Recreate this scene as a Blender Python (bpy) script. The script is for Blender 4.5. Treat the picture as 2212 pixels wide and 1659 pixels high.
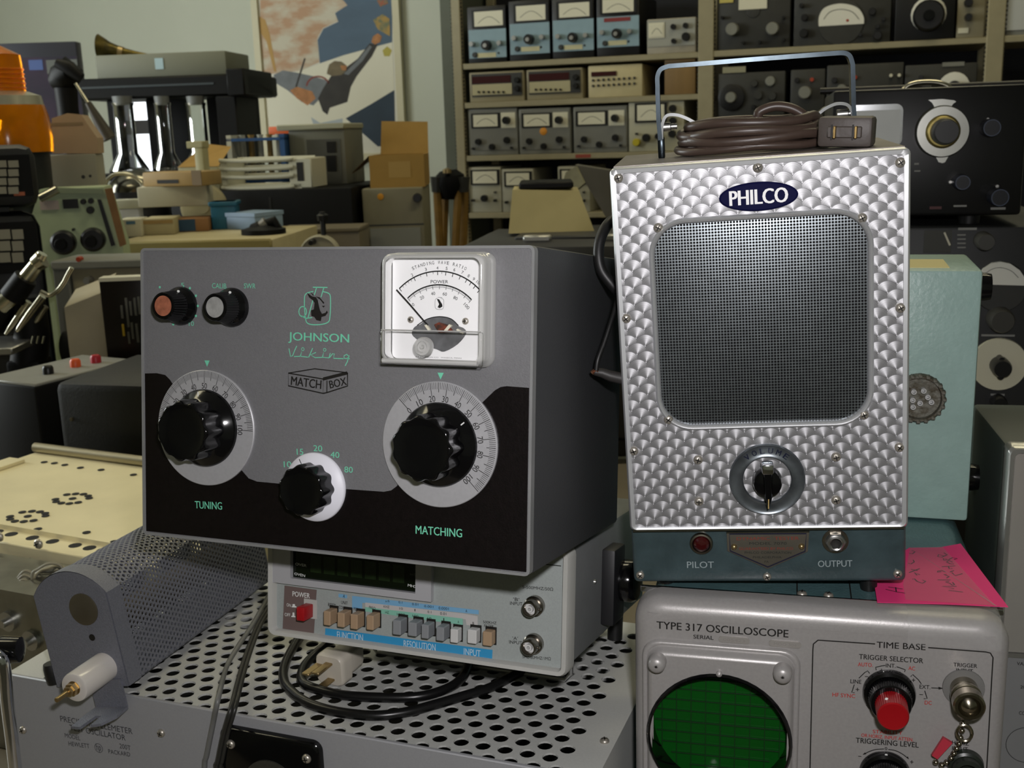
import bpy, bmesh, math, random
from mathutils import Vector, Matrix
random.seed(7)
for o in list(bpy.data.objects): bpy.data.objects.remove(o)
SC = bpy.context.scene
COL = SC.collection
rad = math.radians; sin = math.sin; cos = math.cos; PI = math.pi

# ---------------------------------------------------------------- camera
CX, CY, FPX, EYE = 1106.0, 829.5, 2406.7, 1.35
_p, _r = rad(12.77), rad(-1.78)
_fwd = Vector((0, cos(_p), -sin(_p))); _up0 = Vector((0, sin(_p), cos(_p))); _rt0 = Vector((1, 0, 0))
C_RT = _rt0*cos(_r) + _up0*sin(_r); C_UP = -_rt0*sin(_r) + _up0*cos(_r); C_FW = _fwd
cam = bpy.data.cameras.new('camera'); cam_o = bpy.data.objects.new('camera', cam); COL.objects.link(cam_o)
cam.sensor_width = 36; cam.lens = FPX*36/2212; cam.clip_start = .02
M = Matrix((C_RT, C_UP, -C_FW)).transposed().to_4x4(); M.translation = Vector((0, 0, EYE))
cam_o.matrix_world = M
cam.dof.use_dof = True; cam.dof.focus_distance = .64; cam.dof.aperture_fstop = 26
SC.camera = cam_o
# ---------------------------------------------------------------- world (overcast sky outside the windows), lights, exposure
W = bpy.data.worlds.new('overcast_sky'); SC.world = W; W.use_nodes = True
W.node_tree.nodes['Background'].inputs[0].default_value = (.92, .96, 1.0, 1)
W.node_tree.nodes['Background'].inputs[1].default_value = 2.5
SC.view_settings.view_transform = 'Standard'; SC.view_settings.look = 'None'
SC.view_settings.exposure = 0.0; SC.view_settings.gamma = 1.0; SC.view_settings.use_curve_mapping = False
def light(name, kind, loc, energy, color, target=None, **kw):
    l = bpy.data.lights.new(name, kind); l.energy = energy; l.color = color
    for k, v in kw.items(): setattr(l, k, v)
    o = bpy.data.objects.new(name, l); COL.objects.link(o); o.location = loc
    if target is not None: o.rotation_euler = (Vector(target)-Vector(loc)).to_track_quat('-Z', 'Y').to_euler()
    return o
# the camera's own flash, above and right of the lens
light('camera_flash', 'AREA', (.035, .01, EYE+.06), 3.6, (1, .97, .985), (.0, .9, EYE-.28), shape='RECTANGLE', size=.03, size_y=.018)
# ceiling fluorescents (fixtures are built below) and the daylight of the left-hand windows
CEIL = 3.0
TUBES = [(-1.6, 1.2), (.6, 1.6), (-1.2, 3.2), (1.0, 3.0)]
for i, (lx, ly) in enumerate(TUBES):
    light('fluorescent_light', 'AREA', (lx, ly, CEIL-.09), 8, (1, .9, .6), (lx, ly, 0), shape='RECTANGLE', size=1.2, size_y=.28)
light('window_daylight', 'AREA', (-3.64, 2.6, 1.9), 75, (.9, .96, .95), (1, 3.2, 1.3), shape='RECTANGLE', size=1.6, size_y=1.3)

# ---------------------------------------------------------------- helpers
def ray(px, py):
    return C_RT*((px-CX)/FPX) - C_UP*((py-CY)/FPX) + C_FW
def at(px, py, Y):
    d = ray(px, py); p = d*(Y/d.y); return Vector((p.x, p.y, p.z+EYE))
def atz(px, py, z):
    d = ray(px, py); p = d*((z-EYE)/d.z); return Vector((p.x, p.y, z))
class Fr:
    """local frame of a thing: origin at its front lower left corner, x right, y back, z up"""
    def __init__(s, o, rx=0, ry=0, rz=0):
        s.o = Vector(o); s.m = (Matrix.Rotation(rad(rz), 3, 'Z') @ Matrix.Rotation(rad(ry), 3, 'Y') @ Matrix.Rotation(rad(rx), 3, 'X'))
    def mat(s): m = s.m.to_4x4(); m.translation = s.o; return m
    def hit(s, px, py, axis, c):
        d = ray(px, py); n = s.m.col[axis]; e = Vector((0, 0, EYE))
        q = s.o + n*c
        p = e + d*(n.dot(q-e)/n.dot(d)); return s.m.transposed() @ (p-s.o)
    def f(s, px, py, y=0): p = s.hit(px, py, 1, y); return (p.x, p.z)
    def t(s, px, py, z=0): p = s.hit(px, py, 2, z); return (p.x, p.y)
    def r(s, px, py, x=0): p = s.hit(px, py, 0, x); return (p.y, p.z)
    def mpp(s, px, py): a = Vector(s.f(px, py)); b = Vector(s.f(px, py+10)); return (b-a).length/10
def lin(c):
    if isinstance(c, str): c = tuple(int(c[i:i+2], 16)/255 for i in (0, 2, 4))
    return tuple(x/12.92 if x <= .04045 else ((x+.055)/1.055)**2.4 for x in c) + (1,)
class NT:
    def __init__(s, name):
        s.mat = bpy.data.materials.new(name); s.mat.use_nodes = True; s.t = s.mat.node_tree; s.n = s.t.nodes
        s.n.clear(); s.out = s.n.new('ShaderNodeOutputMaterial')
    def new(s, kind, **kw):
        n = s.n.new(kind)
        for k, v in kw.items(): setattr(n, k, v)
        return n
    def link(s, a, b): s.t.links.new(a, b)
    def math(s, op, a, b=0.0, c=None):
        n = s.new('ShaderNodeMath', operation=op)
        for i, v in enumerate((a, b) if c is None else (a, b, c)):
            if isinstance(v, (int, float)): n.inputs[i].default_value = v
            else: s.link(v, n.inputs[i])
        return n.outputs[0]
MATS = {}
def mat(name, col, rough=.5, metal=0, var=0, vscale=30, bump=0, bscale=200, spec=.5, col2=None, trans=0, ior=1.45, emit=0, coat=0, stretch=None):
    """procedural principled material: noise colour variation and fine relief"""
    if name in MATS: return MATS[name]
    t = NT(name); p = t.new('ShaderNodeBsdfPrincipled'); t.link(p.outputs[0], t.out.inputs[0])
    c = lin(col)
    p.inputs['Base Color'].default_value = c; p.inputs['Roughness'].default_value = rough; p.inputs['Metallic'].default_value = metal
    p.inputs['Specular IOR Level'].default_value = spec; p.inputs['Transmission Weight'].default_value = trans; p.inputs['IOR'].default_value = ior
    p.inputs['Coat Weight'].default_value = coat
    tc = t.new('ShaderNodeTexCoord'); src = tc.outputs['Object']
    if stretch:
        mp = t.new('ShaderNodeMapping'); mp.inputs['Scale'].default_value = stretch; t.link(src, mp.inputs[0]); src = mp.outputs[0]
    if var or col2:
        no = t.new('ShaderNodeTexNoise'); no.inputs['Scale'].default_value = vscale; no.inputs['Detail'].default_value = 4; t.link(src, no.inputs[0])
        rp = t.new('ShaderNodeValToRGB'); t.link(no.outputs[0], rp.inputs[0])
        if col2: a, b = c, lin(col2); rp.color_ramp.elements[0].position = .4; rp.color_ramp.elements[1].position = .62
        else:
            a = tuple(x*(1-var) for x in c[:3])+(1,); b = tuple(min(1, x*(1+var)) for x in c[:3])+(1,)
            rp.color_ramp.elements[0].position = .3; rp.color_ramp.elements[1].position = .7
        rp.color_ramp.elements[0].color = a; rp.color_ramp.elements[1].color = b
        t.link(rp.outputs[0], p.inputs['Base Color'])
    if bump:
        nb = t.new('ShaderNodeTexNoise'); nb.inputs['Scale'].default_value = bscale; nb.inputs['Detail'].default_value = 3; t.link(src, nb.inputs[0])
        bp = t.new('ShaderNodeBump'); bp.inputs['Strength'].default_value = bump; bp.inputs['Distance'].default_value = .001
        t.link(nb.outputs[0], bp.inputs['Height']); t.link(bp.outputs[0], p.inputs['Normal'])
    if emit: p.inputs['Emission Color'].default_value = c; p.inputs['Emission Strength'].default_value = emit
    MATS[name] = t.mat; return t.mat
def clear_mat(name, tint=(1, 1, 1), rough=.02, ior=1.5, k=1.0, sheet=0):
    """clear plastic or thin glass: see-through with Fresnel gloss"""
    if name in MATS: return MATS[name]
    t = NT(name); tr = t.new('ShaderNodeBsdfTransparent'); tr.inputs[0].default_value = (*tint, 1)
    gl = t.new('ShaderNodeBsdfGlossy'); gl.inputs['Roughness'].default_value = rough
    fr = t.new('ShaderNodeFresnel'); fr.inputs[0].default_value = ior
    mx = t.new('ShaderNodeMixShader'); f = t.math('MULTIPLY', fr.outputs[0], k)
    t.link(f, mx.inputs[0]); t.link(tr.outputs[0], mx.inputs[1]); t.link(gl.outputs[0], mx.inputs[2])
    last = mx.outputs[0]
    if sheet:
        df = t.new('ShaderNodeBsdfDiffuse'); df.inputs[0].default_value = (.8, .8, .78, 1)
        m2 = t.new('ShaderNodeMixShader'); m2.inputs[0].default_value = sheet; t.link(last, m2.inputs[1]); t.link(df.outputs[0], m2.inputs[2]); last = m2.outputs[0]
    t.link(last, t.out.inputs[0]); MATS[name] = t.mat; return t.mat

class G:
    """collects one mesh"""
    def __init__(s): s.v = []; s.f = []
    def add(s, v, f):
        k = len(s.v); s.v += [tuple(p) for p in v]; s.f += [tuple(i+k for i in q) for q in f]; return s
    def box(s, x0, y0, z0, x1, y1, z1):
        return s.add([(x, y, z) for z in (z0, z1) for y in (y0, y1) for x in (x0, x1)],
                     [(0, 2, 3, 1), (4, 5, 7, 6), (0, 1, 5, 4), (2, 6, 7, 3), (0, 4, 6, 2), (1, 3, 7, 5)])
    def rbox(s, x0, y0, z0, x1, y1, z1, r=.002, seg=2):
        bm = bmesh.new(); bmesh.ops.create_cube(bm, size=1)
        for v in bm.verts: v.co = Vector(((x0+x1)/2+v.co.x*(x1-x0), (y0+y1)/2+v.co.y*(y1-y0), (z0+z1)/2+v.co.z*(z1-z0)))
        bmesh.ops.bevel(bm, geom=bm.edges[:], offset=r, segments=seg, affect='EDGES', profile=.5)
        bm.verts.ensure_lookup_table(); bm.verts.index_update()
        s.add([v.co[:] for v in bm.verts], [[v.index for v in f.verts] for f in bm.faces]); bm.free(); return s
    def loft(s, loops, cap0=True, cap1=True, close=True):
        n = len(loops[0]); v = [p for l in loops for p in l]; f = []
        for i in range(len(loops)-1):
            for j in range(n if close else n-1):
                k = (j+1) % n; f.append((i*n+j, i*n+k, (i+1)*n+k, (i+1)*n+j))
        if cap0: f.append(tuple(range(n-1, -1, -1)))
        if cap1: f.append(tuple((len(loops)-1)*n+j for j in range(n)))
        return s.add(v, f)
    def lathe(s, prof, c=(0, 0, 0), ax='-y', n=24, cap0=True, cap1=True, flute=None):
        """profile (radius, height) turned about an axis through c"""
        U = {'-y': ((1, 0, 0), (0, 0, 1), (0, -1, 0)), 'z': ((1, 0, 0), (0, 1, 0), (0, 0, 1)), 'x': ((0, 1, 0), (0, 0, 1), (1, 0, 0)), 'y': ((1, 0, 0), (0, 0, -1), (0, 1, 0))}
        a, b, d = (Vector(q) for q in (U[ax] if isinstance(ax, str) else ax)); c = Vector(c); L = []
        for pr in prof:
            r, h = pr[0], pr[1]; fl = pr[2] if len(pr) > 2 else 0
            L.append([c + d*h + (a*cos(2*PI*j/n)+b*sin(2*PI*j/n))*(r*(1-fl*(.5-.5*cos((flute or 1)*2*PI*j/n)))) for j in range(n)])
        return s.loft(L, cap0, cap1)
    def tube(s, pts, r, n=8, cap=True, flat=None):
        pts = [Vector(p) for p in pts]; L = []; prev = None
        for i, p in enumerate(pts):
            d = (pts[min(i+1, len(pts)-1)]-pts[max(i-1, 0)]).normalized()
            if prev is None:
                a = d.cross(Vector((0, 0, 1)));  a = a if a.length > .1 else d.cross(Vector((0, 1, 0)))
            else: a = prev - d*prev.dot(d)
            a.normalize(); prev = a; b = d.cross(a)
            rr = r[i] if isinstance(r, (list, tuple)) else r
            fx = flat or (1, 1)
            L.append([p + a*(cos(2*PI*j/n)*rr*fx[0]) + b*(sin(2*PI*j/n)*rr*fx[1]) for j in range(n)])
        return s.loft(L, cap, cap)
    def extr(s, poly, y0, y1):
        """prism of an xz outline between two depths"""
        return s.loft([[(x, y0, z) for x, z in poly], [(x, y1, z) for x, z in poly]])
    def ribbon(s, pts, w, y, close=False):
        pts = [Vector(p) for p in pts]; n = len(pts); v = []; f = []
        for i, p in enumerate(pts):
            a = pts[(i-1) % n] if (close or i) else p; b = pts[(i+1) % n] if (close or i < n-1) else p
            d = (b-a); d = d.normalized() if d.length > 0 else Vector((1, 0)); q = Vector((-d.y, d.x))*(w/2)
            v += [(p.x+q.x, y, p.y+q.y), (p.x-q.x, y, p.y-q.y)]
        for i in range(n if close else n-1):
            k = (i+1) % n; f.append((2*i, 2*k, 2*k+1, 2*i+1))
        return s.add(v, f)
    def disc(s, x, z, r, y, n=16): return s.add([(x+r*cos(2*PI*i/n), y, z+r*sin(2*PI*i/n)) for i in range(n)], [tuple(range(n))])
    def mesh(s, name, smooth=40):
        m = bpy.data.meshes.new(name); m.from_pydata(s.v, [], s.f); 
        bm = bmesh.new(); bm.from_mesh(m); bmesh.ops.recalc_face_normals(bm, faces=bm.faces[:]); bm.to_mesh(m); bm.free()
        if smooth:
            for p in m.polygons: p.use_smooth = True
            m.set_sharp_from_angle(angle=rad(smooth))
        return m
def rrect(x0, z0, x1, z1, r, k=6):
    P = []
    for cx, cz, a0 in ((x1-r, z1-r, 0), (x0+r, z1-r, 90), (x0+r, z0+r, 180), (x1-r, z0+r, 270)):
        for i in range(k+1): a = rad(a0+90*i/k); P.append((cx+r*cos(a), cz+r*sin(a)))
    return P
def catmull(P, k=6, close=False):
    P = [Vector(p) for p in P]; n = len(P); out = []
    for i in range(n if close else n-1):
        g = lambda j: P[j % n] if close else P[min(max(j, 0), n-1)]
        a, b, c, d = g(i-1), g(i), g(i+1), g(i+2)
        for q in range(k):
            t = q/k; out.append(.5*((2*b)+(c-a)*t+(2*a-5*b+4*c-d)*t*t+(3*b-a-3*c+d)*t**3))
    if not close: out.append(P[-1])
    return out
def obj(name, g, m, parent=None, smooth=40, label=None, kind=None):
    me = g.mesh(name, smooth) if isinstance(g, G) else g
    if m is not None and not me.materials: me.materials.append(m)
    o = bpy.data.objects.new(name, me); COL.objects.link(o)
    if parent: o.parent = parent
    if label: o['label'] = label
    if kind: o['kind'] = kind
    return o
def tag(o, label, cat, group=None):
    o['label'] = label; o['category'] = cat; o['kind'] = 'thing'
    if group: o['group'] = group
    return o
def thing(name, label, cat, fr=None, group=None):
    o = bpy.data.objects.new(name, None); COL.objects.link(o); o.empty_display_size = .05
    if fr is not None: o.matrix_world = fr.mat() if isinstance(fr, Fr) else fr
    return tag(o, label, cat, group)
def struct(name, g, m, smooth=0):
    o = obj(name, g, m, None, smooth); o['kind'] = 'structure'; return o
_TX = {}
def text_mesh(s, bold=0):
    if (s, bold) not in _TX:
        cu = bpy.data.curves.new('t', 'FONT'); cu.body = s; cu.resolution_u = 3; cu.offset = bold; cu.fill_mode = 'FRONT'
        o = bpy.data.objects.new('t', cu); COL.objects.link(o)
        me = bpy.data.meshes.new_from_object(o); bpy.data.objects.remove(o)
        V = [v.co.copy() for v in me.vertices]; F = [tuple(p.vertices) for p in me.polygons]
        _TX[s, bold] = (V, F)
    return _TX[s, bold]
def text_g(g, s, x, z, w, h, y=-.0003, ang=0, bold=0):
    """string s centred at (x, z) filling w by h (cap height), in the xz plane"""
    V, F = text_mesh(s)
    x0 = min(v.x for v in V); x1 = max(v.x for v in V); z0 = min(v.y for v in V); z1 = max(v.y for v in V)
    kx = (w/(x1-x0)) if w else h/(z1-z0); kz = h/(z1-z0); c, q = cos(ang), sin(ang); out = []
    for ic, sh in enumerate((-bold*h*.9, bold*h*.9) if bold else (0,)):
        out = []
        for v in V:
            a = (v.x-(x0+x1)/2)*kx+sh; b = (v.y-(z0+z1)/2)*kz
            out.append((x+a*c-b*q, y-ic*.00004, z+a*q+b*c))
        g.add(out, F)
    return g
def T(fr, parent, s, L, R, hpx, m, y=-.0003, name='lettering', bold=0):
    """lettering read off the photo: mid-height left and right ends and cap height in pixels"""
    a = Vector(fr.f(*L, y)); b = Vector(fr.f(*R, y)); d = b-a
    h = hpx*fr.mpp((L[0]+R[0])/2, (L[1]+R[1])/2)
    return obj(name, text_g(G(), s, (a.x+b.x)/2, (a.y+b.y)/2, d.length, h, y, math.atan2(d.y, d.x), bold), m, parent, 0)
def crop(x0, y0, s): return lambda *P: [(x0+x/s, y0+y/s) for x, y in P]
def screw(parent, x, z, r=.0024, y=0, m=None, name='screw', ax='-y', c=None):
    key = ('screw', round(r, 5), ax)
    if key not in _TX:
        g = G(); n = 14
        g.lathe([(r, 0), (r, .25*r), (r*.82, .55*r), (r*.5, .72*r), (.001*r, .78*r)], ax=ax, n=n)
        _TX[key] = g.mesh('screw', 50); _TX[key].materials.append(m or MATS['screw_steel'])
        d = G()
        h = .8*r
        for a in (0.6, 0.6+PI/2):
            pts = [(-.6*r, -.12*r), (.6*r, -.12*r), (.6*r, .12*r), (-.6*r, .12*r)]
            q = [(p[0]*cos(a)-p[1]*sin(a), p[0]*sin(a)+p[1]*cos(a)) for p in pts]
            d.add([(u, -h, w) if ax == '-y' else (u, w, h) for u, w in q], [(0, 1, 2, 3)])
        _TX[key, 's'] = d.mesh('slot', 0); _TX[key, 's'].materials.append(MATS['slot_dark'])
    o = bpy.data.objects.new(name, _TX[key]); COL.objects.link(o); o.parent = parent; o.location = c or (x, y, z)
    s_ = bpy.data.objects.new('slot', _TX[key, 's']); COL.objects.link(s_); s_.parent = o
    a = random.uniform(0, 3); o.rotation_euler = (0, a, 0) if ax == '-y' else (0, 0, a)
    return o
def copy_tree(o, parent=None):
    c = o.copy(); COL.objects.link(c)
    if parent: c.parent = parent
    for ch in list(o.children): copy_tree(ch, c)
    return c
# shared materials
mat('screw_steel', 'b9b3a8', .38, .75, var=.12); mat('slot_dark', '15130f', .6)
CHROME = mat('chrome', 'd8dade', .12, 1, var=.06, vscale=80); STEEL = mat('steel', 'b4b4b2', .35, 1, var=.1); BRASS = mat('brass', 'a48f66', .34, .9, var=.15)
BLACK = mat('black_bakelite', '0a0a0b', .12, spec=.5, var=.2); BLACKM = mat('black_matte', '050505', .55, spec=.25, var=.2); RUBBER = mat('black_rubber', '171717', .45, bump=.1)
WHITE = mat('white_paint', 'd9d9d6', .4, var=.03); MINT = mat('mint_ink', '6fc7a6', .6); INK = mat('black_ink', '14120f', .6); WINK = mat('white_ink', 'dcdedb', .6); REDINK = mat('red_ink', 'b0322c', .6)
# ================================================================ room
SHY = -19.0
SH = Fr((-.1661, 4.2, 0), 0, 0, SHY)                 # shelving front plane; local x along the shelves
WY = .46                                              # wall plane behind the shelves
WALL = mat('wall_paint', 'bec1b1', .7, var=.03, vscale=3, bump=.05, bscale=60)
FLOOR = mat('vinyl_floor', '6d675c', .4, var=.12, vscale=8); CEILM = mat('ceiling_tile', 'c9c8c0', .8, var=.05, vscale=5)
struct('floor', G().box(-3.6, -2.7, -.1, 3.6, 6.6, 0), FLOOR); struct('ceiling', G().box(-3.6, -2.7, CEIL, 3.6, 6.6, CEIL+.1), CEILM)
struct('wall_left', G().box(-3.6, -2.7, 0, -3.4, 1.8, CEIL).box(-3.6, 3.4, 0, -3.4, 6.6, CEIL).box(-3.6, 1.8, 0, -3.4, 3.4, 1.25).box(-3.6, 1.8, 2.55, -3.4, 3.4, CEIL), WALL); struct('wall_right', G().box(3.4, -2.7, 0, 3.6, 6.6, CEIL), WALL); struct('wall_front', G().box(-3.6, -2.7, 0, 3.6, -2.5, CEIL), WALL)
wx0, wz1 = SH.f(236, 205, WY); wx1, wz0 = SH.f(338, 420, WY); wz0 = min(wz0, .95)
g = G()
for x0, x1, z0, z1 in ((-5, wx0, 0, CEIL), (wx1, 5, 0, CEIL), (wx0, wx1, 0, wz0), (wx0, wx1, wz1, CEIL)): g.box(x0, WY, z0, x1, WY+.15, z1)
wb = struct('wall_back', g, WALL); wb.matrix_world = SH.mat()
win = struct('window_1', G().box(wx0, WY+.02, wz1-.03, wx1, WY+.12, wz1).box(wx0, WY+.02, wz0, wx1, WY+.12, wz0+.03).box(wx0, WY+.02, wz0, wx0+.012, WY+.12, wz1).box(wx1-.012, WY+.02, wz0, wx1, WY+.12, wz1), mat('window_frame_dark', '2a2723', .5)); win.matrix_world = SH.mat()
zm = SH.f(280, 266, WY)[1]; zn = zm-.05
obj('transom', G().box(wx0, WY+.03, zn, wx1, WY+.1, zm+.012), MATS['window_frame_dark'], win, 0)
for u, v in ((wz0+.03, zn), (zm+.012, wz1-.03)): obj('pane', G().box(wx0+.012, WY+.06, u, wx1-.012, WY+.064, v), clear_mat('window_glass', k=.7), win, 0)
cx0 = SH.f(958, 200, .06)[0]; cx1 = SH.f(984, 200, .06)[0]
col = struct('trim_1', G().box(cx0, .06, 0, cx1, WY, CEIL), mat('column_paint', '5a5e52', .7, var=.03)); col.matrix_world = SH.mat()
for i, (lx, ly) in enumerate(TUBES):
    f = thing('ceiling_light', ('fluorescent ceiling fixture over the left of the near workbench', 'fluorescent ceiling fixture over the right of the near workbench', 'fluorescent ceiling fixture over the back bench at the left', 'fluorescent ceiling fixture nearest the shelving')[i], 'ceiling light', Matrix.Translation((lx, ly, CEIL-.08)), 'fluorescent ceiling fixtures')
    obj('housing', G().rbox(-.63, -.17, .02, .63, .17, .08, .01), WHITE, f); obj('reflector', G().box(-.6, -.15, .005, .6, .15, .02), WHITE, f, 0)
# window in the left wall that lets the daylight in
w2 = struct('window_2', G().box(-3.41, 1.75, 1.2, -3.37, 1.8, 2.6).box(-3.41, 3.4, 1.2, -3.37, 3.45, 2.6).box(-3.41, 1.75, 1.2, -3.37, 3.45, 1.25).box(-3.41, 1.75, 2.55, -3.37, 3.45, 2.6).box(-3.41, 2.57, 1.2, -3.37, 2.63, 2.6), MATS['window_frame_dark'])
# ---------------------------------------------------------------- benches
WOOD = mat('bench_laminate', '7d7464', .5, var=.1, vscale=6); LEGM = mat('bench_leg_steel', '3c3e40', .5, .6)
def bench(name, label, x0, y0, x1, y1, z, m=None, th=.035):
    b = thing(name, label, 'bench', Matrix.Translation((x0, y0, 0)))
    obj('top', G().rbox(0, 0, z-th, x1-x0, y1-y0, z, .004, 1), m or WOOD, b)
    for x in (.06, x1-x0-.06):
        for y in (.06, y1-y0-.06): obj('leg', G().rbox(x-.025, y-.025, 0, x+.025, y+.025, z-th, .003, 1), LEGM, b)
    return b
BZ = 1.35-.590
bench('workbench', 'near workbench under the stacked test gear', -1.35, .40, 1.55, 1.93, BZ)
# ================================================================ antenna tuner (grey and black, tilted back on the counter)
MB = Fr((-.2343, .6644, 1.35-.2399), -9.11, -.89, -22.01)
MW, MD, MH = .26, .168, .1787
tuner = thing('antenna_tuner', 'grey and black antenna tuner with two large dials and a white meter', 'antenna tuner', MB)
GREY = mat('tuner_grey_enamel', '6f6f71', .42, var=.05, vscale=700, bump=.25, bscale=1500)
CASEG = mat('tuner_case_grey', '3a3b3d', .5, var=.05, vscale=500, bump=.25, bscale=1200)
BLKP = mat('tuner_black_enamel', '0c0708', .35, var=.3, vscale=300, bump=.1, bscale=900)
EDGE = mat('bare_edge_grey', '8f9090', .4, metal=.3, var=.1)
DIALS = mat('dial_aluminium', 'bcbcbf', .4, metal=.4, var=.04, vscale=400)
g = G(); g.rbox(0, .003, 0, MW, MD, MH, .0025); obj('case', g, CASEG, tuner)
g = G(); P0 = rrect(.0, .0, MW, MH, .003, 3); P1 = rrect(.0016, .0016, MW-.0016, MH-.0016, .002, 3)
g.loft([[(x, .004, z) for x, z in P0], [(x, -.0012, z) for x, z in P0], [(x, -.0012, z) for x, z in P1], [(x, .002, z) for x, z in P1]], False, False)
obj('front_rim', g, EDGE, tuner, 30)
g = G(); g.box(.0014, -.0004, .0014, MW-.0014, .003, MH-.0014); obj('front_panel', g, GREY, tuner, 0)
# lower black field, its outline read from the photo
out = [(300, 806), (340, 806), (358, 810), (368, 820), (420, 900), (525, 1018), (538, 1033), (556, 1040), (610, 1045), (690, 1052), (830, 1062), (846, 1059), (858, 1050), (900, 990), (1044, 868), (1070, 843), (1082, 836), (1095, 834), (1152, 838)]
poly = [MB.f(*p) for p in out]
poly = [(min(max(x, .0022), MW-.0022), z) for x, z in poly] + [(MW-.0022, .0022), (.0022, .0022)]
g = G(); g.extr(poly, -.0006, -.0002); obj('black_field', g, BLKP, tuner, 0)
def fluted(parent, c, r, h, n=11, name='knob', base=0, m=None, rim=.88, fl=.10):
    """Bakelite knob with scalloped side and dished front"""
    g = G(); x, y, z = c
    g.lathe([(r*1.0, base, fl), (r*1.0, h*.86, fl), (r*.98, h*.95, fl*.8), (r*.92, h, fl*.4), (r*rim, h*1.0), (r*(rim-.04), h*.985), (r*.66, h*.93), (r*.5, h*.925), (.0001, h*.925)], (x, y, z), '-y', n*8, flute=n)
    return obj(name, g, m or BLACK, parent, 40)
def big_dial(c, zero, name, numbers, mark_ang):
    x, z = c; R = .0352
    g = G(); g.lathe([(R, 0), (R, .0012), (R-.0004, .0016), (.0255, .0019), (.002, .0019)], (x, -.0006, z), '-y', 96)
    d = obj(name, g, DIALS, tuner, 30)
    g = G(); y = -.00265
    for u in range(101):
        a = rad(zero + 1.8*u); l = .0075 if u % 10 == 0 else (.0055 if u % 5 == 0 else .0038); w = .00032 if u % 5 == 0 else .0002
        r1 = R-.0006
        p = [(x+sin(a)*(r1-l), z+cos(a)*(r1-l)), (x+sin(a)*r1, z+cos(a)*r1)]
        yy = y
        g.ribbon(p, w, yy)
    obj('graduation_marks', g, INK, d, 0)
    for u in numbers:
        a = rad(zero+1.8*u); rr = .0256
        obj('dial_number', text_g(G(), str(u), x+sin(a)*rr, z+cos(a)*rr, .0019*len(str(u)), .0034, y, -a), INK, d, 0)
    g = G(); g.lathe([(.0236, 0), (.0236, .0015), (.0226, .0030), (.0185, .0052), (.0165, .0075)], (x, -.0022, z), '-y', 64, cap0=False, cap1=False); obj('dial_skirt', g, BLACK, d)
    a = rad(mark_ang); g = G(); g.ribbon([(x+sin(a)*.0195, z+cos(a)*.0195), (x+sin(a)*.0222, z+cos(a)*.0222)], .0007, -.0068); obj('index_line', g, WINK, d, 0)
    fluted(d, (x, -.0085, z), .0184, .0160, 11)
    return d
big_dial((.0484, .0699), -90, 'tuning_dial', (0, 10, 20, 30, 40, 50, 60, 70, 80, 90, 100), -4)
big_dial((.2052, .0690), -45, 'matching_dial', (0, 10, 20, 30, 40, 50, 60, 70, 80, 90, 100), 52)
# band switch: white flared skirt and fluted knob
x, z = .1252, .0392
g = G(); g.lathe([(.0203, 0), (.0203, .0012), (.0196, .0022), (.0135, .0042), (.008, .005)], (x, -.0006, z), '-y', 64); bs = obj('band_switch', g, mat('white_skirt', 'dcdce4', .45), tuner)
g = G(); a = rad(-28); g.ribbon([(x+sin(a)*.013, z+cos(a)*.013), (x+sin(a)*.0185, z+cos(a)*.0185)], .0004, -.0045); obj('index_line', g, INK, bs, 0)
fluted(bs, (x, -.0045, z), .0150, .0125, 11, fl=.09)
def small_knob(c, cap, name):
    x, z = c; g = G()
    g.lathe([(.0118, 0), (.0118, .0012), (.0112, .003), (.0098, .0045), (.0092, .0055)], (x, -.0006, z), '-y', 40, cap1=False)
    g.lathe([(.0094, .0055, .05), (.0082, .0165, .05)], (x, -.0006, z), '-y', 120, flute=40, cap0=False, cap1=False)
    g.lathe([(.0082, .0165), (.0078, .0172), (.0066, .0174), (.0064, .0166), (.0001, .0166)], (x, -.0006, z), '-y', 40, cap0=False)
    k = obj(name, g, BLACK, tuner)
    g = G(); g.lathe([(.0061, 0), (.0061, .0004), (.0001, .0005)], (x, -.0172, z), '-y', 32); obj('cap_insert', g, cap, k, 60)
    g = G(); g.lathe([(.0008, 0), (.0008, .0006), (.0001, .0009)], (x+.004, -.008, z+.0088), '-y', 10); obj('index_dot', g, WINK, k)
small_knob(MB.f(393, 661), mat('knob_cap_rust', '9a5d45', .55, var=.25, vscale=300, bump=.3), 'sensitivity_knob')
small_knob(MB.f(503, 664), mat('spun_aluminium', 'd0d0d0', .35, .6, var=.25, vscale=160), 'selector_knob')
# panel print
for p in [(347, 620.5), (412, 622.5), (425, 639), (429, 661), (425, 682.5), (376, 700.5)]:
    x, z = MB.f(*p); g = G(); g.disc(x, z, .0008, -.0008, 10); obj('scale_dot', g, MINT, tuner, 0)
T(MB, tuner, '5', (391, 616), (398, 616), 10, MINT, -.0008); T(MB, tuner, '10', (408, 699), (419, 699), 10, MINT, -.0008)
T(MB, tuner, 'CALIB', (458, 617), (489, 618), 11, MINT, -.0008); T(MB, tuner, 'SWR', (527, 617.5), (552, 618), 11, MINT, -.0008)
T(MB, tuner, 'TUNING', (421, 1090), (479.5, 1093), 16, MINT, -.0009, bold=.02); T(MB, tuner, 'MATCHING', (898, 1144), (998, 1152), 18, MINT, -.0009, bold=.02)
for s, L, R in (('10', (613, 1003), (629, 1003)), ('15', (641, 976), (655, 976)), ('20', (677, 968), (696, 969)), ('40', (714, 982), (733, 983)), ('80', (744, 1014), (762, 1015))):
    T(MB, tuner, s, L, R, 13, MINT, -.0008, bold=.015)
T(MB, tuner, 'JOHNSON', (623, 729), (754, 734), 24, MINT, -.0008, bold=.02)
c = crop(300, 520, 4.254)
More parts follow.
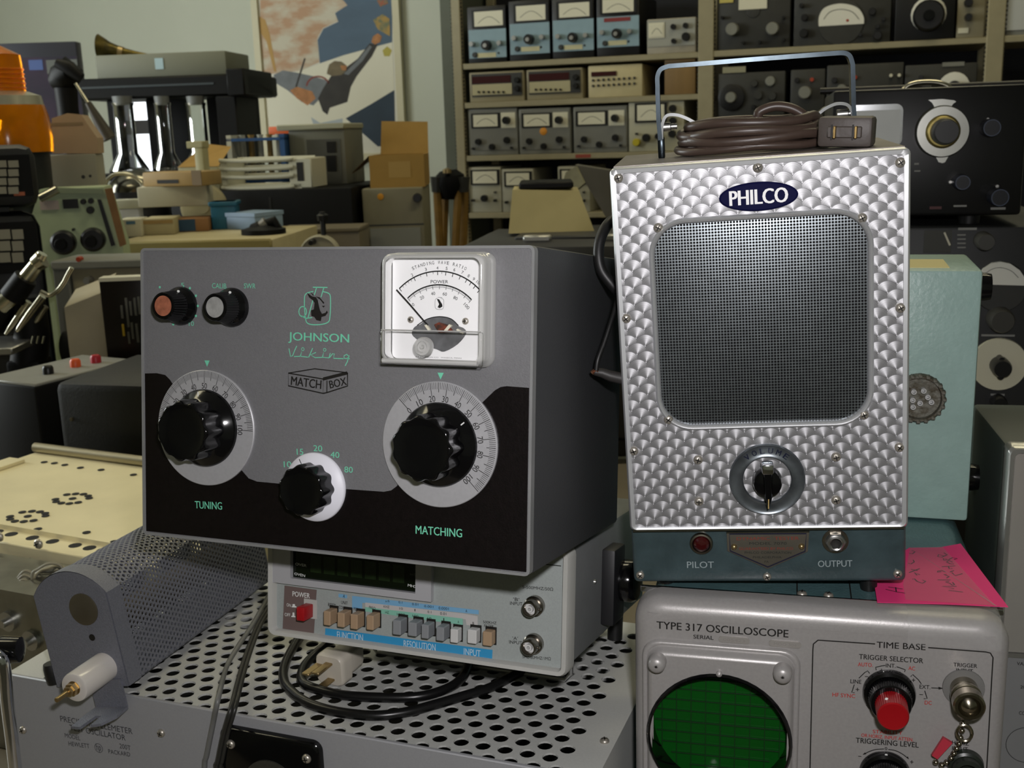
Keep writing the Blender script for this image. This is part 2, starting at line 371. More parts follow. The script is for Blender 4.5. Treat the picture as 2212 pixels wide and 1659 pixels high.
for s in (c((1386, 990), (1394, 1030), (1400, 1062), (1418, 1058), (1442, 1000), (1458, 966)), c((1432, 1064), (1488, 1062), (1504, 1018), (1496, 1062), (1560, 1070)), c((1566, 1072), (1604, 986)), c((1634, 1026), (1584, 1048), (1626, 1074), (1690, 1072), (1706, 1024), (1698, 1072), (1752, 1076), (1766, 1032)), c((1757, 1076), (1786, 1038), (1802, 1038), (1796, 1080), (1886, 1084)), c((1936, 1062), (1916, 1044), (1892, 1056), (1892, 1080), (1920, 1082), (1940, 1052), (1922, 1110), (1902, 1150)), c((1920, 1082), (1944, 1084))):
    g = G(); g.ribbon([MB.f(*p) for p in s], .00055, -.0008); obj('script_stroke', g, MINT, tuner, 0)
for p in c((1513, 996), (1714, 1002)):
    x, z = MB.f(*p); g = G(); g.ribbon([(x+.0009*cos(a/8*2*PI), z+.0009*sin(a/8*2*PI)) for a in range(8)], .0004, -.0008, True); obj('script_stroke', g, MINT, tuner, 0)
# emblem: green shield outline, black figure silhouette
em = obj('emblem', G().ribbon(catmull([MB.f(*p) for p in c((1610, 466), (1540, 490), (1528, 560), (1536, 700), (1560, 760), (1650, 772), (1740, 752), (1762, 700), (1768, 560), (1758, 490), (1700, 468))], 5), .0006, -.0008), MINT, tuner, 0)
for s in (c((1606, 428), (1740, 430)), c((1640, 430), (1618, 500)), c((1706, 432), (1680, 520)), c((1608, 540), (1560, 712)), c((1500, 690), (1540, 714), (1600, 706))):
    obj('emblem_stroke', G().ribbon([MB.f(*p) for p in s], .0006, -.0008), MINT, em, 0)
cc = c((1512, 652))[0]; x, z = MB.f(*cc)
obj('emblem_stroke', G().ribbon([(x+.0026*cos(a/16*2*PI), z+.003*sin(a/16*2*PI)) for a in range(16)], .0006, -.0008, True), MINT, em, 0)
for s in (c((1552, 478), (1600, 512), (1636, 520), (1652, 548), (1660, 590), (1672, 640), (1690, 672), (1722, 662), (1736, 640), (1744, 660), (1722, 690), (1686, 700), (1680, 738), (1640, 730), (1620, 700), (1592, 690), (1590, 640), (1616, 630), (1622, 570), (1606, 548), (1572, 520)),
          c((1630, 512), (1668, 520), (1712, 570), (1704, 580), (1672, 540)), c((1582, 466), (1616, 500), (1606, 504)), c((1690, 598), (1720, 598), (1704, 614))):
    g = G(); v = [MB.f(*p) for p in s]; g.add([(a, -.0009, b) for a, b in v], [tuple(range(len(v)))]); obj('emblem_silhouette', g, INK, em, 0)
# the little drawn box
bx = obj('box_drawing', G().ribbon([MB.f(*p) for p in c((1380, 1216), (1700, 1270), (1700, 1402), (1380, 1332))], .0007, -.0008, True), INK, tuner, 0)
for s, w in ((c((1380, 1216), (1622, 1176), (1922, 1212)), .0006), (c((1700, 1270), (1922, 1214)), .0018), (c((1924, 1212), (1924, 1334), (1736, 1394), (1700, 1402)), .0007), (c((1736, 1284), (1734, 1394)), .0006)):
    obj('box_line', G().ribbon([MB.f(*p) for p in s], w, -.0008), INK, bx, 0)
T(MB, bx, 'MATCH', (629, 822), (694, 831), 19, INK, -.0009, bold=.03); T(MB, bx, 'BOX', (712, 831), (748, 823), 17, INK, -.0009, bold=.03)
for p in ((449, 785), (953, 812)):
    x, z = MB.f(*p); g = G(); g.add([(x-.0019, -.0008, z+.0018), (x+.0019, -.0008, z+.0018), (x, -.0008, z-.002)], [(0, 1, 2)]); obj('pointer_triangle', g, MINT, tuner, 0)
# ---- meter
mx0, mx1, mz0, mz1 = .1738, .2378, .1128, .1752
FACE = mat('meter_card_white', 'f0f0f0', .5); mt = obj('meter', G().extr(rrect(mx0+.0032, mz0+.0036, mx1-.002, mz1-.0022, .003), -.0045, -.0008), FACE, tuner, 30)
YF = -.0047; mc = crop(820, 540, 6.146)
def MF(*P): return [MB.f(*p, YF) for p in mc(*P)]
def m_arc(a, b, cpt, n=40):
    (x0, z0), (x1, z1), (x2, z2) = MF(a, b, cpt)   # circle through three points
    A = 2*(x0*(z1-z2)-z0*(x1-x2)+x1*z2-x2*z1)
    B = ((x0*x0+z0*z0)*(z1-z2)+(x1*x1+z1*z1)*(z2-z0)+(x2*x2+z2*z2)*(z0-z1))/A; D = ((x0*x0+z0*z0)*(x2-x1)+(x1*x1+z1*z1)*(x0-x2)+(x2*x2+z2*z2)*(x1-x0))/A
    r = math.hypot(x0-B, z0-D); a0 = math.atan2(z0-D, x0-B); a1 = math.atan2(z2-D, x2-B)
    return B, D, r, a0, a1
MINK = mat('meter_print', '141414', .6)
B, D, r, a0, a1 = m_arc((262, 512), (800, 282), (1330, 530)); pt = lambda a, q: (B+q*cos(a), D+q*sin(a))
obj('scale_arc', G().ribbon([pt(a0+(a1-a0)*i/40, r) for i in range(41)], .0007, YF), MINK, mt, 0)
g = G(); wt = [(262, 512), (300, 470), (333, 440), (372, 410), (412, 385), (457, 368), (540, 330), (620, 302), (708, 285), (770, 282), (828, 284), (880, 292), (975, 315), (1070, 350), (1158, 392), (1215, 430), (1275, 470), (1330, 530)]
for i, w in enumerate(wt):
    (x, z), = MF(w); a = math.atan2(z-D, x-B); major = i in (0, 5, 7, 9, 11, 12, 13, 14, 15, 16, 17); l = .0021 if major else .0014
    g.ribbon([pt(a, r), pt(a, r-l)], .0004 if major else .00022, YF)
obj('scale_ticks', g, MINK, mt, 0)
for s, w in (('2', (432, 332)), ('3', (613, 258)), ('4', (768, 238)), ('5', (890, 245)), ('6', (993, 262)), ('7', (1100, 298)), ('8', (1182, 343)), ('9', (1250, 385)), ('10', (1308, 430))):
    (x, z), = MF(w); a = math.atan2(z-D, x-B); obj('scale_number', text_g(G(), s, x, z, .0009*len(s)+.0002, .0017, YF, a-PI/2), MINK, mt, 0)
g = G(); st = 'STANDING WAVE RATIO'; rr = r+.0048; (xa, za), (xb, zb) = MF((440, 232), (1145, 232)); b0 = math.atan2(za-D, xa-B); b1 = math.atan2(zb-D, xb-B)
for i, ch in enumerate(st):
    if ch != ' ':
        a = b0+(b1-b0)*i/(len(st)-1); x, z = pt(a, rr); text_g(g, ch, x, z, .0003 if ch == 'I' else .00125, .0018, YF, a-PI/2)
obj('lettering', g, MINK, mt, 0)
B, D, r, a0, a1 = m_arc((372, 640), (800, 462), (1220, 660))
obj('scale_arc', G().ribbon([pt(a0+(a1-a0)*i/40, r) for i in range(41)], .0007, YF), MINK, mt, 0)
obj('scale_arc', G().ribbon([pt(a0+(a1-a0)*i/40, r-.0013) for i in range(41)], .00015, YF), MINK, mt, 0)
g = G()
for i in range(51):
    a = a0+(a1-a0)*i/50; g.ribbon([pt(a, r), pt(a, r-(.0024 if i % 5 == 0 else .0013))], .00028 if i % 5 == 0 else .00014, YF)
obj('scale_ticks', g, MINK, mt, 0)
for s, w in (('0', (445, 725)), ('20', (562, 632)), ('40', (710, 578)), ('60', (866, 584)), ('80', (1008, 638)), ('100', (1155, 745))):
    (x, z), = MF(w); a = math.atan2(z-D, x-B); obj('scale_number', text_g(G(), s, x, z, .00125*len(s), .0018, YF, a-PI/2), MINK, mt, 0)
(xa, za), (xb, zb) = MF((678, 420), (910, 422)); obj('lettering', text_g(G(), 'POWER', (xa+xb)/2, (za+zb)/2, xb-xa, .0018, YF), MINK, mt, 0)
for s in (((760, 650), (790, 655), (812, 690), (830, 720), (835, 750), (800, 772), (770, 760), (790, 720)),):
    v = MF(*s); obj('emblem_mark', G().add([(a, YF, b) for a, b in v], [tuple(range(len(v)))]), MINK, mt, 0)
obj('emblem_mark', G().ribbon(catmull(MF((770, 640), (740, 660), (738, 760), (770, 788), (840, 780), (852, 700), (845, 655), (810, 640)), 3), .00016, YF), MINK, mt, 0)
obj('emblem_mark', G().ribbon(MF((775, 628), (832, 630)), .00016, YF), MINK, mt, 0)
v = catmull(MF((430, 1120), (450, 1040), (500, 1000), (545, 985), (640, 915), (800, 885), (950, 915), (1040, 1005), (1120, 1040), (1150, 1110), (1040, 1250), (860, 1350), (760, 1320), (600, 1270), (500, 1190)), 3, True)
mw = obj('movement_window', G().add([(a, YF-.00005, b) for a, b in v], [tuple(range(len(v)))]), mat('movement_grey', '7b7c7e', .4, .5, var=.3, vscale=120), mt, 0)
v = MF((740, 990), (800, 960), (930, 1000), (990, 1090), (800, 1100)); obj('movement_coil', G().extr(v, -.0062, -.0048), mat('coil_dark', '3b2a22', .5, col2='7a3a28', vscale=300), mw, 0)
for s in (((612, 1000), (640, 990), (690, 1060), (660, 1070)), ((870, 1070), (940, 985), (975, 1005), (905, 1085)), ((1030, 1060), (1050, 1045), (1130, 1095), (1110, 1115))):
    obj('movement_post', G().extr(MF(*s), -.0065, -.0048), mat('ivory', 'd8d3c0', .4), mw, 0)
obj('arc_rim', G().ribbon(catmull(MF((500, 1000), (640, 915), (800, 885), (950, 915), (1050, 1005)), 6), .0005, YF-.0002), MINK, mt, 0)
obj('needle', G().ribbon(MF((236, 528), (420, 730), (600, 940), (655, 1000)), .0009, YF-.0012), INK, mt, 0)
for w in ((415, 925), (1142, 945)):
    (x, z), = MF(w); screw(mt, x, z, .0019, YF)
(x, z), = MF((715, 1275)); g = G(); g.lathe([(.0052, 0), (.0052, .003), (.0046, .0042), (.003, .0042), (.0028, .003), (.0012, .003), (.001, .0045), (.0001, .0045)], (x, -.0150, z), '-y', 32); obj('zero_adjuster', g, clear_mat('clear_boss', rough=.05, k=1.6, sheet=.35), mt)
(xa, za), (xb, zb) = MF((480, 1420), (1085, 1440)); obj('lettering', text_g(G(), 'E F JOHNSON CO   WASECA, MINN', (xa+xb)/2, (za+zb)/2, xb-xa, .0009, YF), mat('meter_fine_print', '777777', .6), mt, 0)
# clear cover: rim walls whitened to imitate refracted light, front sheet, thicker lower part
RIM = clear_mat('whitened_acrylic_rim', rough=.06, ior=1.5, k=2.6, sheet=.42); CLR = clear_mat('clear_acrylic', rough=.01, ior=1.45, k=.6)
q0 = rrect(mx0, mz0, mx1, mz1, .006, 5)
def ins(d, x0=mx0, x1=mx1, z0=mz0, z1=mz1): return rrect(x0+d, z0+d, x1-d, z1-d, max(.006-d*.5, .002), 5)
g = G(); g.loft([[(x, y, z) for x, z in ins(d)] for d, y in ((0, -.0006), (0, -.0035), (.0008, -.0042), (.0010, -.011), (.0014, -.0135), (.0026, -.0148), (.0036, -.0148))], False, False); obj('cover_rim', g, RIM, mt, 60)
g = G(); g.loft([[(x, y, z) for x, z in ins(d)] for d, y in ((.0028, -.0046), (.0030, -.0125), (.0036, -.0140))], False, False); obj('cover_inner_wall', g, RIM, mt, 60)
g = G(); v = ins(.0036); g.add([(x, -.0148, z) for x, z in v], [tuple(range(len(v)))]); obj('cover_front', g, CLR, mt, 0)
g = G(); g.rbox(mx0+.0012, -.0155, mz0+.0006, mx1-.0012, -.0130, mz0+.0195, .0014, 3); obj('cover_lower_block', g, CLR, mt, 40)
g = G(); g.tube([(mx0+.003, -.0150, mz0+.0026), (mx1-.004, -.0150, mz0+.0026)], .0015, 8); obj('cover_lower_bead', g, RIM, mt, 60)
g = G(); g.tube([(mx0+.0022, -.0154, mz0+.0195), (mx1-.0022, -.0154, mz0+.0195)], .0004, 6); obj('cover_step_edge', g, RIM, mt, 60)
# rubber feet reaching the counter lid
for x in (.06, .2):
    for y in (.075, .15):
        g = G(); g.lathe([(.006, -.0045), (.007, .001)], (x, y, 0), 'z', 16); obj('foot', g, RUBBER, tuner)
# ================================================================ speaker tester with engine-turned front, standing on the oscilloscope
PH = Fr((.073, .6589, 1.35-.2816), 1.97, -2.57, -10.12)
PW, PD, PHH = .165, .112, .2597
ph = thing('speaker_tester', 'upright tester with engine-turned aluminium front, square speaker grille and blue oval badge', 'speaker', PH)
def jewel():
    """engine-turned aluminium: staggered rows of overlapping swirl spots; the brushing runs round each spot"""
    t = NT('engine_turned_aluminium'); tc = t.new('ShaderNodeTexCoord'); sp = t.new('ShaderNodeSeparateXYZ'); t.link(tc.outputs['Object'], sp.inputs[0])
    X, Z = sp.outputs[0], sp.outputs[2]; a, b, R = .0102, .0050, .0064; m = t.math
    k0 = m('CEIL', m('DIVIDE', m('SUBTRACT', Z, R), b)); DX = DZ = D2 = None; picks = []
    for i in range(4):
        k = m('ADD', k0, float(i)); odd = m('ABSOLUTE', m('MODULO', k, 2.0)); off = m('MULTIPLY', odd, a/2)
        cx = m('ADD', m('MULTIPLY', m('ROUND', m('DIVIDE', m('SUBTRACT', X, off), a)), a), off)
        dx = m('SUBTRACT', X, cx); dz = m('SUBTRACT', Z, m('MULTIPLY', k, b))
        d2 = m('ADD', m('MULTIPLY', dx, dx), m('MULTIPLY', dz, dz)); picks.append((dx, dz, d2, m('LESS_THAN', d2, R*R)))
    dx, dz, d2, _ = picks[-1]
    for px, pz, p2, ins_ in reversed(picks[:-1]):
        mixf = lambda u, v: m('ADD', m('MULTIPLY', u, ins_), m('MULTIPLY', v, m('SUBTRACT', 1.0, ins_)))
        dx, dz, d2 = mixf(px, dx), mixf(pz, dz), mixf(p2, d2)
    cb = t.new('ShaderNodeCombineXYZ'); t.link(m('MULTIPLY', dz, -1.0), cb.inputs[0]); t.link(dx, cb.inputs[2])
    vt = t.new('ShaderNodeVectorTransform', vector_type='VECTOR', convert_from='OBJECT', convert_to='WORLD'); t.link(cb.outputs[0], vt.inputs[0])
    nm = t.new('ShaderNodeVectorMath', operation='NORMALIZE'); t.link(vt.outputs[0], nm.inputs[0])
    rr = m('SQRT', d2); ed = m('GREATER_THAN', rr, R*.955)
    an = t.new('ShaderNodeBsdfAnisotropic'); an.inputs['Roughness'].default_value = .50; an.inputs['Anisotropy'].default_value = .48
    t.link(nm.outputs[0], an.inputs['Tangent'])
    # faint concentric scoring
    no = t.new('ShaderNodeTexNoise'); no.noise_dimensions = '1D'; no.inputs['Scale'].default_value = 4200; no.inputs['Detail'].default_value = 2; t.link(rr, no.inputs['W'])
    rp = t.new('ShaderNodeValToRGB'); t.link(no.outputs[0], rp.inputs[0]); rp.color_ramp.elements[0].color = (.34, .34, .35, 1); rp.color_ramp.elements[1].color = (.66, .66, .68, 1); rp.color_ramp.elements[0].position = .3; rp.color_ramp.elements[1].position = .7
    mx = t.new('ShaderNodeMix', data_type='RGBA'); t.link(ed, mx.inputs[0]); t.link(rp.outputs[0], mx.inputs[6]); mx.inputs[7].default_value = (.20, .20, .21, 1)
    t.link(mx.outputs[2], an.inputs['Color'])
    df = t.new('ShaderNodeBsdfDiffuse'); df.inputs[0].default_value = (.28, .28, .29, 1)
    ms = t.new('ShaderNodeMixShader'); ms.inputs[0].default_value = .42; t.link(an.outputs[0], ms.inputs[1]); t.link(df.outputs[0], ms.inputs[2]); t.link(ms.outputs[0], t.out.inputs[0])
    return t.mat
JEWEL = jewel()
TEAL = mat('teal_hammer_enamel', '3a494c', .3, var=.18, vscale=60, bump=.35, bscale=350, coat=.3)
CASEP = mat('tester_case_grey', '8c8580', .35, metal=.2, var=.1, bump=.15)
zs = .0372                                                      # top of the lower strip
g = G(); g.rbox(0, .002, 0, PW, PD, PHH, .003, 3); obj('case', g, TEAL, ph)
g = G(); g.box(.002, .004, PHH-.0004, PW-.002, PD-.004, PHH+.0004); obj('top_plate', g, CASEP, ph, 0)
# chrome frame round the front
g = G(); A_ = rrect(0, zs, PW, PHH, .0035, 4); B_ = rrect(.0012, zs+.001, PW-.0012, PHH-.0012, .003, 4); C_ = rrect(.0034, zs+.002, PW-.0034, PHH-.0034, .0025, 4)
g.loft([[(x, y, z) for x, z in L] for L, y in ((A_, .006), (A_, -.0022), (B_, -.0034), (C_, -.0030), (C_, 0))], False, False); obj('front_frame', g, mat('satin_chrome', 'd4d6d8', .34, .65, var=.05), ph, 50)
g = G(); g.box(.002, -.0030, zs-.0006, PW-.002, .002, zs+.0010); obj('trim_strip', g, CHROME, ph, 0)
def plate_hole(g, rect, hole, y0, y1, depth):
    x0, z0, x1, z1 = rect; cx = sum(p[0] for p in hole)/len(hole); cz = sum(p[1] for p in hole)/len(hole); outp = []
    for x, z in hole:
        dx, dz = x-cx, z-cz; t = min(((x1-cx)/dx if dx > 0 else (x0-cx)/dx) if abs(dx) > 1e-9 else 9e9, ((z1-cz)/dz if dz > 0 else (z0-cz)/dz) if abs(dz) > 1e-9 else 9e9)
        outp.append([cx+dx*t, cz+dz*t])
    for X, Z in ((x0, z0), (x1, z0), (x0, z1), (x1, z1)):
        k = min(range(len(outp)), key=lambda i: (outp[i][0]-X)**2+(outp[i][1]-Z)**2); outp[k] = [X, Z]
    return g.loft([[(x, y1, z) for x, z in outp], [(x, y0, z) for x, z in outp], [(x, y0, z) for x, z in hole], [(x, depth, z) for x, z in hole]], False, False)
hx0, hx1 = .0225, .1432; hz0, hz1 = .1040, .2262
hole = rrect(hx0, hz0, hx1, hz1, .019, 10)
g = G(); plate_hole(g, (.0034, zs+.001, PW-.0034, PHH-.0034), hole, -.0018, .001, .0009); obj('face_plate', g, JEWEL, ph, 30)
def off(d): return rrect(hx0-d, hz0-d, hx1+d, hz1+d, .019+d, 10)
g = G(); g.loft([[(x, y, z) for x, z in off(d)] for d, y in ((.0026, -.0016), (.0022, -.0030), (.0012, -.0036), (.0000, -.0030), (-.0008, -.0012), (-.0010, .003))], False, False); obj('grille_bezel', g, MATS['satin_chrome'], ph, 50)
# perforated grille: every hole cut
pitch = .00176; g = G(); nx = int((hx1-hx0)/pitch)+1; nz = int((hz1-hz0)/pitch)+1; yg = -.0003
hexo = [(-1, -1), (0, -1), (1, -1), (1, 0), (1, 1), (0, 1), (-1, 1), (-1, 0)]; hexi = [(cos(a), sin(a)) for a in [PI*1.25, PI*1.5, PI*1.75, 0, PI*.25, PI*.5, PI*.75, PI]]
def inhole(x, z, d=.001):
    rr_ = .019+d; ax = max(hx0-d+rr_-x, x-(hx1+d-rr_), 0); az = max(hz0-d+rr_-z, z-(hz1+d-rr_), 0); return math.hypot(ax, az) <= rr_
V = []; F = []
for i in range(nx):
    for j in range(nz):
        x = hx0+pitch*(i+.5); z = hz0+pitch*(j+.5)
        if not inhole(x, z): continue
        bulge = lambda X, Z: yg - .0022*max(0, 1-((X-.083)/.062)**2)*max(0, 1-((Z-.165)/.062)**2)
        k = len(V); p2 = pitch/2; rh = pitch*.40
        V += [(x+a*p2, bulge(x+a*p2, z+b*p2), z+b*p2) for a, b in hexo] + [(x+a*rh, bulge(x+a*rh, z+b*rh), z+b*rh) for a, b in hexi] + [(x+a*rh, bulge(x, z)+.0007, z+b*rh) for a, b in hexi]
        for q in range(8):
            w = (q+1) % 8; F += [(k+q, k+w, k+8+w, k+8+q), (k+8+q, k+8+w, k+16+w, k+16+q)]
GRILLE = mat('grille_steel', '848a8e', .34, .95, var=.12, vscale=200)
gm = bpy.data.meshes.new('speaker_grille'); gm.from_pydata(V, [], F); obj('speaker_grille', gm, GRILLE, ph, 0)
g = G(); g.box(hx0-.003, .0010, hz0-.003, hx1+.003, .0019, hz1+.003); obj('speaker_backing', g, mat('speaker_cloth', '040404', .95), ph, 0)
# badge
x, z = PH.f(1638.5, 424.5, -.004); NAVY = mat('navy_enamel', '0e1038', .6, spec=.08)
def ell(x, z, a, b, n=48): return [(x+a*cos(2*PI*i/n), z+b*sin(2*PI*i/n)) for i in range(n)]
g = G(); g.loft([[(p, y, q) for p, q in ell(x, z, a, b)] for a, b, y in ((.0218, .0081, -.0018), (.0218, .0081, -.0036), (.0208, .0072, -.0042))], True, True); bd = obj('badge', g, NAVY, ph, 30)
obj('lettering', text_g(G(), 'PHILCO', x, z, .0318, .0084, -.0044, rad(.5), .045), mat('badge_white', 'f4f4f4', .4), bd, 0)
for p in [(1333, 385), (1637, 362), (1945, 351), (1422, 492), (1862, 471), (1352, 688), (1947, 665), (1444, 906), (1866, 896), (1369, 974), (1943, 966), (1508, 993), (1806, 987), (1510, 1083), (1806, 1080)]:
    x, z = PH.f(*p, -.002); screw(ph, min(max(x, .0048), PW-.0048), z, .00285, -.0018)
for p in [(1383, 1242), (1657, 1246), (1939, 1239)]:
    x, z = PH.f(*p, .002); screw(ph, min(max(x, .004), PW-.004), max(z, .004), .00265, .002)
# volume ring and pointer knob
x, z = PH.f(1657, 1036, -.003)
RING = mat('dark_chrome', '6c7276', .3, .75, var=.3, vscale=90)
g = G(); g.lathe([(.0224, 0), (.0224, .0014), (.0218, .0022), (.0206, .0015), (.0160, .0015), (.0148, .0022), (.0141, .0014), (.0141, 0)], (x, -.0018, z), '-y', 72, False, False); vr = obj('volume_ring', g, RING, ph, 40)
g = G(); s = 'VOLUME'
for i, ch in enumerate(s):
    a = rad(38-i*15.2); text_g(g, ch, x-sin(a)*.0184, z+cos(a)*.0184, .0027, .0034, -.0035, a, .03)
obj('lettering', g, mat('navy_fill', '171b30', .3), vr, 0)
g = G(); g.lathe([(.0088, 0), (.0086, .006), (.0080, .0085), (.006, .0095), (.0001, .0098)], (x, -.002, z-.0005), '-y', 40); vk = obj('volume_knob', g, BLACK, ph)
P_ = [(x-.0026, z+.014), (x+.0028, z+.014), (x+.0026, z+.004), (x+.0022, z-.007), (x+.0005, z-.0135), (x-.0005, z-.0135), (x-.0020, z-.007), (x-.0026, z+.004)]
g = G(); g.loft([[(p, -.010, q) for p, q in P_], [(p, -.0155, q) for p, q in P_], [(x+(p-x)*.7, -.0172, z+(q-z)*.93) for p, q in P_]]); obj('knob_bar', g, BLACK, vk, 30)
g = G(); g.rbox(x-.0034, -.0178, z+.0080, x+.0034, -.0085, z+.0142, .0012, 2); obj('knob_tip', g, CHROME, vk)
g = G(); g.ribbon([(x, z-.0072), (x-.0002, z-.0132)], .0007, -.0174); obj('index_line', g, mat('aged_ivory', 'a08a58', .5), vk, 0)
# lower strip: pilot lamp, name plate, jack
x, z = PH.f(1515, 1176, 0); g = G(); g.lathe([(.0072, 0), (.0072, .001), (.0066, .002), (.0056, .0022), (.0050, .0012)], (x, .002, z), '-y', 36, False, False); pl = obj('pilot_lamp', g, mat('aged_nickel', '8d867a', .3, 1, var=.2), ph)
g = G(); g.lathe([(.0050, 0), (.0046, .0014), (.0032, .0026), (.0001, .0034)], (x, .0012, z), '-y', 24); obj('jewel_lens', g, mat('ruby_lens', '38060a', .12, spec=.6, coat=.8), pl, 20)
x, z = PH.f(1805, 1171, 0); g = G(); g.lathe([(.0078, 0), (.0078, .0008), (.0074, .0012), (.0058, .0012)], (x, .002, z), '-y', 36, cap0=False, cap1=False); jk = obj('output_jack', g, MATS['aged_nickel'], ph)
g = G(); g.lathe([(.0062, .001), (.0062, .003), (.0056, .0036), (.0046, .0036), (.0044, .0046), (.0036, .0046), (.0034, -.004)], (x, .002, z), '-y', 6, cap0=False, cap1=False); g.lathe([(.0046, .003), (.0046, .005), (.0040, .0055), (.0034, .0052), (.0033, -.003)], (x, .002, z), '-y', 28, False, False); obj('jack_nut', g, STEEL, jk, 30)
g = G(); g.disc(x, z, .0034, .0018, 20); obj('jack_hole', g, MATS['slot_dark'], jk, 0)
T(PH, ph, 'PILOT', (1484, 1220), (1542, 1220), 14, mat('engraved_grey', '8a9698', .6), .0016, bold=.01); T(PH, ph, 'OUTPUT', (1767, 1218), (1841, 1217), 14, MATS['engraved_grey'], .0016, bold=.01)
c = crop(1550, 1130, 10.054)
o5 = [PH.f(*p, .001) for p in c((195, 195), (1990, 185), (1960, 610), (1090, 990), (215, 600))]; mx_ = sum(p[0] for p in o5)/5; mz_ = sum(p[1] for p in o5)/5
i5 = [(mx_+(a-mx_)*.93, mz_+(b-mz_)*.90) for a, b in o5]
np_ = obj('name_plate', G().loft([[(a, .002, b) for a, b in o5], [(a, .0006, b) for a, b in o5], [(a, .0004, b) for a, b in i5]], True, True), mat('plate_bronze', '5a564c', .4, .4, var=.15), ph, 20)
obj('plate_outline', G().ribbon(i5, .0009, .0002, True), mat('navy_line', '14152a', .5), np_, 0)
obj('plate_top_edge', G().box(o5[0][0], -.0006, o5[0][1]-.0002, o5[1][0], .0015, o5[0][1]+.0006), CHROME, np_, 0)
DR = mat('plate_red', '7c2f22', .6); DK = mat('plate_black', '1c1f1a', .6)
for s, a, b, h, mm in (('DYNAMIC  TESTER', (415, 338), (1770, 328), 70, DR), ('MODEL 7070', (690, 442), (1500, 440), 55, DK), ('GUARANTEED BY PHILCO', (470, 556), (1640, 552), 55, DR), ('PHILCO CORPORATION', (590, 640), (1600, 642), 48, DK), ('PHILADELPHIA', (770, 742), (1390, 742), 46, DK), ('PA', (1020, 838), (1110, 838), 46, DK)):
    A, Bq = c(a, b); T(PH, np_, s, A, Bq, h/10.05, mm, .0002)
for p in c((360, 520), (1825, 510)):
    x, z = PH.f(*p); g = G(); g.lathe([(.0019, 0), (.0017, .0009), (.0009, .0016), (.0001, .0018)], (x, .0004, z), '-y', 18); obj('rivet', g, BRASS, np_, 60)
# strap handle on top
yh = .055
def strap(pts, w, th):
    """flat strap: path in xz, width w along y, thickness th"""
    pts = [Vector(p) for p in pts]; L = []
    for i, p in enumerate(pts):
        d = (pts[min(i+1, len(pts)-1)]-pts[max(i-1, 0)]).normalized(); n = Vector((-d.y, d.x))*(th/2)
        L.append([(p.x+n.x, yh-w/2, p.y+n.y), (p.x+n.x, yh+w/2, p.y+n.y), (p.x-n.x, yh+w/2, p.y-n.y), (p.x-n.x, yh-w/2, p.y-n.y)])
    return G().loft(L)
def hz(p): return PH.f(*p, yh)
hp = [hz(p) for p in ((1427, 302), (1423, 260), (1421, 200))] + [hz(p) for p in catmull([(1421, 185), (1421, 165), (1428, 150), (1445, 143)], 5)] + [hz(p) for p in ((1500, 139), (1620, 129), (1740, 120))] + [hz(p) for p in catmull([(1800, 115.5), (1822, 115), (1834, 122), (1840, 140)], 5)] + [hz(p) for p in ((1841, 180), (1842, 230), (1844, 262))]
HM = mat('handle_steel', '262c30', .25, .9, var=.2, vscale=120)
hd = obj('handle', strap(hp, .010, .0026), HM, ph, 40)
obj('handle_leaf', strap([hz(p) for p in catmull([(1430, 300), (1431, 270), (1440, 250), (1462, 248), (1485, 256), (1506, 268)], 5)], .008, .0018), CHROME, hd, 40)
obj('handle_leaf', strap([hz(p) for p in catmull([(1841, 262), (1838, 240), (1828, 226), (1806, 224), (1782, 234), (1762, 250)], 5)], .008, .0018), CHROME, hd, 40)
for p in ((1429, 300), (1842, 262)):
    x, z = hz(p); g = G(); g.rbox(x-.0024, yh-.004, PHH, x+.0018, yh+.004, max(z+.0015, PHH+.004), .0010); obj('handle_foot', g, HM, hd)
for p in ((1441, 274), (1823, 246)):
    x, z = hz(p); g = G(); g.lathe([(.0028, 0), (.0028, .006), (.0018, .0065), (.0018, .010)], (x-.004, yh, z), 'x', 12); obj('handle_bolt', g, STEEL, hd)
# unequal rubber feet bring it level on the sloping lid
ZS = 1.35-.2850
for x in (.02, PW-.02):
    for y in (.016, PD-.016):
        w = PH.mat() @ Vector((x, y, .001)); h = (w.z-ZS)+.0003
        g = G(); g.lathe([(.005, -h), (.0055, 0)], (x, y, .001), 'z', 14); obj('foot', g, RUBBER, ph)
# ---- brown power cord coiled on the tester
ct = thing('power_cord', 'coiled brown power cord lying on top of the engine-turned tester', 'power cord', PH)
BRN = mat('brown_vinyl', '43362f', .38, var=.08, vscale=200)
pts = []; cxp, cyp = .082, .052; N = 9; rr_ = random.Random(3)
for i in range(N*20+1):
    t = i/20; k = int(t); a = 2*PI*t + .4; ex = .044 - .0012*(k % 4) + .002*sin(k*2.1+a); ey = .027 - .0014*((k+1) % 4); lay = [0, 0, .0, 1, 1, 1, 2, 2, 3][min(k, 8)]
    zz = PHH + .0040 + .0044*lay + .0012*(k % 3)*.5 + .0010*sin(3*a+k)
    rad_k = 1 - .07*(k % 3)
    pts.append((cxp + ex*rad_k*cos(a) + .0015*sin(1.7*k), cyp + ey*rad_k*sin(a) + .002*cos(2.3*k), max(zz, PHH+.0036)))
g = G(); g.tube(catmull(pts[::2], 3), .0030, 8, flat=(1, .85)); obj('cord', g, BRN, ct, 60)
lp = [(.060, .040, PHH+.014)] + [(*([PH.f(x, y, .046)[0]]), .046, PH.f(x, y, .046)[1]) for x, y in ((1628, 262), (1640, 242), (1672, 230), (1706, 233), (1732, 246), (1745, 262))] + [(.112, .05, PHH+.012)]
g = G(); g.tube(catmull(lp, 6), .0030, 8); obj('cord_loop', g, BRN, ct, 60)
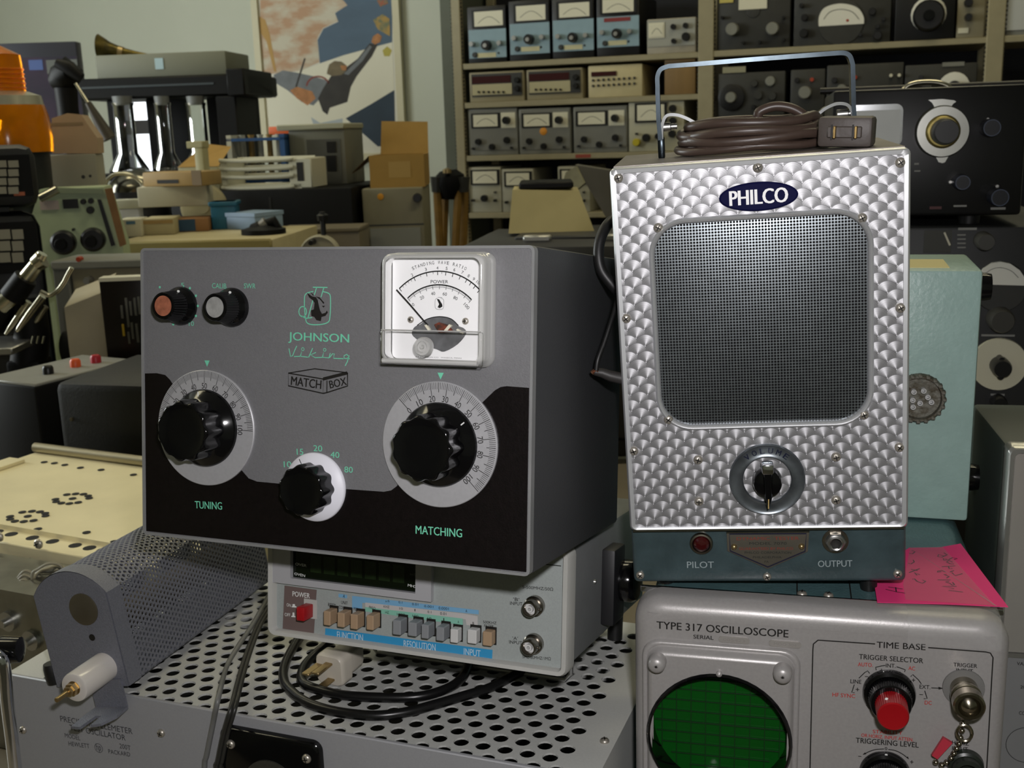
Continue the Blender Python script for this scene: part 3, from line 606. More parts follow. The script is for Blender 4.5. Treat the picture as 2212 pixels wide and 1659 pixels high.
q = PH.f(1829, 284, .024); pm = Matrix.Translation((q[0], .024, q[1])) @ Matrix.Rotation(rad(4), 4, 'Y') @ Matrix.Rotation(rad(-14), 4, 'Z')
pg = obj('plug', G().rbox(-.0150, -.009, -.0085, .0150, .012, .0085, .0022, 2), mat('brown_plug', '463f3b', .5, var=.1, bump=.2), ct); pg.matrix_local = pm
obj('plug_ridge', G().rbox(-.0095, -.0105, -.0032, .0095, -.006, .0032, .0006, 1), MATS['brown_plug'], pg)
for x in (-.0052, .0064):
    obj('blade', G().rbox(x-.0006, -.0135, -.0034, x+.0009, -.009, .0034, .0003, 1), mat('dull_brass', '8a744a', .35, .9), pg)
    obj('blade_slot', G().box(x-.0022, -.0107, -.0042, x-.0013, -.0100, .0042), MATS['slot_dark'], pg, 0)
g = G(); g.tube(catmull([(-.0110, .008, 0), (-.026, .012, -.002), (-.05, .02, -.006)], 5), .003, 8); obj('plug_lead', g, BRN, pg, 60)
# ================================================================ frequency counter under the tuner
CT = Fr((-.1779, .7262, 1.35-.3401), -8.9, -.6, -21.7); CW, CD, CH = .2224, .20, .0828
cn = thing('frequency_counter', 'pale grey frequency counter with tan, grey and white push buttons under the tuner', 'frequency counter', CT)
BEZ = mat('counter_bezel', 'b5b5b0', .45, var=.04, bump=.1, bscale=600); PAN = mat('counter_panel', '9aa09e', .5, var=.05, vscale=900); CBODY = mat('counter_case', '6e7070', .5, var=.06, bump=.15, bscale=700)
O_ = rrect(0, 0, CW, CH, .006, 4); I_ = rrect(.0050, .0045, CW-.0050, CH-.0030, .002, 4)
g = G(); g.loft([[(x, y, z) for x, z in L] for L, y in ((rrect(.002, .002, CW-.002, CH-.002, .006, 4), .016), (O_, .014), (O_, .003), (rrect(.001, .001, CW-.001, CH-.001, .0055, 4), 0), (rrect(.0040, .0034, CW-.0040, CH-.0025, .003, 4), .0005), (I_, .003), (I_, .008))], False, False); obj('bezel', g, BEZ, cn, 40)
obj('case', G().rbox(.003, .012, .003, CW-.003, CD, CH-.001, .003), CBODY, cn)
obj('front_panel', G().box(.0045, .0052, .004, CW-.0045, .012, CH-.003), PAN, cn, 0)
YP = .0051
def cf(px, py, y=YP): return CT.f(px, py, y)
# display surround and window
(xa, za), (xb, zb) = cf(588, 1262), cf(940, 1180)
sx0, sz0 = cf(588, 1254); sx1 = cf(937, 1250)[0]; szt = CH-.003
wx0_, wz0_ = cf(634, 1246); wx1_ = cf(903, 1270)[0]
dsp = obj('display_surround', G().box(sx0, .001, sz0, wx0_, .0055, szt).box(wx1_, .001, sz0, sx1, .0055, szt).box(wx0_, .001, sz0, wx1_, .0055, wz0_), mat('counter_surround', 'a7a7aa', .5), cn, 0)
obj('display_window', G().box(wx0_, .0046, wz0_, wx1_, .0056, szt), mat('display_smoke', '0b1208', .12, spec=.5), dsp, 0)
g = G()
for i in range(7):
    x = wx0_+.014+i*(wx1_-wx0_-.022)/7; g.box(x, .00455, wz0_+.005, x+.0085, .0047, wz0_+.017)
obj('digit_tubes', g, mat('dead_digits', '16260c', .4, var=.3, vscale=300), dsp, 0)
for s, L, R in (('OVER', (638, 1218), (662, 1222)), ('OVEN', (636, 1239), (659, 1244)), ('MHZ', (881, 1264), (901, 1268)), ('mS', (886, 1240), (899, 1242))):
    T(CT, dsp, s, L, R, 5.5, WINK if s != 'mS' else mat('dim_ink', '4a5048', .6), .0045, bold=.02)
# power patch
c = crop(560, 1180, 7.373)
pp = [cf(*q, .0051) for q in c((405, 625), (915, 695), (870, 1385), (375, 1310))]
pw = obj('power_patch', G().extr([(min(max(x, .005), 1), z) for x, z in pp], .0049, .0053), mat('brown_print', '6a5a57', .6), cn, 0)
(L_, R_) = c((530, 755), (805, 790)); T(CT, pw, 'POWER', L_, R_, 11, WINK, .0048, bold=.02)
for s, a, b in (('ON', (437, 930), (505, 945)), ('OFF', (405, 1085), (495, 1095))):
    L_, R_ = c(a, b); T(CT, pw, s, L_, R_, 7, WINK, .0048, bold=.01)
for q in (((520, 970), (595, 975), (595, 955), (575, 950), (570, 920), (535, 918), (532, 955), (520, 955)), ((515, 1125), (580, 1130), (580, 1112), (565, 1110), (562, 1055), (535, 1052), (532, 1105), (515, 1108))):
    v = [cf(*p) for p in c(*q)]; obj('print_symbol', G().add([(a, .0048, b) for a, b in v], [tuple(range(len(v)))]), WINK, pw, 0)
def button(px0, py0, px1, py1, m, name='push_button', depth=.010, par=cn):
    """front rectangle of the cap in pixels at its own protrusion"""
    x0, z1 = cf(px0, py0, YP-depth); x1, z0 = cf(px1, py1, YP-depth)
    b = obj(name, G().rbox(x0, YP-depth, z0, x1, YP+.003, z1, .0005, 1), m, par, 30)
    obj('button_slot', G().box(x0-.0007, .0046, z0-.0007, x1+.0007, .0054, z1+.0016), MATS['slot_dark'], b, 0); return b
TAN = mat('tan_plastic', 'a68c70', .5); GRB = mat('grey_plastic', '85888b', .5); WHB = mat('white_plastic', 'c8c8c6', .45)
(a, b), (c_, d_) = c((590, 975), (715, 1200)); x0, z1 = cf(a, b-1, -.007); x1, z0 = cf(c_, d_, -.007)
obj('power_frame', G().box(x0-.001, .0043, z0-.001, x1+.0032, .005, z1+.003), BEZ, pw, 0); obj('power_button', G().rbox(x0, -.007, z0, x1, .006, z1, .0007, 2), mat('red_plastic', 'a01018', .4), pw)
for q in (((1022, 1030), (1128, 1270)), ((1240, 1055), (1352, 1300)), ((1448, 1080), (1560, 1332)), ((1705, 1098), (1815, 1345))):
    (a, b), (c_, d_) = c(*q); button(a, b, c_, d_, TAN)
for q in ((848, 1339, 865, 1373), (881, 1344, 899, 1376), (910, 1349, 925, 1381), (942, 1354, 958, 1386)): button(*q, GRB)
c2 = crop(860, 1190, 4.096)
for q, m in ((((460, 690), (525, 820)), WHB), (((612, 695), (690, 828)), WHB), (((747, 712), (825, 848)), TAN)):
    (a, b), (c_, d_) = c2(*q); button(a, b, c_, d_, m, depth=.007)
# printed bands
def band(pts, m, y=.00495, name='printed_band'):
    v = [cf(*p) for p in pts]; return obj(name, G().extr(v, y, y+.0002), m, cn, 0)
CY1 = mat('cyan_print', '2f8fc0', .6, var=.05); CY2 = mat('light_blue_print', '73a5c8', .6); MI2 = mat('mint_print', '7fb8a4', .6); WH2 = mat('white_print', 'b9b6b4', .6)
band([(703, 1357), (1064, 1404), (1063, 1424), (702, 1375)], CY1)
band([*c((1480, 790)), (1034, 1318), (1034, 1327), *c((1640, 900), (1640, 1010), (1480, 985))], CY2, .0050)
band([*c((1690, 895)), (1000, 1325), (1032, 1331), (1032, 1353), (1008, 1350), (1006, 1338), *c((1690, 965))], WH2, .0049)
band([*c((1690, 965)), (1000, 1336), (1000, 1350), *c((1690, 1035))], MI2, .0048)
band(c((1265, 755), (1400, 775), (1400, 830), (1265, 810)), CY2)
bl = INK
for s, L, R, h in (('RESET', (709, 1306), (725, 1309), 8), ('UNIT', (737, 1301), (751, 1303), 7), ('COUNTER', (732, 1311), (757, 1316), 7), ('PERIOD', (764, 1315), (784, 1319), 7), ('FREQ', (797, 1312), (811, 1315), 7), ('A', (741, 1287), (745, 1288), 7)):
    T(CT, cn, s, L, R, h, bl, .0046, bold=.01)
d3 = crop(560, 1170, 5.53)
for row in ((('µS', 1510, 710, 45), ('0.1', 1665, 722, 45), ('0.01', 1825, 745, 75), ('0.001', 1970, 770, 110)), (('KHZ', 1485, 775, 70), ('10', 1675, 798, 40), ('1', 1855, 818, 10), ('0.1', 2010, 838, 45)), (('HZ', 1505, 843, 45), ('1000', 1645, 865, 95), ('100', 1830, 885, 70), ('10', 2010, 912, 45))):
    for s, x, y, w in row:
        (L_, R_) = d3((x, y), (x+w, y+w*.09)); T(CT, cn, s, L_, R_, 5, bl, .0046)
for s, x, y, w in (('0.0001', 358, 505, 90), ('0.01', 372, 553, 55), ('1', 400, 607, 8), ('A', 597, 530, 14), ('A', 526, 628, 14), ('B', 658, 640, 14), ('500KHZ', 752, 628, 118), ('FILTER', 762, 662, 84)):
    (L_, R_) = c2((x, y), (x+w, y+w*.09)); T(CT, cn, s, L_, R_, 6, bl, .0046)
for s, L, R, h in (('FUNCTION', (728, 1371), (784, 1378), 15), ('RESOLUTION', (872, 1390), (941, 1399), 15), ('INPUT', (1002, 1407), (1038, 1412), 14)): T(CT, cn, s, L, R, h, mat('pale_ink', 'b9ccd6', .6), .0046, bold=.01)
for s, a, b in (('\u2018B\u2019', (1018, 425), (1072, 432)), ('INPUT', (990, 462), (1100, 470)), ('5-500MHZ/50\u03a9', (1100, 318), (1372, 340)), ('\u2018A\u2019', (1012, 770), (1060, 776)), ('INPUT', (982, 805), (1098, 815)), ('5HZ-80MHZ/1M\u03a9', (1100, 935), (1350, 955))):
    L_, R_ = c2(a, b); T(CT, cn, s, L_, R_, 7, bl, .0046)
NICK = mat('bnc_nickel', '8d8880', .25, 1, var=.1)
for q in ((1215, 480), (1205, 815)):
    (p,) = c2(q); x, z = cf(*p)
    g = G(); g.lathe([(.0066, 0), (.0066, .0035), (.0058, .0042), (.0052, .0042), (.0052, .011), (.0048, .0116), (.0040, .0116), (.0038, .008)], (x, YP, z), '-y', 28, False, False); bn = obj('input_connector', g, NICK, cn)
    obj('insulator', G().lathe([(.0039, 0), (.0039, .008), (.0022, .0082), (.0022, .0112), (.0011, .0112), (.0009, .008)], (x, YP, z), '-y', 20, False, True), WHB, bn)
    for s in (-1, 1): obj('bayonet_lug', G().lathe([(.0010, 0), (.0010, .0015)], (x+s*.0052, YP-.008, z), 'x', 8), NICK, bn)
obj('panel_seam', G().box(.008, .0049, CH-.0125, CW-.007, .0053, CH-.0120), MATS['slot_dark'], cn, 0)
# carrying-handle pivot on the right side
y0, z0 = CT.r(1312, 1280, CW); hb = obj('handle_pivot', G().rbox(CW-.004, y0-.005, .012, CW+.0065, y0+.022, .066, .002), mat('pivot_black', '1c1c1e', .5), cn)
obj('pivot_knob', G().lathe([(.015, 0), (.015, .008), (.013, .011), (.006, .0115), (.0001, .0115)], (CW+.006, y0+.018, .040), 'x', 28), BLACK, hb)
obj('pivot_stud', G().lathe([(.0016, 0), (.0012, .0012), (.0001, .0015)], (CW-.003, y0-.022, .047), 'x', 10), STEEL, cn)
for x in (.02, CW-.02):
    w = CT.mat() @ Vector((x, CD-.02, .003)); obj('foot', G().lathe([(.006, -(w.z-(1.35-.393))-.0002), (.0065, 0)], (x, CD-.02, .003), 'z', 12), RUBBER, cn)
x0_, x1_ = .03, CW-.03; yb_ = .10; lg = (CT.mat() @ Vector((.1, yb_, 0))).z-(1.35-.393)-.0015
obj('tilt_bail', G().tube([(x0_, yb_, .004), (x0_, yb_, -lg+.005), (x0_+.004, yb_, -lg), (x1_-.004, yb_, -lg), (x1_, yb_, -lg+.005), (x1_, yb_, .004)], .0019, 8), STEEL, cn)
# ================================================================ oscillator with perforated lid
OS = Fr((-.3953, .7881, BZ+.019), 0, 0, -20.78); OW, OD, OH = .4715, .222, 1.35-.393-BZ-.019
os_ = thing('test_oscillator', 'light grey test oscillator with a perforated lid and black dial window', 'oscillator', OS)
OSG = mat('oscillator_grey', 'b9bab6', .5, var=.03, vscale=600, bump=.08, bscale=900); OSP = mat('oscillator_panel', '98999c', .48, var=.03, vscale=800)
obj('front_panel', G().rbox(0, -.003, -.002, OW, .0004, OH+.0006, .0008, 1), OSP, os_)
obj('cabinet', G().box(.002, .0005, 0, .004, OD, OH-.001).box(OW-.004, .0005, 0, OW-.0005, OD, OH-.001).box(.002, OD-.002, 0, OW-.0005, OD, OH-.001).box(.002, .0005, 0, OW-.0005, OD, .002), OSG, os_, 0)
obj('chassis_inside', G().box(.01, .01, .004, OW-.01, OD-.01, OH-.05), mat('dark_inside', '101010', .8), os_, 0)
px_, py_ = .01552, .01235; rh = .0052; ca = math.atan2(py_, px_); angs = sorted({round(a, 6) for a in (0, ca/2, ca, (ca+PI/2)/2, PI/2)} | {round(PI-a, 6) for a in (0, ca/2, ca, (ca+PI/2)/2)}); angs = angs + [a+PI for a in angs if a < PI-1e-3]
angs = sorted({round(a % (2*PI), 6) for a in angs}); na = len(angs)
V = []; F = []; zt = OH; nrow = 17
for j in range(nrow):
    yc = .0006+j*py_; xs = .4362+(0 if j % 2 else .0078)
    nx_ = 27
    for i in range(nx_):
        xc = xs-i*px_
        k = len(V)
        for a in angs:
            t = min(abs(px_/2/cos(a)) if abs(cos(a)) > 1e-6 else 9, abs(py_/2/sin(a)) if abs(sin(a)) > 1e-6 else 9)
            V.append((xc+t*cos(a), max(yc+t*sin(a), .0004), zt))
        for a in angs: V.append((xc+rh*cos(a), max(yc+rh*sin(a), .0004), zt))
        for a in angs: V.append((xc+rh*cos(a), max(yc+rh*sin(a), .0004), zt-.0014))
        for q in range(na):
            w = (q+1) % na; F += [(k+q, k+w, k+na+w, k+na+q), (k+na+q, k+na+w, k+2*na+w, k+2*na+q)]
    xl = xs-(nx_-.5)*px_; xr = xs+.5*px_; ya, yb = max(yc-py_/2, .0004), yc+py_/2
    for a, b in ((.002, xl), (xr, OW-.0005)):
        k = len(V); V += [(a, ya, zt), (b, ya, zt), (b, yb, zt), (a, yb, zt)]; F.append((k, k+1, k+2, k+3))
yb = .0006+(nrow-.5)*py_; k = len(V); V += [(.002, yb, zt), (OW-.0005, yb, zt), (OW-.0005, OD, zt), (.002, OD, zt)]; F.append((k, k+1, k+2, k+3))
pm_ = bpy.data.meshes.new('perforated_lid'); pm_.from_pydata(V, [], F); obj('perforated_lid', pm_, OSG, os_)
obj('lid_edge', G().box(OW-.0022, .0006, OH-.02, OW, OD, OH-.0002), OSG, os_, 0)
x, y = OS.t(1306, 1602, OH); screw(os_, 0, 0, .0032, ax='z', c=(x, y, OH)); x, y = OS.t(60, 1424, OH)
for p in ((51, 1576), (349, 1583)):
    x, z = OS.f(*p, -.003); screw(os_, x, z, .0032, -.003)
for s, L, R, h in (('PRECISION TELEMETER', (130, 1552), (286, 1580), 12), ('TEST OSCILLATOR', (150, 1571), (271, 1594), 12), ('MODEL', (140, 1588), (173, 1595), 9), ('200T', (258, 1611), (282, 1616), 10), ('HEWLETT', (148, 1606), (193, 1612), 9), ('PACKARD', (234, 1623), (281, 1630), 9)):
    T(OS, os_, s, L, R, h, mat('panel_grey_ink', '3a3b3f', .6), -.0033)
x, z = OS.f(213, 1616, -.0033); hp_ = obj('maker_roundel', G().ribbon([(x+.0036*cos(i/24*2*PI), z+.0036*sin(i/24*2*PI)) for i in range(24)], .0004, -.0033, True), MATS['panel_grey_ink'], os_, 0)
obj('lettering', text_g(G(), 'hp', x, z, .0044, .0072, -.0034, rad(0)), MATS['panel_grey_ink'], hp_, 0)
# dial window: black bezel with lens
bx0, bz1 = OS.f(476, 1566, -.006); bx1 = OS.f(694, 1640, -.006)[0]
dw = obj('dial_window', G().loft([[(x, y, z) for x, z in rrect(bx0+d, bz1-.075+d, bx1-d, bz1-d, .007, 5)] for d, y in ((0, -.003), (0, -.007), (.001, -.0085), (.0016, -.0088))]), BLACK, os_, 40)
xc = (bx0+bx1)/2; zc = bz1-.040
obj('dial_lens', G().lathe([(.0215, 0), (.0215, .0012), (.0005, .0016)], (xc, -.0088, zc), '-y', 40), mat('dial_face_dark', '34342f', .15, var=.3, vscale=300, stretch=(8, 1, 1)), dw)
for x in (bx0+.0095, bx1-.0095):
    for z in (bz1-.0115, bz1-.064): screw(dw, x, z, .0034, -.0088)
for x in (.03, OW-.03):
    for y in (.03, OD-.03): obj('foot', G().lathe([(.011, -.019), (.012, .001)], (x, y, 0), 'z', 14), RUBBER, os_)
# ================================================================ perforated resistor housing lying on the lid
w_ = OS.mat() @ Vector((.0575, -.006, OH)); RBW, RBS, RBH, RBL = .0645, .0720, .0890, .200
RB = Fr((w_.x, w_.y, w_.z+.0008), 0, -8.5, -18.6)
rb = thing('resistor_housing', 'grey perforated housing with rounded top and white ceramic stand-off', 'resistor housing', RB)
RBG = mat('wrinkle_grey', '7c7e88', .45, metal=.35, var=.12, vscale=900, bump=.5, bscale=1400)
n = 12; cz = RBS; h_ = RBH-RBS; Rr = (h_*h_+(RBW/2)**2)/(2*h_); a_ = math.asin(RBW/2/Rr)
prof = [(0, .0), (0, RBS)] + [(RBW/2+Rr*sin(-a_+2*a_*i/n), RBH-Rr+Rr*cos(-a_+2*a_*i/n)) for i in range(1, n)] + [(RBW, RBS), (RBW, 0)]
obj('end_plate', G().extr(prof, -.0025, .0), RBG, rb, 30)
up = [(RBW+.0006, 0), (RBW+.0006, RBS)]
fl_ = [(x+(.0007 if x > RBW-.001 else (-.0007 if x < .001 else 0)), z+(.0007 if z > RBS+.001 else 0)) for x, z in prof]
obj('end_flange', G().loft([[(x, y, z) for x, z in fl_] for y in (-.002, .012)], False, False, close=False), RBG, rb, 30)
# perforated wrapper developed along the profile
L = [0]; 
for i in range(1, len(prof)): L.append(L[-1]+math.dist(prof[i], prof[i-1]))
def on(s):
    s = min(max(s, 0), L[-1]-1e-9); i = max(k for k in range(len(L)) if L[k] <= s); i = min(i, len(L)-2); t = (s-L[i])/(L[i+1]-L[i])
    p, q = prof[i], prof[i+1]; nx, nz = -(q[1]-p[1]), q[0]-p[0]; d = math.hypot(nx, nz)
    return p[0]+(q[0]-p[0])*t, p[1]+(q[1]-p[1])*t, nx/d, nz/d
V = []; F = []; ps, pl_ = .0042, .0036; rs = .00145; m8 = [(1, 0), (1, 1), (0, 1), (-1, 1), (-1, 0), (-1, -1), (0, -1), (1, -1)]; c8 = [(cos(i*PI/4), sin(i*PI/4)) for i in range(8)]
ns = int(L[-1]/ps); ps = L[-1]/ns; nl = int((RBL-.010)/pl_)
for j in range(nl):
    for i in range(ns+(j % 2)):
        s0 = (i+.5-(.5 if j % 2 else 0))*ps; y0 = .010+(j+.5)*pl_; k = len(V)
        for a, b in m8: x, z, nx, nz = on(s0+a*ps/2); V.append((x, y0+b*pl_/2, z))
        for a, b in c8: x, z, nx, nz = on(s0+a*rs); V.append((x, y0+b*rs, z))
        for a, b in c8: x, z, nx, nz = on(s0+a*rs); V.append((x-nx*.0009, y0+b*rs, z-nz*.0009))
        for q in range(8):
            w = (q+1) % 8; F += [(k+q, k+w, k+8+w, k+8+q), (k+8+q, k+8+w, k+16+w, k+16+q)]
pmh = bpy.data.meshes.new('perforated_wrapper'); pmh.from_pydata(V, [], F); obj('perforated_wrapper', pmh, RBG, rb)
obj('base_plate', G().box(0, 0, 0, RBW, RBL, .0012), RBG, rb, 0); obj('back_plate', G().extr(prof, RBL-.002, RBL), RBG, rb, 30)
obj('resistor_core', G().lathe([(.012, 0), (.012, .16)], (RBW/2, .02, .034), 'y', 24), mat('core_tan', '6c6250', .6, var=.3, vscale=90), rb)
x, z = RB.f(181, 1316, -.0025); obj('knockout_disc', G().lathe([(.0122, 0), (.0122, .0007), (.0118, .0009), (.0001, .0009)], (x, -.0025, z), '-y', 40), mat('bronze_disc', '6a6353', .5, .7, var=.15), rb)
x, z = RB.f(199, 1377, -.0025); obj('screw_hole', G().lathe([(.0026, 0), (.0026, .0002)], (x, -.0025, z), '-y', 16), MATS['slot_dark'], rb)
x, z = RB.f(226, 1440, -.0025); CER = mat('white_ceramic', 'cfcac4', .25, var=.03, coat=.4)
so = obj('ceramic_standoff', G().lathe([(.0108, 0), (.0108, .031), (.0104, .0325), (.0095, .033), (.0046, .033), (.0044, .029)], (x, -.0025, z), '-y', 40, cap1=True), CER, rb)
obj('stud', G().lathe([(.0019, 0), (.0019, .018), (.0016, .0188)], (x, -.0345, z), '-y', 14), BRASS, so); obj('nut', G().lathe([(.0048, 0), (.0048, .004)], (x, -.0355, z), '-y', 6), BRASS, so, 20); obj('washer', G().lathe([(.0052, 0), (.0052, .001)], (x, -.0348, z), '-y', 20), BRASS, so); obj('lock_nut', G().lathe([(.0038, 0), (.0038, .0026)], (x, -.0396, z), '-y', 6), BRASS, so, 20)
# mounting foot with a slot, bent forward from the end plate
x0, x1 = .032, .060
ft = obj('mounting_foot', G().box(x0, -.0040, -.016, x1, -.0025, .006), RBG, rb, 0)
P_ = [(x0, -.003), (x1, -.003), (x1+.001, -.017), (x1-.004, -.028), (x0+.0165, -.030), (x0+.0155, -.017), (x0+.0105, -.017), (x0+.0095, -.033), (x0+.001, -.032), (x0-.001, -.014)]
obj('slotted_tab', G().loft([[(x, y, -.0175) for x, y in P_], [(x, y, -.0155) for x, y in P_]]), RBG, ft, 20)
obj('rubber_grommet', G().lathe([(.0062, 0), (.0068, .004), (.0068, .012), (.006, .0155)], (-.0085, .006, .0), 'z', 20), RUBBER, rb)
# ================================================================ cords on the lid
zt_ = BZ+.019+OH
def lid(px, py, dz): p = atz(px, py, zt_+dz); return (p.x, p.y, p.z)
bc = thing('counter_power_cord', 'thick black power cord looped under the frequency counter with a white plug', 'power cord', Matrix.Translation((-.15, .72, zt_)))
loc = bc.matrix_world.inverted()
def toL(pts): return [loc @ Vector(p) for p in pts]
outer = [lid(670, 1340, .0038)] + [lid(x, y, .0038) for x, y in ((642, 1384), (616, 1434), (613, 1468), (627, 1491), (660, 1516), (716, 1535), (800, 1546), (870, 1540), (940, 1522), (1000, 1504), (1055, 1487), (1104, 1462), (1150, 1436))] + [lid(1180, 1400, .0038)]
inner = [lid(720, 1380, .008)] + [lid(x, y, .0042) for x, y in ((682, 1412), (656, 1442), (653, 1472), (683, 1488), (744, 1502), (828, 1507), (905, 1505), (962, 1489), (996, 1467), (1010, 1440))] + [lid(1016, 1400, .0045)]
CORD = mat('black_cord', '141414', .3, var=.1)
obj('cord', G().tube(catmull(toL(outer), 6), .0036, 10), CORD, bc, 60); obj('cord_inner_loop', G().tube(catmull(toL(inner), 6), .0036, 10), CORD, bc, 60)
pf = lid(684, 1474, .0003); PGm = loc @ (Matrix.Translation(pf) @ Matrix.Rotation(rad(-27), 4, 'Z'))
WPL = mat('white_vinyl_plug', 'c9c2b4', .35, var=.03)
PLW, PLH, PLD = .0240, .0238, .022
pb = obj('plug', G().loft([[(PLW/2+(x-PLW/2)*s, y, PLH/2+(z-PLH/2)*s) for x, z in rrect(0, 0, PLW, PLH, .005, 4)] for s, y in ((.9, 0), (.98, .0012), (1, .004), (1, .012), (.78, .014), (.76, .030), (.6, .034))]), WPL, bc, 40); pb.matrix_local = PGm
for (x, z), w in (((.0125, .0175), 1), ((.0035, .0150), 1), ((.0135, .0052), 1)):
    pr = obj('prong', G().rbox(x-.0031, -.017, z-.0009, x+.0031, .001, z+.0009, .0004, 1), BRASS, pb)
# two cables hanging over the front of the oscillator
def drape(tops, fronts, dz, dy):
    P = [lid(x, y, dz) for x, y in tops]
    for x, y in fronts: q = OS.hit(x, y, 1, dy); P.append(tuple(OS.mat() @ q))
    q = OS.hit(*fronts[-1], 1, dy); P.append(tuple(OS.mat() @ Vector((q.x-.004, q.y-.002, q.z-.05)))); return P
gc = drape(((592, 1262), (572, 1302), (545, 1350), (512, 1400), (489, 1442)), ((472, 1507), (461, 1560), (447, 1630), (442, 1659)), .012, -.0075)
tag(obj('grey_cable', G().tube(catmull(gc, 6), .0019, 8), mat('grey_vinyl', '6d6e6c', .4), None, 60), 'thin grey cable hanging over the oscillator front', 'cable')
tc_ = drape(((600, 1285), (582, 1312), (559, 1350), (537, 1406), (520, 1462)), ((503, 1529), (487, 1583), (474, 1645), (471, 1659)), .0125, -.0105)
tag(obj('twin_lead', G().tube(catmull([(x-.0012, y-.0006, z) for x, y, z in tc_], 6), .0017, 8).tube(catmull([(x+.0016, y+.0006, z) for x, y, z in tc_], 6), .0017, 8), mat('dark_twin_vinyl', '2b2b28', .4), None, 60), 'black twin-lead cable hanging beside the thin grey cable', 'cable')
# ================================================================ oscilloscope at the lower right
SZ = 1.35-.2846; SO = Fr((.071, .6447, BZ+.012), 0, 0, -14.08); SW, SD, SHH = .2195, .46, SZ-BZ-.012
so_ = thing('oscilloscope', 'silver grey oscilloscope with round green screen under the upright tester', 'oscilloscope', SO)
SIL = mat('scope_silver', 'a5a2a0', .38, metal=.3, var=.04, vscale=500, bump=.05, bscale=900)
SCASE = mat('scope_blue_enamel', '4c686b', .3, var=.1, vscale=90, bump=.3, bscale=500, coat=.2)
g = G(); g.loft([[(x, y, z) for x, z in rrect(d, d, SW-d, SHH-d, .016-d*.3, 6)] for d, y in ((0, .020), (0, .010), (.0008, .0062), (.003, .0025), (.006, .0006), (.009, 0), (.0125, 0))], False, False); fp = obj('front_casting', g, SIL, so_, 60)
g = G(); g.loft([[(x, y, z) for x, z in rrect(.008, .003, SW-.004, SHH-.0012, .014, 6)] for y in (.018, SD)]); obj('case', g, SCASE, so_, 30)
obj('top_band', G().rbox(.002, .0195, SHH-.004, SW-.002, .022, SHH+.0002, .0006, 1), CHROME, so_)
for p in ((1722, 1285), (1840, 1300)):
    x, y = SO.t(*p, SHH-.001); obj('case_seam', G().box(x-.0004, .021, SHH-.0013, x+.0004, .1, SHH-.0009), MATS['slot_dark'], so_, 0)
for p in ((1733, 1303), (1791, 1304)):
    x, y = SO.t(*p, SHH-.001); screw(so_, 0, 0, .0031, ax='z', c=(x, max(y, .0255), SHH-.0012))
c = crop(1350, 1250, 4.056); YS = -.0003
for s, a, b, h in (('TYPE 317 OSCILLOSCOPE', (278, 405), (1432, 483), 66), ('SERIAL', (600, 507), (776, 519), 34)):
    L_, R_ = c(a, b); T(SO, so_, s, L_, R_, h/4.056, INK, YS, bold=.02)
for a, b, s in (((822, 525), (1092, 545), '005423'), ((1262, 562), (1545, 582), 'MOD 304')):
    (A, Bq) = c(a, b); x0, z0 = SO.f(*A); x1, z1 = SO.f(*Bq); zc = (z0+z1)/2
    tg_ = obj('serial_tag', G().extr(rrect(x0, zc-.0020, x1, zc+.0020, .0019, 4), -.0007, .0), mat('tag_silver', 'a5a19c', .4, .4), so_, 30)
    obj('lettering', text_g(G(), s, (x0+x1)/2, zc, (x1-x0)*.7, .0018, -.0008), mat('stamped', '86827d', .5), tg_, 0)
# CRT bezel
x0, _ = SO.f(1388, 1520); x1, _ = SO.f(1727, 1520); _, z1 = SO.f(1560, 1391); Rc = (x1-x0)/2-.0035; z0 = z1-2*Rc-.032
def bl_(d): return rrect(x0+d, z0+d, x1-d, z1-d, max(.011-d*.4, .004), 6)
g = G(); g.loft([[(x, y, z) for x, z in bl_(d)] for d, y in ((0, 0), (.0003, -.0018), (.0012, -.0026), (.0024, -.0026), (.0030, -.0020), (.0036, -.0026), (.0042, -.006), (.0056, -.0078), (.007, -.0082))], False, False); bz_ = obj('crt_bezel', g, SIL, so_, 50)
xc, zc = (x0+x1)/2, (z0+z1)/2; g = G(); hole = [(xc+Rc*cos(2*PI*i/48), zc+Rc*sin(2*PI*i/48)) for i in range(48)]
rin = (x0+.007, z0+.007, x1-.007, z1-.007)
g.loft([[(x, -.0082, z) for x, z in hole], [(xc+(x-xc)*.975, -.0100, zc+(z-zc)*.975) for x, z in hole], [(xc+(x-xc)*.95, -.0092, zc+(z-zc)*.95) for x, z in hole], [(xc+(x-xc)*.945, .0155, zc+(z-zc)*.945) for x, z in hole]], False, False)
obj('crt_ring', g, BLACK, bz_, 50)
g = G(); hp2 = hole; k = []
for x, z in hp2:
    dx, dz = x-xc, z-zc; t = min((rin[2]-xc)/abs(dx) if abs(dx) > 1e-6 else 9e9, (rin[3]-zc)/abs(dz) if abs(dz) > 1e-6 else 9e9); k.append((xc+dx*t, zc+dz*t))
cor = [(rin[0], rin[1]), (rin[2], rin[1]), (rin[0], rin[3]), (rin[2], rin[3])]
for X, Z in cor:
    q = min(range(48), key=lambda i: (k[i][0]-X)**2+(k[i][1]-Z)**2); k[q] = (X, Z)
g.loft([[(x, -.0082, z) for x, z in k], [(x, -.0082, z) for x, z in hp2]], False, False); obj('bezel_plate', g, SIL, bz_, 0)
plate_hole(gpl_ := G(), (.009, .009, SW-.009, SHH-.009), [(xc+Rc*.96*cos(2*PI*(i+.5)/64), zc+Rc*.96*sin(2*PI*(i+.5)/64)) for i in range(64)], .0002, .004, .016); obj('front_plate', gpl_, SIL, so_, 30)
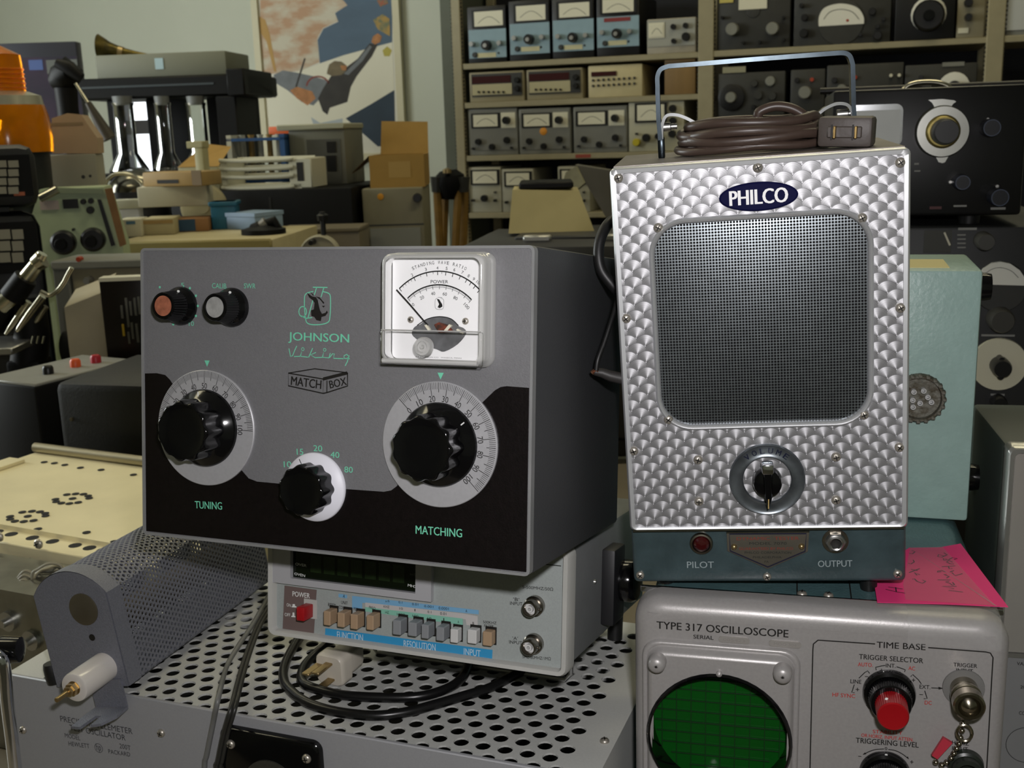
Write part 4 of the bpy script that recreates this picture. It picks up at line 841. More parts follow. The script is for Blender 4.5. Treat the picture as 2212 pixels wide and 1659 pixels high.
GRN = mat('green_filter', '0a4a12', .25, var=.05, spec=.4); scr = obj('green_screen', G().lathe([(Rc*.95, 0), (Rc*.95, .0006), (.0004, .001)], (xc, .0120, zc), '-y', 48), GRN, bz_, 20)
GL = mat('graticule_line', '06300c', .5)
for i in range(-4, 5):
    h = math.sqrt(max((Rc*.93)**2-(i*.0092)**2, 0)); w = .0005 if i else .0008
    obj('graticule_line', G().box(xc+i*.0092-w/2, .0100, zc-h, xc+i*.0092+w/2, .0108, zc+h), GL, scr, 0); obj('graticule_line', G().box(xc-h, .0098, zc+i*.0075-w/2, xc+h, .0106, zc+i*.0075+w/2), GL, scr, 0)
for a, b in ((x0+.0105, z1-.0105), (x1-.0105, z1-.0105), (x0+.0105, z0+.0105), (x1-.0105, z0+.0105)):
    nt = obj('thumb_nut', G().lathe([(.0056, 0), (.0056, .004), (.0052, .0068), (.0036, .0084), (.0012, .0088), (.001, .0078)], (a, -.008, b), '-y', 28), SIL, bz_)
    obj('nut_hole', G().disc(a, b, .0008, -.0169, 10), MATS['slot_dark'], nt, 0)
obj('locating_pin', G().lathe([(.0018, 0), (.0018, .002), (.0008, .003), (.0001, .0032)], (xc, -.0082, zc+Rc+.0006), '-y', 14), SIL, bz_)
# time base panel
c = crop(1730, 1250, 4.056)
def SF(*P): return [SO.f(*p) for p in c(*P)]
fr_ = G(); fr_.ribbon(SF((80, 1659), (105, 620), (110, 570), (150, 537), (200, 540), (650, 570)), .0007, YS); obj('panel_line', fr_, INK, so_, 0)
obj('panel_line', G().ribbon(SF((1115, 602), (1620, 640), (1660, 650), (1683, 690), (1670, 900), (1628, 1659)), .0007, YS), INK, so_, 0)
SPR = (('TIME BASE', (665, 578), (1092, 600), 54, INK), ('TRIGGER SELECTOR', (510, 682), (1072, 720), 44, INK), ('AUTO.', (500, 750), (630, 757), 34, REDINK), ('INT.', (745, 760), (830, 765), 34, INK), ('AC', (943, 783), (1000, 788), 34, REDINK), ('LINE', (435, 898), (530, 905), 34, INK), ('HF SYNC', (277, 1015), (475, 1030), 34, REDINK), ('EXT.', (1040, 946), (1135, 952), 34, INK), ('DC', (1086, 1085), (1146, 1089), 34, REDINK), ('TRIGGER', (1338, 752), (1545, 766), 34, INK), ('INPUT', (1362, 802), (1508, 812), 34, INK), ('STABILITY', (630, 1338), (890, 1352), 30, REDINK), ('OR HORIZ. INPUT ATTEN.', (530, 1370), (985, 1412), 30, REDINK), ('TRIGGERING LEVEL', (482, 1415), (1032, 1458), 46, INK), ('HORIZ', (1325, 1435), (1472, 1446), 34, INK), ('INPUT', (1325, 1485), (1462, 1495), 34, INK), ('+', (480, 970), (512, 972), 30, INK), ('-', (560, 857), (590, 859), 5, INK), ('+', (692, 803), (722, 805), 30, INK), ('-', (838, 815), (872, 818), 5, INK), ('+', (972, 888), (1002, 890), 30, INK), ('-', (1038, 1015), (1070, 1017), 5, INK), ('0', (736, 1488), (757, 1489), 26, INK), ('-', (502, 1556), (530, 1558), 5, INK), ('+', (958, 1605), (986, 1607), 30, INK))
for s, a, b, h, m in SPR:
    L_, R_ = c(a, b); T(SO, so_, s, L_, R_, h/4.056, m, YS, bold=.015)
for s in (((508, 870), (560, 820), (585, 806), (602, 828)), ((740, 758), (700, 764), (655, 774), (660, 800)), ((838, 770), (885, 785), (915, 797), (908, 815)), ((962, 856), (980, 838), (1030, 885), (1055, 920)), ((468, 926), (446, 994), (470, 998)), ((1085, 980), (1106, 1048), (1076, 1050)), ((1142, 955), (1215, 958))):
    obj('bracket_line', G().ribbon(SF(*s), .0005, YS), INK, so_, 0)
for s in (((1205, 945), (1250, 959), (1206, 970)), ((540, 1540), (562, 1520), (574, 1535)), ((945, 1582), (925, 1562), (938, 1555))):
    obj('arrow_head', G().add([(a, YS, b) for a, b in SF(*s)], [(0, 1, 2)]), INK, so_, 0)
for s in (((728, 1490), (660, 1494), (600, 1512), (548, 1538)), ((766, 1494), (830, 1505), (890, 1535), (942, 1575))): obj('arc_line', G().ribbon(catmull(SF(*s), 4), .0005, YS), INK, so_, 0)
(x, z), = SF((772, 1000)); g = G()
g.lathe([(.0152, 0), (.0152, .0018), (.0146, .004), (.0128, .0048)], (x, 0, z), '-y', 48, cap1=False); g.lathe([(.0128, .0045, .06), (.0118, .0140, .06)], (x, 0, z), '-y', 200, flute=50, cap0=False, cap1=False); g.lathe([(.0118, .0140), (.0112, .0150), (.004, .0150)], (x, 0, z), '-y', 48, cap0=False)
tk = obj('trigger_knob', g, BLACK, so_); RED = mat('red_bakelite', '960e16', .3, spec=.5)
g = G(); g.lathe([(.0092, .0145, .05), (.0090, .0265, .05), (.0088, .0280)], (x, 0, z), '-y', 160, flute=40, cap0=False, cap1=False); g.lathe([(.0088, .0280), (.0081, .0288), (.0064, .0286), (.0001, .0284)], (x, 0, z), '-y', 40, cap0=False); obj('red_knob', g, RED, tk)
obj('index_dot', G().lathe([(.0012, 0), (.0010, .0008), (.0001, .001)], (x-.0036, -.0018, z+.0136), '-y', 10), WINK, tk); obj('index_dot', G().lathe([(.0011, 0), (.0009, .0006), (.0001, .0008)], (x-.0035, -.0235, z+.0080), '-y', 10), WINK, tk)
(x, z), = SF((735, 1706)); g = G(); g.lathe([(.0150, 0), (.0150, .0018), (.0144, .004), (.0125, .005)], (x, 0, z), '-y', 48, cap1=False); g.lathe([(.0125, .0045, .06), (.0115, .0150, .06)], (x, 0, z), '-y', 200, flute=50, cap0=False, cap1=False); g.lathe([(.0115, .0150), (.011, .0160), (.0001, .0160)], (x, 0, z), '-y', 48, cap0=False)
lk = obj('level_knob', g, BLACK, so_); obj('index_dot', G().lathe([(.0012, 0), (.0010, .0008), (.0001, .001)], (x, -.003, z+.0138), '-y', 10), WINK, lk)
GRYR = mat('grey_washer', '6e6d6a', .5); NKW = mat('warm_nickel', '9b9484', .22, 1, var=.1)
(x, z), = SF((1425, 955)); g = G(); g.lathe([(.0118, 0), (.0116, .0012), (.0085, .0014)], (x, 0, z), '-y', 36); ti = obj('trigger_connector', g, GRYR, so_)
obj('coax_body', G().lathe([(.0078, 0), (.0078, .006), (.0072, .0065), (.0072, .0085), (.0086, .0088), (.0086, .011), (.0076, .0114), (.0076, .0145), (.0088, .0148), (.0088, .0215), (.0078, .0225), (.0062, .0225), (.0056, .0205), (.004, .0222), (.0001, .024)], (x, -.001, z), '-y', 36), NKW, ti)
(x, z), = SF((1440, 1630)); obj('horizontal_connector', G().lathe([(.0105, 0), (.0100, .004), (.0085, .005), (.0085, .010), (.006, .0105), (.006, .004)], (x, 0, z), '-y', 32), mat('green_black', '20251f', .35), so_)
# bead chain with a red tag hanging from the connector cap
bch = obj('bead_chain', G().tube([(0, 0, 0), (0, -.0001, 0)], .0003, 4), NKW, ti)
rg = [(1420, 1215), (1412, 1290)]
pc = catmull([(1425, 1215), (1412, 1330), (1385, 1445), (1358, 1500), (1325, 1560), (1290, 1600), (1235, 1632), (1170, 1600)], 4)
bead = G().lathe([(.0001, -.0018), (.0010, -.0015), (.0017, -.0006), (.0017, .0006), (.0010, .0015), (.0001, .0018)], (0, 0, 0), '-y', 10).mesh('bead', 60); bead.materials.append(NKW)
acc = [pc[0]]
for p in pc:
    if (p-acc[-1]).length > 40: acc.append(p)
for i, p in enumerate(acc):
    x, z = SO.f(*c((p.x, p.y))[0], -.006 if i else -.012); o = obj('bead', bead, None, bch); o.location = (x, -.006 if i else -.012, z)
(x, z), = SF((1412, 1275)); obj('split_ring', G().tube([(x+.0042*cos(a/16*2*PI), -.010, z+.0052*sin(a/16*2*PI)) for a in range(17)], .0009, 6), NKW, bch)
v = [SO.f(*p, -.007) for p in c((1245, 1385), (1325, 1432), (1195, 1572), (1145, 1540))]; obj('red_tag', G().extr(v, -.0085, -.0060), mat('red_tag', 'b03040', .5), bch, 20)
for x in (.03, SW-.03):
    for y in (.04, SD-.04): obj('foot', G().lathe([(.011, -.012), (.012, .002)], (x, y, 0), 'z', 14), RUBBER, so_)
# ---------------------------------------------------------------- pink note and clear tape on the scope lid
def lidS(px, py, dz=0): p = atz(px, py, SZ+dz); return p
PINK = mat('hot_pink_paper', 'e8387c', .7, var=.02)
pn = [(1884, 1235), (1964, 1184), (2030, 1183), (2075, 1175), (2120, 1235), (2178, 1312), (2050, 1306), (1895, 1302)]
pt3 = [lidS(x, y, .0012) for x, y in pn]
# the right tip sticks out past the lid and bends down a little
note = thing('paper_note', 'torn hot pink paper note with handwriting lying on the oscilloscope', 'paper note', Matrix.Translation(pt3[0]))
L0 = note.matrix_world.inverted(); q = [L0 @ p for p in pt3]
obj('paper', G().loft([[(p.x, p.y, p.z+.0003) for p in q], [(p.x, p.y, p.z) for p in q]]), PINK, note, 0)
PEN = mat('pen_ink', '2b1a22', .6)
c5 = crop(1900, 1160, 6.913)
def pen(*S):
    for s in S:
        P = [L0 @ lidS(*p, .0018) for p in c5(*s)]; obj('handwriting', G().add(*flat_strip(P, .0007)), PEN, note, 0)
def flat_strip(P, w):
    v = []; f = []
    for i, p in enumerate(P):
        d = P[min(i+1, len(P)-1)]-P[max(i-1, 0)]; n = Vector((-d.y, d.x, 0)).normalized()*w/2; v += [p+n, p-n]
    for i in range(len(P)-1): f.append((2*i, 2*i+2, 2*i+3, 2*i+1))
    return v, f
pen([(1245, 820), (1030, 795), (1110, 770), (940, 735), (1150, 735)], [(1090, 675), (1120, 710), (1090, 720), (1050, 690), (985, 670), (1040, 660)], [(865, 638), (1060, 640)], [(1000, 610), (1040, 590), (960, 555), (1000, 555)], [(985, 520), (930, 500), (870, 505), (860, 525), (920, 515)],
    [(1240, 545), (1130, 575), (1080, 530)], [(1110, 500), (1050, 520)], [(930, 440), (1130, 430)], [(1090, 470), (1040, 470), (1030, 440)], [(1090, 375), (1040, 350), (1000, 370), (1060, 400), (1110, 400)], [(1010, 330), (950, 320), (960, 345), (1030, 340), (1090, 305), (1160, 320), (1110, 335)], [(960, 280), (880, 260), (870, 290), (930, 300), (1010, 265), (960, 235)],
    [(640, 640), (690, 660), (640, 690), (560, 660), (520, 620), (490, 630)], [(600, 560), (520, 530), (560, 570)], [(600, 470), (440, 530)], [(570, 500), (470, 480)], [(500, 340), (520, 370), (470, 400), (430, 390)], [(480, 200), (530, 220), (490, 250), (440, 240)], [(90, 780), (260, 820), (385, 838)], [(130, 745), (345, 775)], [(240, 750), (250, 815)])
def onS(px, py, yy): q_ = SO.hit(px, py, 1, yy); return SO.mat() @ q_
A_ = [lidS(x, y, .0022) for x, y in ((1951, 1262), (1966, 1183), (2036, 1181), (2108, 1262), (2150, 1309))]; B1 = [SO.mat() @ Vector((x, .021, SHH+.0012)) for x in (SO.t(2166, 1342, SHH)[0], SO.t(1962, 1328, SHH)[0])]
xl, xr = SO.t(1962, 1328, SHH)[0], min(SO.t(2166, 1342, SHH)[0], SW-.006); rows = [[SO.mat() @ Vector((x, y, z)) for x in (xl, xr)] for y, z in ((.021, SHH+.0010), (.009, SHH+.0009), (.004, SHH-.001), (.0008, SHH-.0045), (-.0006, SHH-.010), (-.0007, SHH-.017))]
tape = thing('clear_tape', 'strip of clear tape holding the pink note to the scope corner', 'tape', Matrix.Translation(rows[0][0])); L1 = tape.matrix_world.inverted()
g = G(); g.add([L1 @ p for p in A_+[rows[0][1]+Vector((0, 0, .0008)), rows[0][0]+Vector((0, 0, .0008))]], [tuple(range(7))])
for a, b in zip(rows, rows[1:]): g.add([L1 @ a[0], L1 @ a[1], L1 @ b[1], L1 @ b[0]], [(0, 1, 2, 3)])
obj('tape_strip', g, clear_mat('clear_tape', rough=.3, k=.35, sheet=.07), tape, 0)
# ================================================================ green connector box behind the tester
bp = atz(2090, 1127, SZ); GB = Fr((0, 0, 0), 0, 0, -16); wG, dG = .13, .10
oG = bp - GB.m @ Vector((wG, 0, 0)); GB.o = oG; hG = GB.f(2103, 584)[1]
gb = thing('connector_box', 'pale green hammertone box with round connector behind the tester', 'metal box', GB)
GRB_ = mat('pale_green_hammer', '93aea7', .38, var=.05, vscale=60, bump=.35, bscale=260)
obj('body', G().rbox(0, 0, 0, wG, dG, hG, .0025), GRB_, gb)
a_, b_ = GB.t(1972, 578, hG); a2, b2 = GB.t(2038, 562, hG); obj('paper_label', G().box(a_-.02, b_-.002, hG, a2, b2+.003, hG+.0004), mat('yellow_label', 'c9bd84', .6), gb, 0)
x, z = GB.f(1985, 858); rc = .0175
cr = obj('round_connector', G().lathe([(rc, 0), (rc, .004), (rc*.94, .006), (rc*.86, .006), (rc*.82, .002), (.001, .0015)], (x, 0, z), '-y', 40), mat('corroded_grey', '6d6c62', .6, .4, col2='4a4436', vscale=220, bump=.5, bscale=400), gb)
for dx, dz in ((-.004, .005), (.0025, .006), (-.0045, -.001), (.0055, .0015), (.0005, -.003), (-.004, -.006), (.008, -.002)):
    obj('pin_socket', G().lathe([(.0019, 0), (.0019, .005), (.0012, .005), (.0012, .001)], (x+dx, -.0015, z+dz), '-y', 12), mat('pin_white', 'b9bab8', .4), cr)
for i in range(20):
    a = i/20*2*PI; obj('rim_tooth', G().rbox(-.0014, -.0068, -.0012, .0014, -.001, .0012, .0004, 1), MATS['corroded_grey'], cr).matrix_local = Matrix.Translation((x+rc*.95*cos(a), 0, z+rc*.95*sin(a)))
for py in (634, 1062):
    z = GB.f(2104, py)[1]; obj('side_knob', G().lathe([(.010, 0), (.010, .006), (.0092, .010), (.003, .0105)], (wG, .035, z), 'x', 24), BLACK, gb)
for p in ((2008, 1010), (1985, 1000), (2002, 1040)): pass
# ================================================================ tall instrument at the right edge
p = at(2176, 962, .74); RI = Fr((p.x, p.y, BZ), 0, 0, -12); hR = p.z-BZ
ri = thing('modular_instrument', 'tall light grey modular instrument at the right edge beside the oscilloscope', 'test instrument', RI)
wR = .22
obj('cabinet', G().rbox(.0, .004, .0, wR, .125, hR-.001, .003), mat('instrument_dark_green', '3a423d', .5, var=.08), ri)
obj('front_frame', G().loft([[(x, y, z) for x, z in rrect(d, d, wR-d, hR-d, .004, 3)] for d, y in ((0, .01), (0, -.003), (.0015, -.005), (.004, -.005), (.005, -.002))], False, False), mat('frame_aluminium', 'b0b0ac', .3, .8), ri, 40)
zs_ = RI.f(2190, 1412)[1]
obj('upper_panel', G().rbox(.005, -.002, zs_+.0015, wR-.005, .004, hR-.005, .0008, 1), mat('panel_warm_grey', '8d8a82', .5, var=.03), ri)
lp_ = obj('lower_panel', G().rbox(.005, -.003, .01, wR-.005, .004, zs_-.0015, .0008, 1), mat('panel_cool_grey', '7f8080', .5, var=.03), ri)
obj('divider_bar', G().box(.004, -.004, zs_-.0014, wR-.004, .003, zs_+.0014), MATS['frame_aluminium'], ri, 0)
c6 = crop(2080, 1150, 3.258)
for s, a, b, h in (('VAR.', (380, 922), (455, 928), 24), ('20', (405, 1088), (440, 1090), 22), ('CONT', (395, 1270), (480, 1278), 24)):
    L_, R_ = c6(a, b); T(RI, lp_, s, L_, R_, h/3.258, INK, -.0034, bold=.01)
(pq,) = c6((440, 1480)); x, z = RI.f(*pq); obj('dial_circle', G().ribbon([(x+.014*cos(i/30*2*PI), z+.014*sin(i/30*2*PI)) for i in range(30)], .0004, -.0034, True), INK, lp_, 0)
# ================================================================ helpers for instruments further back
DKP = mat('dark_grey_panel', '2f2f2c', .5, var=.1); BKP = mat('instrument_black', '0b0b0c', .42, var=.2); CRM = mat('cream_enamel', 'b9ad86', .5, var=.05); BGE = mat('beige_enamel', '9b9484', .5, var=.05); GRP = mat('instrument_grey', '77776f', .5, var=.05)
BLU = mat('instrument_blue', '7f97a2', .5, var=.04); CARD = mat('meter_card', 'cdc9b4', .5); KN = mat('knob_black', '131313', .35); ALU = mat('aluminium', 'aaa9a5', .35, .8, var=.08)
class Dev:
    """box-bodied thing: front rectangle read from the photo at distance Y, optional depth, body run down to the surface it stands on"""
    def __init__(s, name, label, cat, rect, Y, yaw=SHY, depth=.2, body=None, down=None, group=None, fr=None, r=.004, front=True, up=0):
        x0, y0, x1, y1 = rect
        if fr is None: fr = Fr(at(x0, y1, Y), 0, 0, yaw)
        else: x, z = fr.f(x0, y1, up); fr = Fr(fr.mat() @ Vector((x, up, z)), 0, 0, yaw)
        top = fr.f(x0, y0)[1]; s.w = fr.f(x1, y1)[0]
        if down is not None: top += fr.o.z-down; fr.o.z = down
        s.h = top; s.fr = fr; s.d = depth; s.t = thing(name, label, cat, fr, group); s.y = 0
        if front: obj('body', G().rbox(0, 0, 0, s.w, depth, s.h, min(r, s.w*.2, s.h*.2)), body or GRP, s.t)
    def f(s, *p): return s.fr.f(*p, s.y)
    def plate(s, x0, y0, x1, y1, m, name='panel', th=.003, y=0, r=0, par=None):
        a, z1 = s.fr.f(x0, (y0), y); b, _ = s.fr.f(x1, y0, y); _, z0 = s.fr.f(x0, y1, y)
        a, b = max(a, .0005), min(b, s.w-.0005) if s.w > a else b
        P = rrect(a, z0, b, z1, r) if r else [(a, z0), (b, z0), (b, z1), (a, z1)]
        return obj(name, G().extr(P, y-th, y+.0005), m, par or s.t, 30)
    def disc(s, x, y, r, m, name='knob', d=.02, n=20, par=None, yo=0, taper=.85, k=None):
        mp = s.fr.mpp(x, y); R = r*mp; a, z = s.fr.f(x, y, yo)
        return obj(name, G().lathe([(R, 0), (R*.98, d*.8), (R*taper, d), (R*.01, d)], (a, yo, z), '-y', n), m or KN, par or s.t)
    def meter(s, x0, y0, x1, y1, name='meter', frame=None, arc=True, m=None):
        p = s.plate(x0, y0, x1, y1, frame or KN, name, .006)
        dx, dy = (x1-x0)*.08, (y1-y0)*.1
        c = s.plate(x0+dx, y0+dy, x1-dx, y1-dy, m or CARD, 'scale_card', .0075, par=p)
        if arc:
            A = catmull([(x0+(x1-x0)*.18, y1-(y1-y0)*.30), (x0+(x1-x0)*.34, y1-(y1-y0)*.55), ((x0+x1)/2, y1-(y1-y0)*.66), (x0+(x1-x0)*.66, y1-(y1-y0)*.55), (x0+(x1-x0)*.82, y1-(y1-y0)*.30)], 4)
            obj('scale_arc', G().ribbon([s.fr.f(q.x, q.y, -.0078) for q in A], 1.0*s.fr.mpp(x0, y0), -.0078), MATS['meter_print'], p, 0)
        return p
    def line(s, pts, wpx, m, name='marking', y=-.0005, par=None):
        return obj(name, G().ribbon([s.fr.f(*p, y) for p in pts], wpx*s.fr.mpp(*pts[0]), y), m, par or s.t, 0)
    def poly(s, pts, m, name='patch', th=.001, y=0, par=None):
        return obj(name, G().extr([s.fr.f(*p, y) for p in pts], y-th, y+.0004), m, par or s.t, 0)
# ================================================================ shelving along the back wall
SHB = mat('shelf_beige', '8f876c', .5, var=.05); SHD = mat('shelf_back_dark', '14151b', .7, var=.1)
zL = [SH.f(1003, y)[1] for y in (138, 222.5, 337, 460)]
sp_ = [SH.f(993, 250)[0], SH.f(1524, 230)[0], SH.f(2144, 180)[0]]; sp_.append(sp_[2]+(sp_[2]-sp_[1]))
z2 = SH.f(1600, 262)[1]; SDp = .40
shl = thing('shelving_unit', 'beige steel shelving loaded with test equipment along the back wall', 'shelving', SH)
for i, x in enumerate(sp_):
    w = .017 if i in (0, 3) else .026
    obj('upright', G().rbox(x-w, -.004, 0, x+w, .03, 2.2, .003, 1), SHB, shl); obj('upright', G().rbox(x-w, SDp-.03, 0, x+w, SDp, 2.2, .003, 1), SHB, shl)
    for sgn in (-1, 1):
        g = G()
        for k in range(70):
            z = .95+k*.0135
            g.box(x+sgn*(w+.0005)-.004, .002, z, x+sgn*(w+.0005)+.004, .007, z+.006)
        obj('adjustment_slots', g, MATS['slot_dark'], shl, 0)
obj('back_panel', G().box(sp_[0], SDp+.002, .1, sp_[3], SDp+.01, 2.2), SHD, shl, 0)
for b, zz in ((0, zL+[.85, .6]), (1, [zL[0], z2, zL[3], .8]), (2, [zL[0], zL[2], .8])):
    for z in zz: obj('shelf_board', G().rbox(sp_[b]+.02, 0, z-.020, sp_[b+1]-.02, SDp, z, .002, 1), SHB, shl)
obj('shelf_tag', G().box(SH.f(1243, 330)[0], -.001, zL[2]-.016, SH.f(1276, 330)[0], 0, zL[2]-.004), mat('red_tape', '8a3a2c', .6), shl, 0)
def shelf_dev(name, label, cat, rect, z, depth=.28, body=None, group=None, up=.012):
    d = Dev(name, label, cat, rect, 0, SHY, depth, body, None, group, SH, up=up)
    dz = d.fr.o.z-z; d.h += dz; d.fr.o.z = z; 
    for ch in list(d.t.children): bpy.data.objects.remove(ch)
    d.t.matrix_world = d.fr.mat(); obj('body', G().rbox(0, 0, .0, d.w, depth, d.h, .004), body or GRP, d.t); return d
cp = crop(950, 0, 3.771)
def q4(a, b): (x0, y0), (x1, y1) = cp(a, b); return (x0, y0, x1, y1)
def kp(d, x, y, r, m=None, name='knob', dd=.02, s=3.771): (p,) = cp((x, y)); return d.disc(*p, r/s, m, name, dd)
lab4 = ('first blue voltmeter from the left on the upper shelf', 'second blue voltmeter from the left on the upper shelf', 'third blue voltmeter from the left on the upper shelf', 'blue voltmeter with red strip, rightmost of the four on the upper shelf')
for i, (pa, pb, ma, mb, k, l) in enumerate((((235, 248), (548, 484), (262, 85), (538, 235), (390, 370), (385, 452)), ((570, 198), (900, 452), (602, 38), (886, 190), (735, 322), (740, 402)), ((920, 170), (1258, 428), (952, 18), (1245, 162), (1090, 308), (1090, 388)), ((1280, 145), (1626, 395), (1305, -14), (1606, 122), (1448, 276), (1450, 352)))):
    top = (pa[0], ma[1]-28)
    d = shelf_dev('voltmeter', lab4[i], 'voltmeter', q4(top, (pb[0], pb[1])), zL[0], .30, BKP, 'blue voltmeters on the upper shelf')
    a = q4(pa, pb); d.plate(a[0]+.5, a[1], a[2]-.5, a[3]-1, BLU, 'front_panel', .004)
    b = q4(ma, mb); mt_ = d.meter(*b, frame=BKP)
    kp(d, *k, 42, KN, 'range_knob', .03); kp(d, k[0], k[1]+4, 20, ALU, 'knob_cap', .034)
    for sx in (-118, 106): kp(d, k[0]+sx, k[1]+(-8 if sx < 0 else -18), 22, ALU, 'terminal', .025)
    kp(d, k[0]-100, k[1]+78, 22, DKP, 'switch', .012); kp(d, k[0]+92, k[1]+62, 9, KN, 'socket', .006)
    a = q4((l[0]-75, l[1]-18), (l[0]+75, l[1]+20)); d.plate(*a, mat('cream_tag', 'c4bd96', .6), 'paper_tag', .0055)
    if i == 3: d.plate(*q4((1340, 150), (1555, 182)), mat('red_strip', '7a2a28', .6), 'red_strip', .0055)
d = shelf_dev('meter_box', 'small grey instrument with a white meter at the right end of the upper shelf', 'test instrument', q4((1688, 160), (2086, 392)), zL[0], .2, BGE)
d.plate(*q4((1690, 170), (2082, 385)), mat('light_grey_panel', '95958c', .5), 'front_panel', .003); d.meter(*q4((1703, 190), (1832, 315)), frame=CARD)
for x, y, r in ((1906, 220, 24), (2006, 210, 24), (1910, 336, 22), (2008, 300, 36)): kp(d, x, y, r)
for i, (a, b) in enumerate((((245, 592), (690, 805)), ((710, 570), (1166, 785)))):
    d = shelf_dev('digital_counter', ('left-hand digital counter with dark red display on the second shelf', 'middle digital counter with dark red display on the second shelf')[i], 'counter', q4(a, b), zL[1], .30, mat('tan_case', '8d8468', .5), 'digital counters on the second shelf')
    d.plate(*q4((a[0]+14, a[1]+16), (b[0]-20, b[1]-14)), DKP, 'front_panel', .004); d.plate(*q4((a[0]+20, a[1]+35), (b[0]-110, a[1]+92)), mat('dark_red_window', '3a1c1e', .2), 'display_window', .006)
    d.plate(*q4((a[0]+22, a[1]+100), (b[0]-100, b[1]-26)), mat('cream_panel', 'a8a07e', .5), 'key_panel', .006)
    for k in range(6): kp(d, a[0]+78+k*40, b[1]-55, 10, KN, 'push_key', .012)
    for y in (a[1]+60, a[1]+130): kp(d, b[0]-55, y, 24, KN, 'knob', .02)
d = shelf_dev('multimeter', 'cream bench multimeter with rows of small keys on the second shelf', 'multimeter', q4((1210, 538), (1650, 745)), zL[1], .3, CRM)
d.plate(*q4((1235, 588), (1440, 625)), MATS['dark_red_window'], 'display_window', .004)
for r_, y in enumerate((655, 700)):
    for k in range(9): kp(d, 1250+k*42, y-k*2.5, 11, DKP, 'key', .006)
d = shelf_dev('wooden_box', 'brown wooden box at the right end of the second shelf', 'box', q4((1830, 442), (2082, 750)), zL[1], .2, mat('plain_wood', '7a6038', .6, var=.15, vscale=20, stretch=(1, 1, .1)))
obj('lid_line', G().box(.001, -.0006, d.h*.78, d.w-.001, .001, d.h*.78+.003), MATS['slot_dark'], d.t, 0)
l3 = ('first grey voltmeter from the left on the third shelf', 'grey voltmeter with orange sticker on the third shelf', 'third grey voltmeter from the left on the third shelf')
for i, (a, b) in enumerate((((240, 890), (640, 1238)), ((650, 888), (1070, 1232)), ((1092, 872), (1530, 1218)))):
    d = shelf_dev('audio_voltmeter', l3[i], 'voltmeter', q4(a, b), zL[2], .28, GRP, 'grey voltmeters on the third shelf'); x0, y0 = a; w, h = b[0]-a[0], b[1]-a[1]
    d.plate(*q4((x0+12, y0+12), (b[0]-12, b[1]-12)), mat('mid_grey_panel', '6f6f69', .5), 'front_panel', .003)
    d.meter(*q4((x0+18, y0+36), (x0+.63*w, y0+.45*h))); d.plate(*q4((x0+.65*w, y0+28), (x0+.94*w, y0+.44*h)), CARD, 'white_panel', .005)
    kp(d, x0+.78*w, y0+.26*h, 32, KN, 'range_knob', .03)
    for fx, fy, r in ((.2, .76, 26), (.48, .88, 26), (.78, .72, 28), (.1, .92, 10), (.88, .9, 10)): kp(d, x0+fx*w, y0+fy*h, r)
    if i == 1: kp(d, 846, 1070, 32, mat('orange_dot', 'd08a28', .6), 'orange_sticker', .005)
d = shelf_dev('white_voltmeter', 'off-white voltmeter with a yellow knob at the right of the third shelf', 'voltmeter', q4((1540, 815), (1990, 1215)), zL[2], .28, mat('off_white_case', 'a9a58f', .5))
d.meter(*q4((1590, 842), (1852, 1000))); 
for x, y, r in ((1900, 885, 32), (1902, 985, 32), (1895, 1090, 32), (1685, 1122, 34), (1780, 1110, 26), (1608, 1090, 10)): kp(d, x, y, r)
kp(d, 1606, 1160, 32, mat('yellow_knob', 'b0a020', .5), 'yellow_knob')
cp = crop(880, 340, 3.95)
for i, (a, b) in enumerate((((528, 85), (806, 436)), ((814, 100), (1082, 452)), ((1288, 78), (1560, 440)))):
    d = shelf_dev('meter_unit', ('pale meter unit at the left end of the lower shelf', 'pale meter unit second from the left on the lower shelf', 'meter unit on the lower shelf half hidden by the grey arm')[i], 'test instrument', q4(a, b), zL[3], .25, mat('pale_case', '9d9a88', .5), 'meter units on the lower shelf'); w, h = b[0]-a[0], b[1]-a[1]
    d.meter(*q4((a[0]+14, a[1]+22), (b[0]-20, a[1]+150)))
    kp(d, a[0]+.48*w, a[1]+.75*h, 28); kp(d, a[0]+.14*w, a[1]+.8*h, 12); kp(d, a[0]+.82*w, a[1]+.8*h, 12); kp(d, a[0]+.82*w, a[1]+.6*h, 8)
cp = crop(1500, 0, 3.107)
def kq(d, x, y, r, m=None, name='knob', dd=.02): return kp(d, x, y, r, m, name, dd, 3.107)
d = shelf_dev('receiver', 'dark grey receiver with two pale knobs at the left of the right-hand upper shelf', 'receiver', q4((150, -190), (640, 302)), zL[0], .3, DKP)
d.plate(*q4((300, -90), (490, 68)), CARD, 'scale_window', .004); kq(d, 395, 72, 48, DKP, 'window_rim', .003); kq(d, 258, 200, 45, GRP, 'left_knob', .03); kq(d, 528, 195, 45, GRP, 'right_knob', .03); d.plate(*q4((170, -20), (262, 22)), mat('yellow_tag', 'b5a75a', .6), 'yellow_tag', .004)
for x, y in ((190, 120), (330, 290), (440, 285), (600, 120), (600, 270)): kq(d, x, y, 12)
d = shelf_dev('signal_generator', 'dark instrument with a large half-round white meter on the upper shelf', 'signal generator', q4((664, -190), (1312, 298)), zL[0], .3, DKP)
kq(d, 985, 150, 155, DKP, 'meter_rim', .004); v = catmull([(835, 178), (838, 110), (880, 50), (985, 25), (1090, 50), (1135, 110), (1138, 160)], 5); d.poly([cp((q.x, q.y))[0] for q in v], mat('white_dial', 'd5d3c8', .5), 'meter_card', .006)
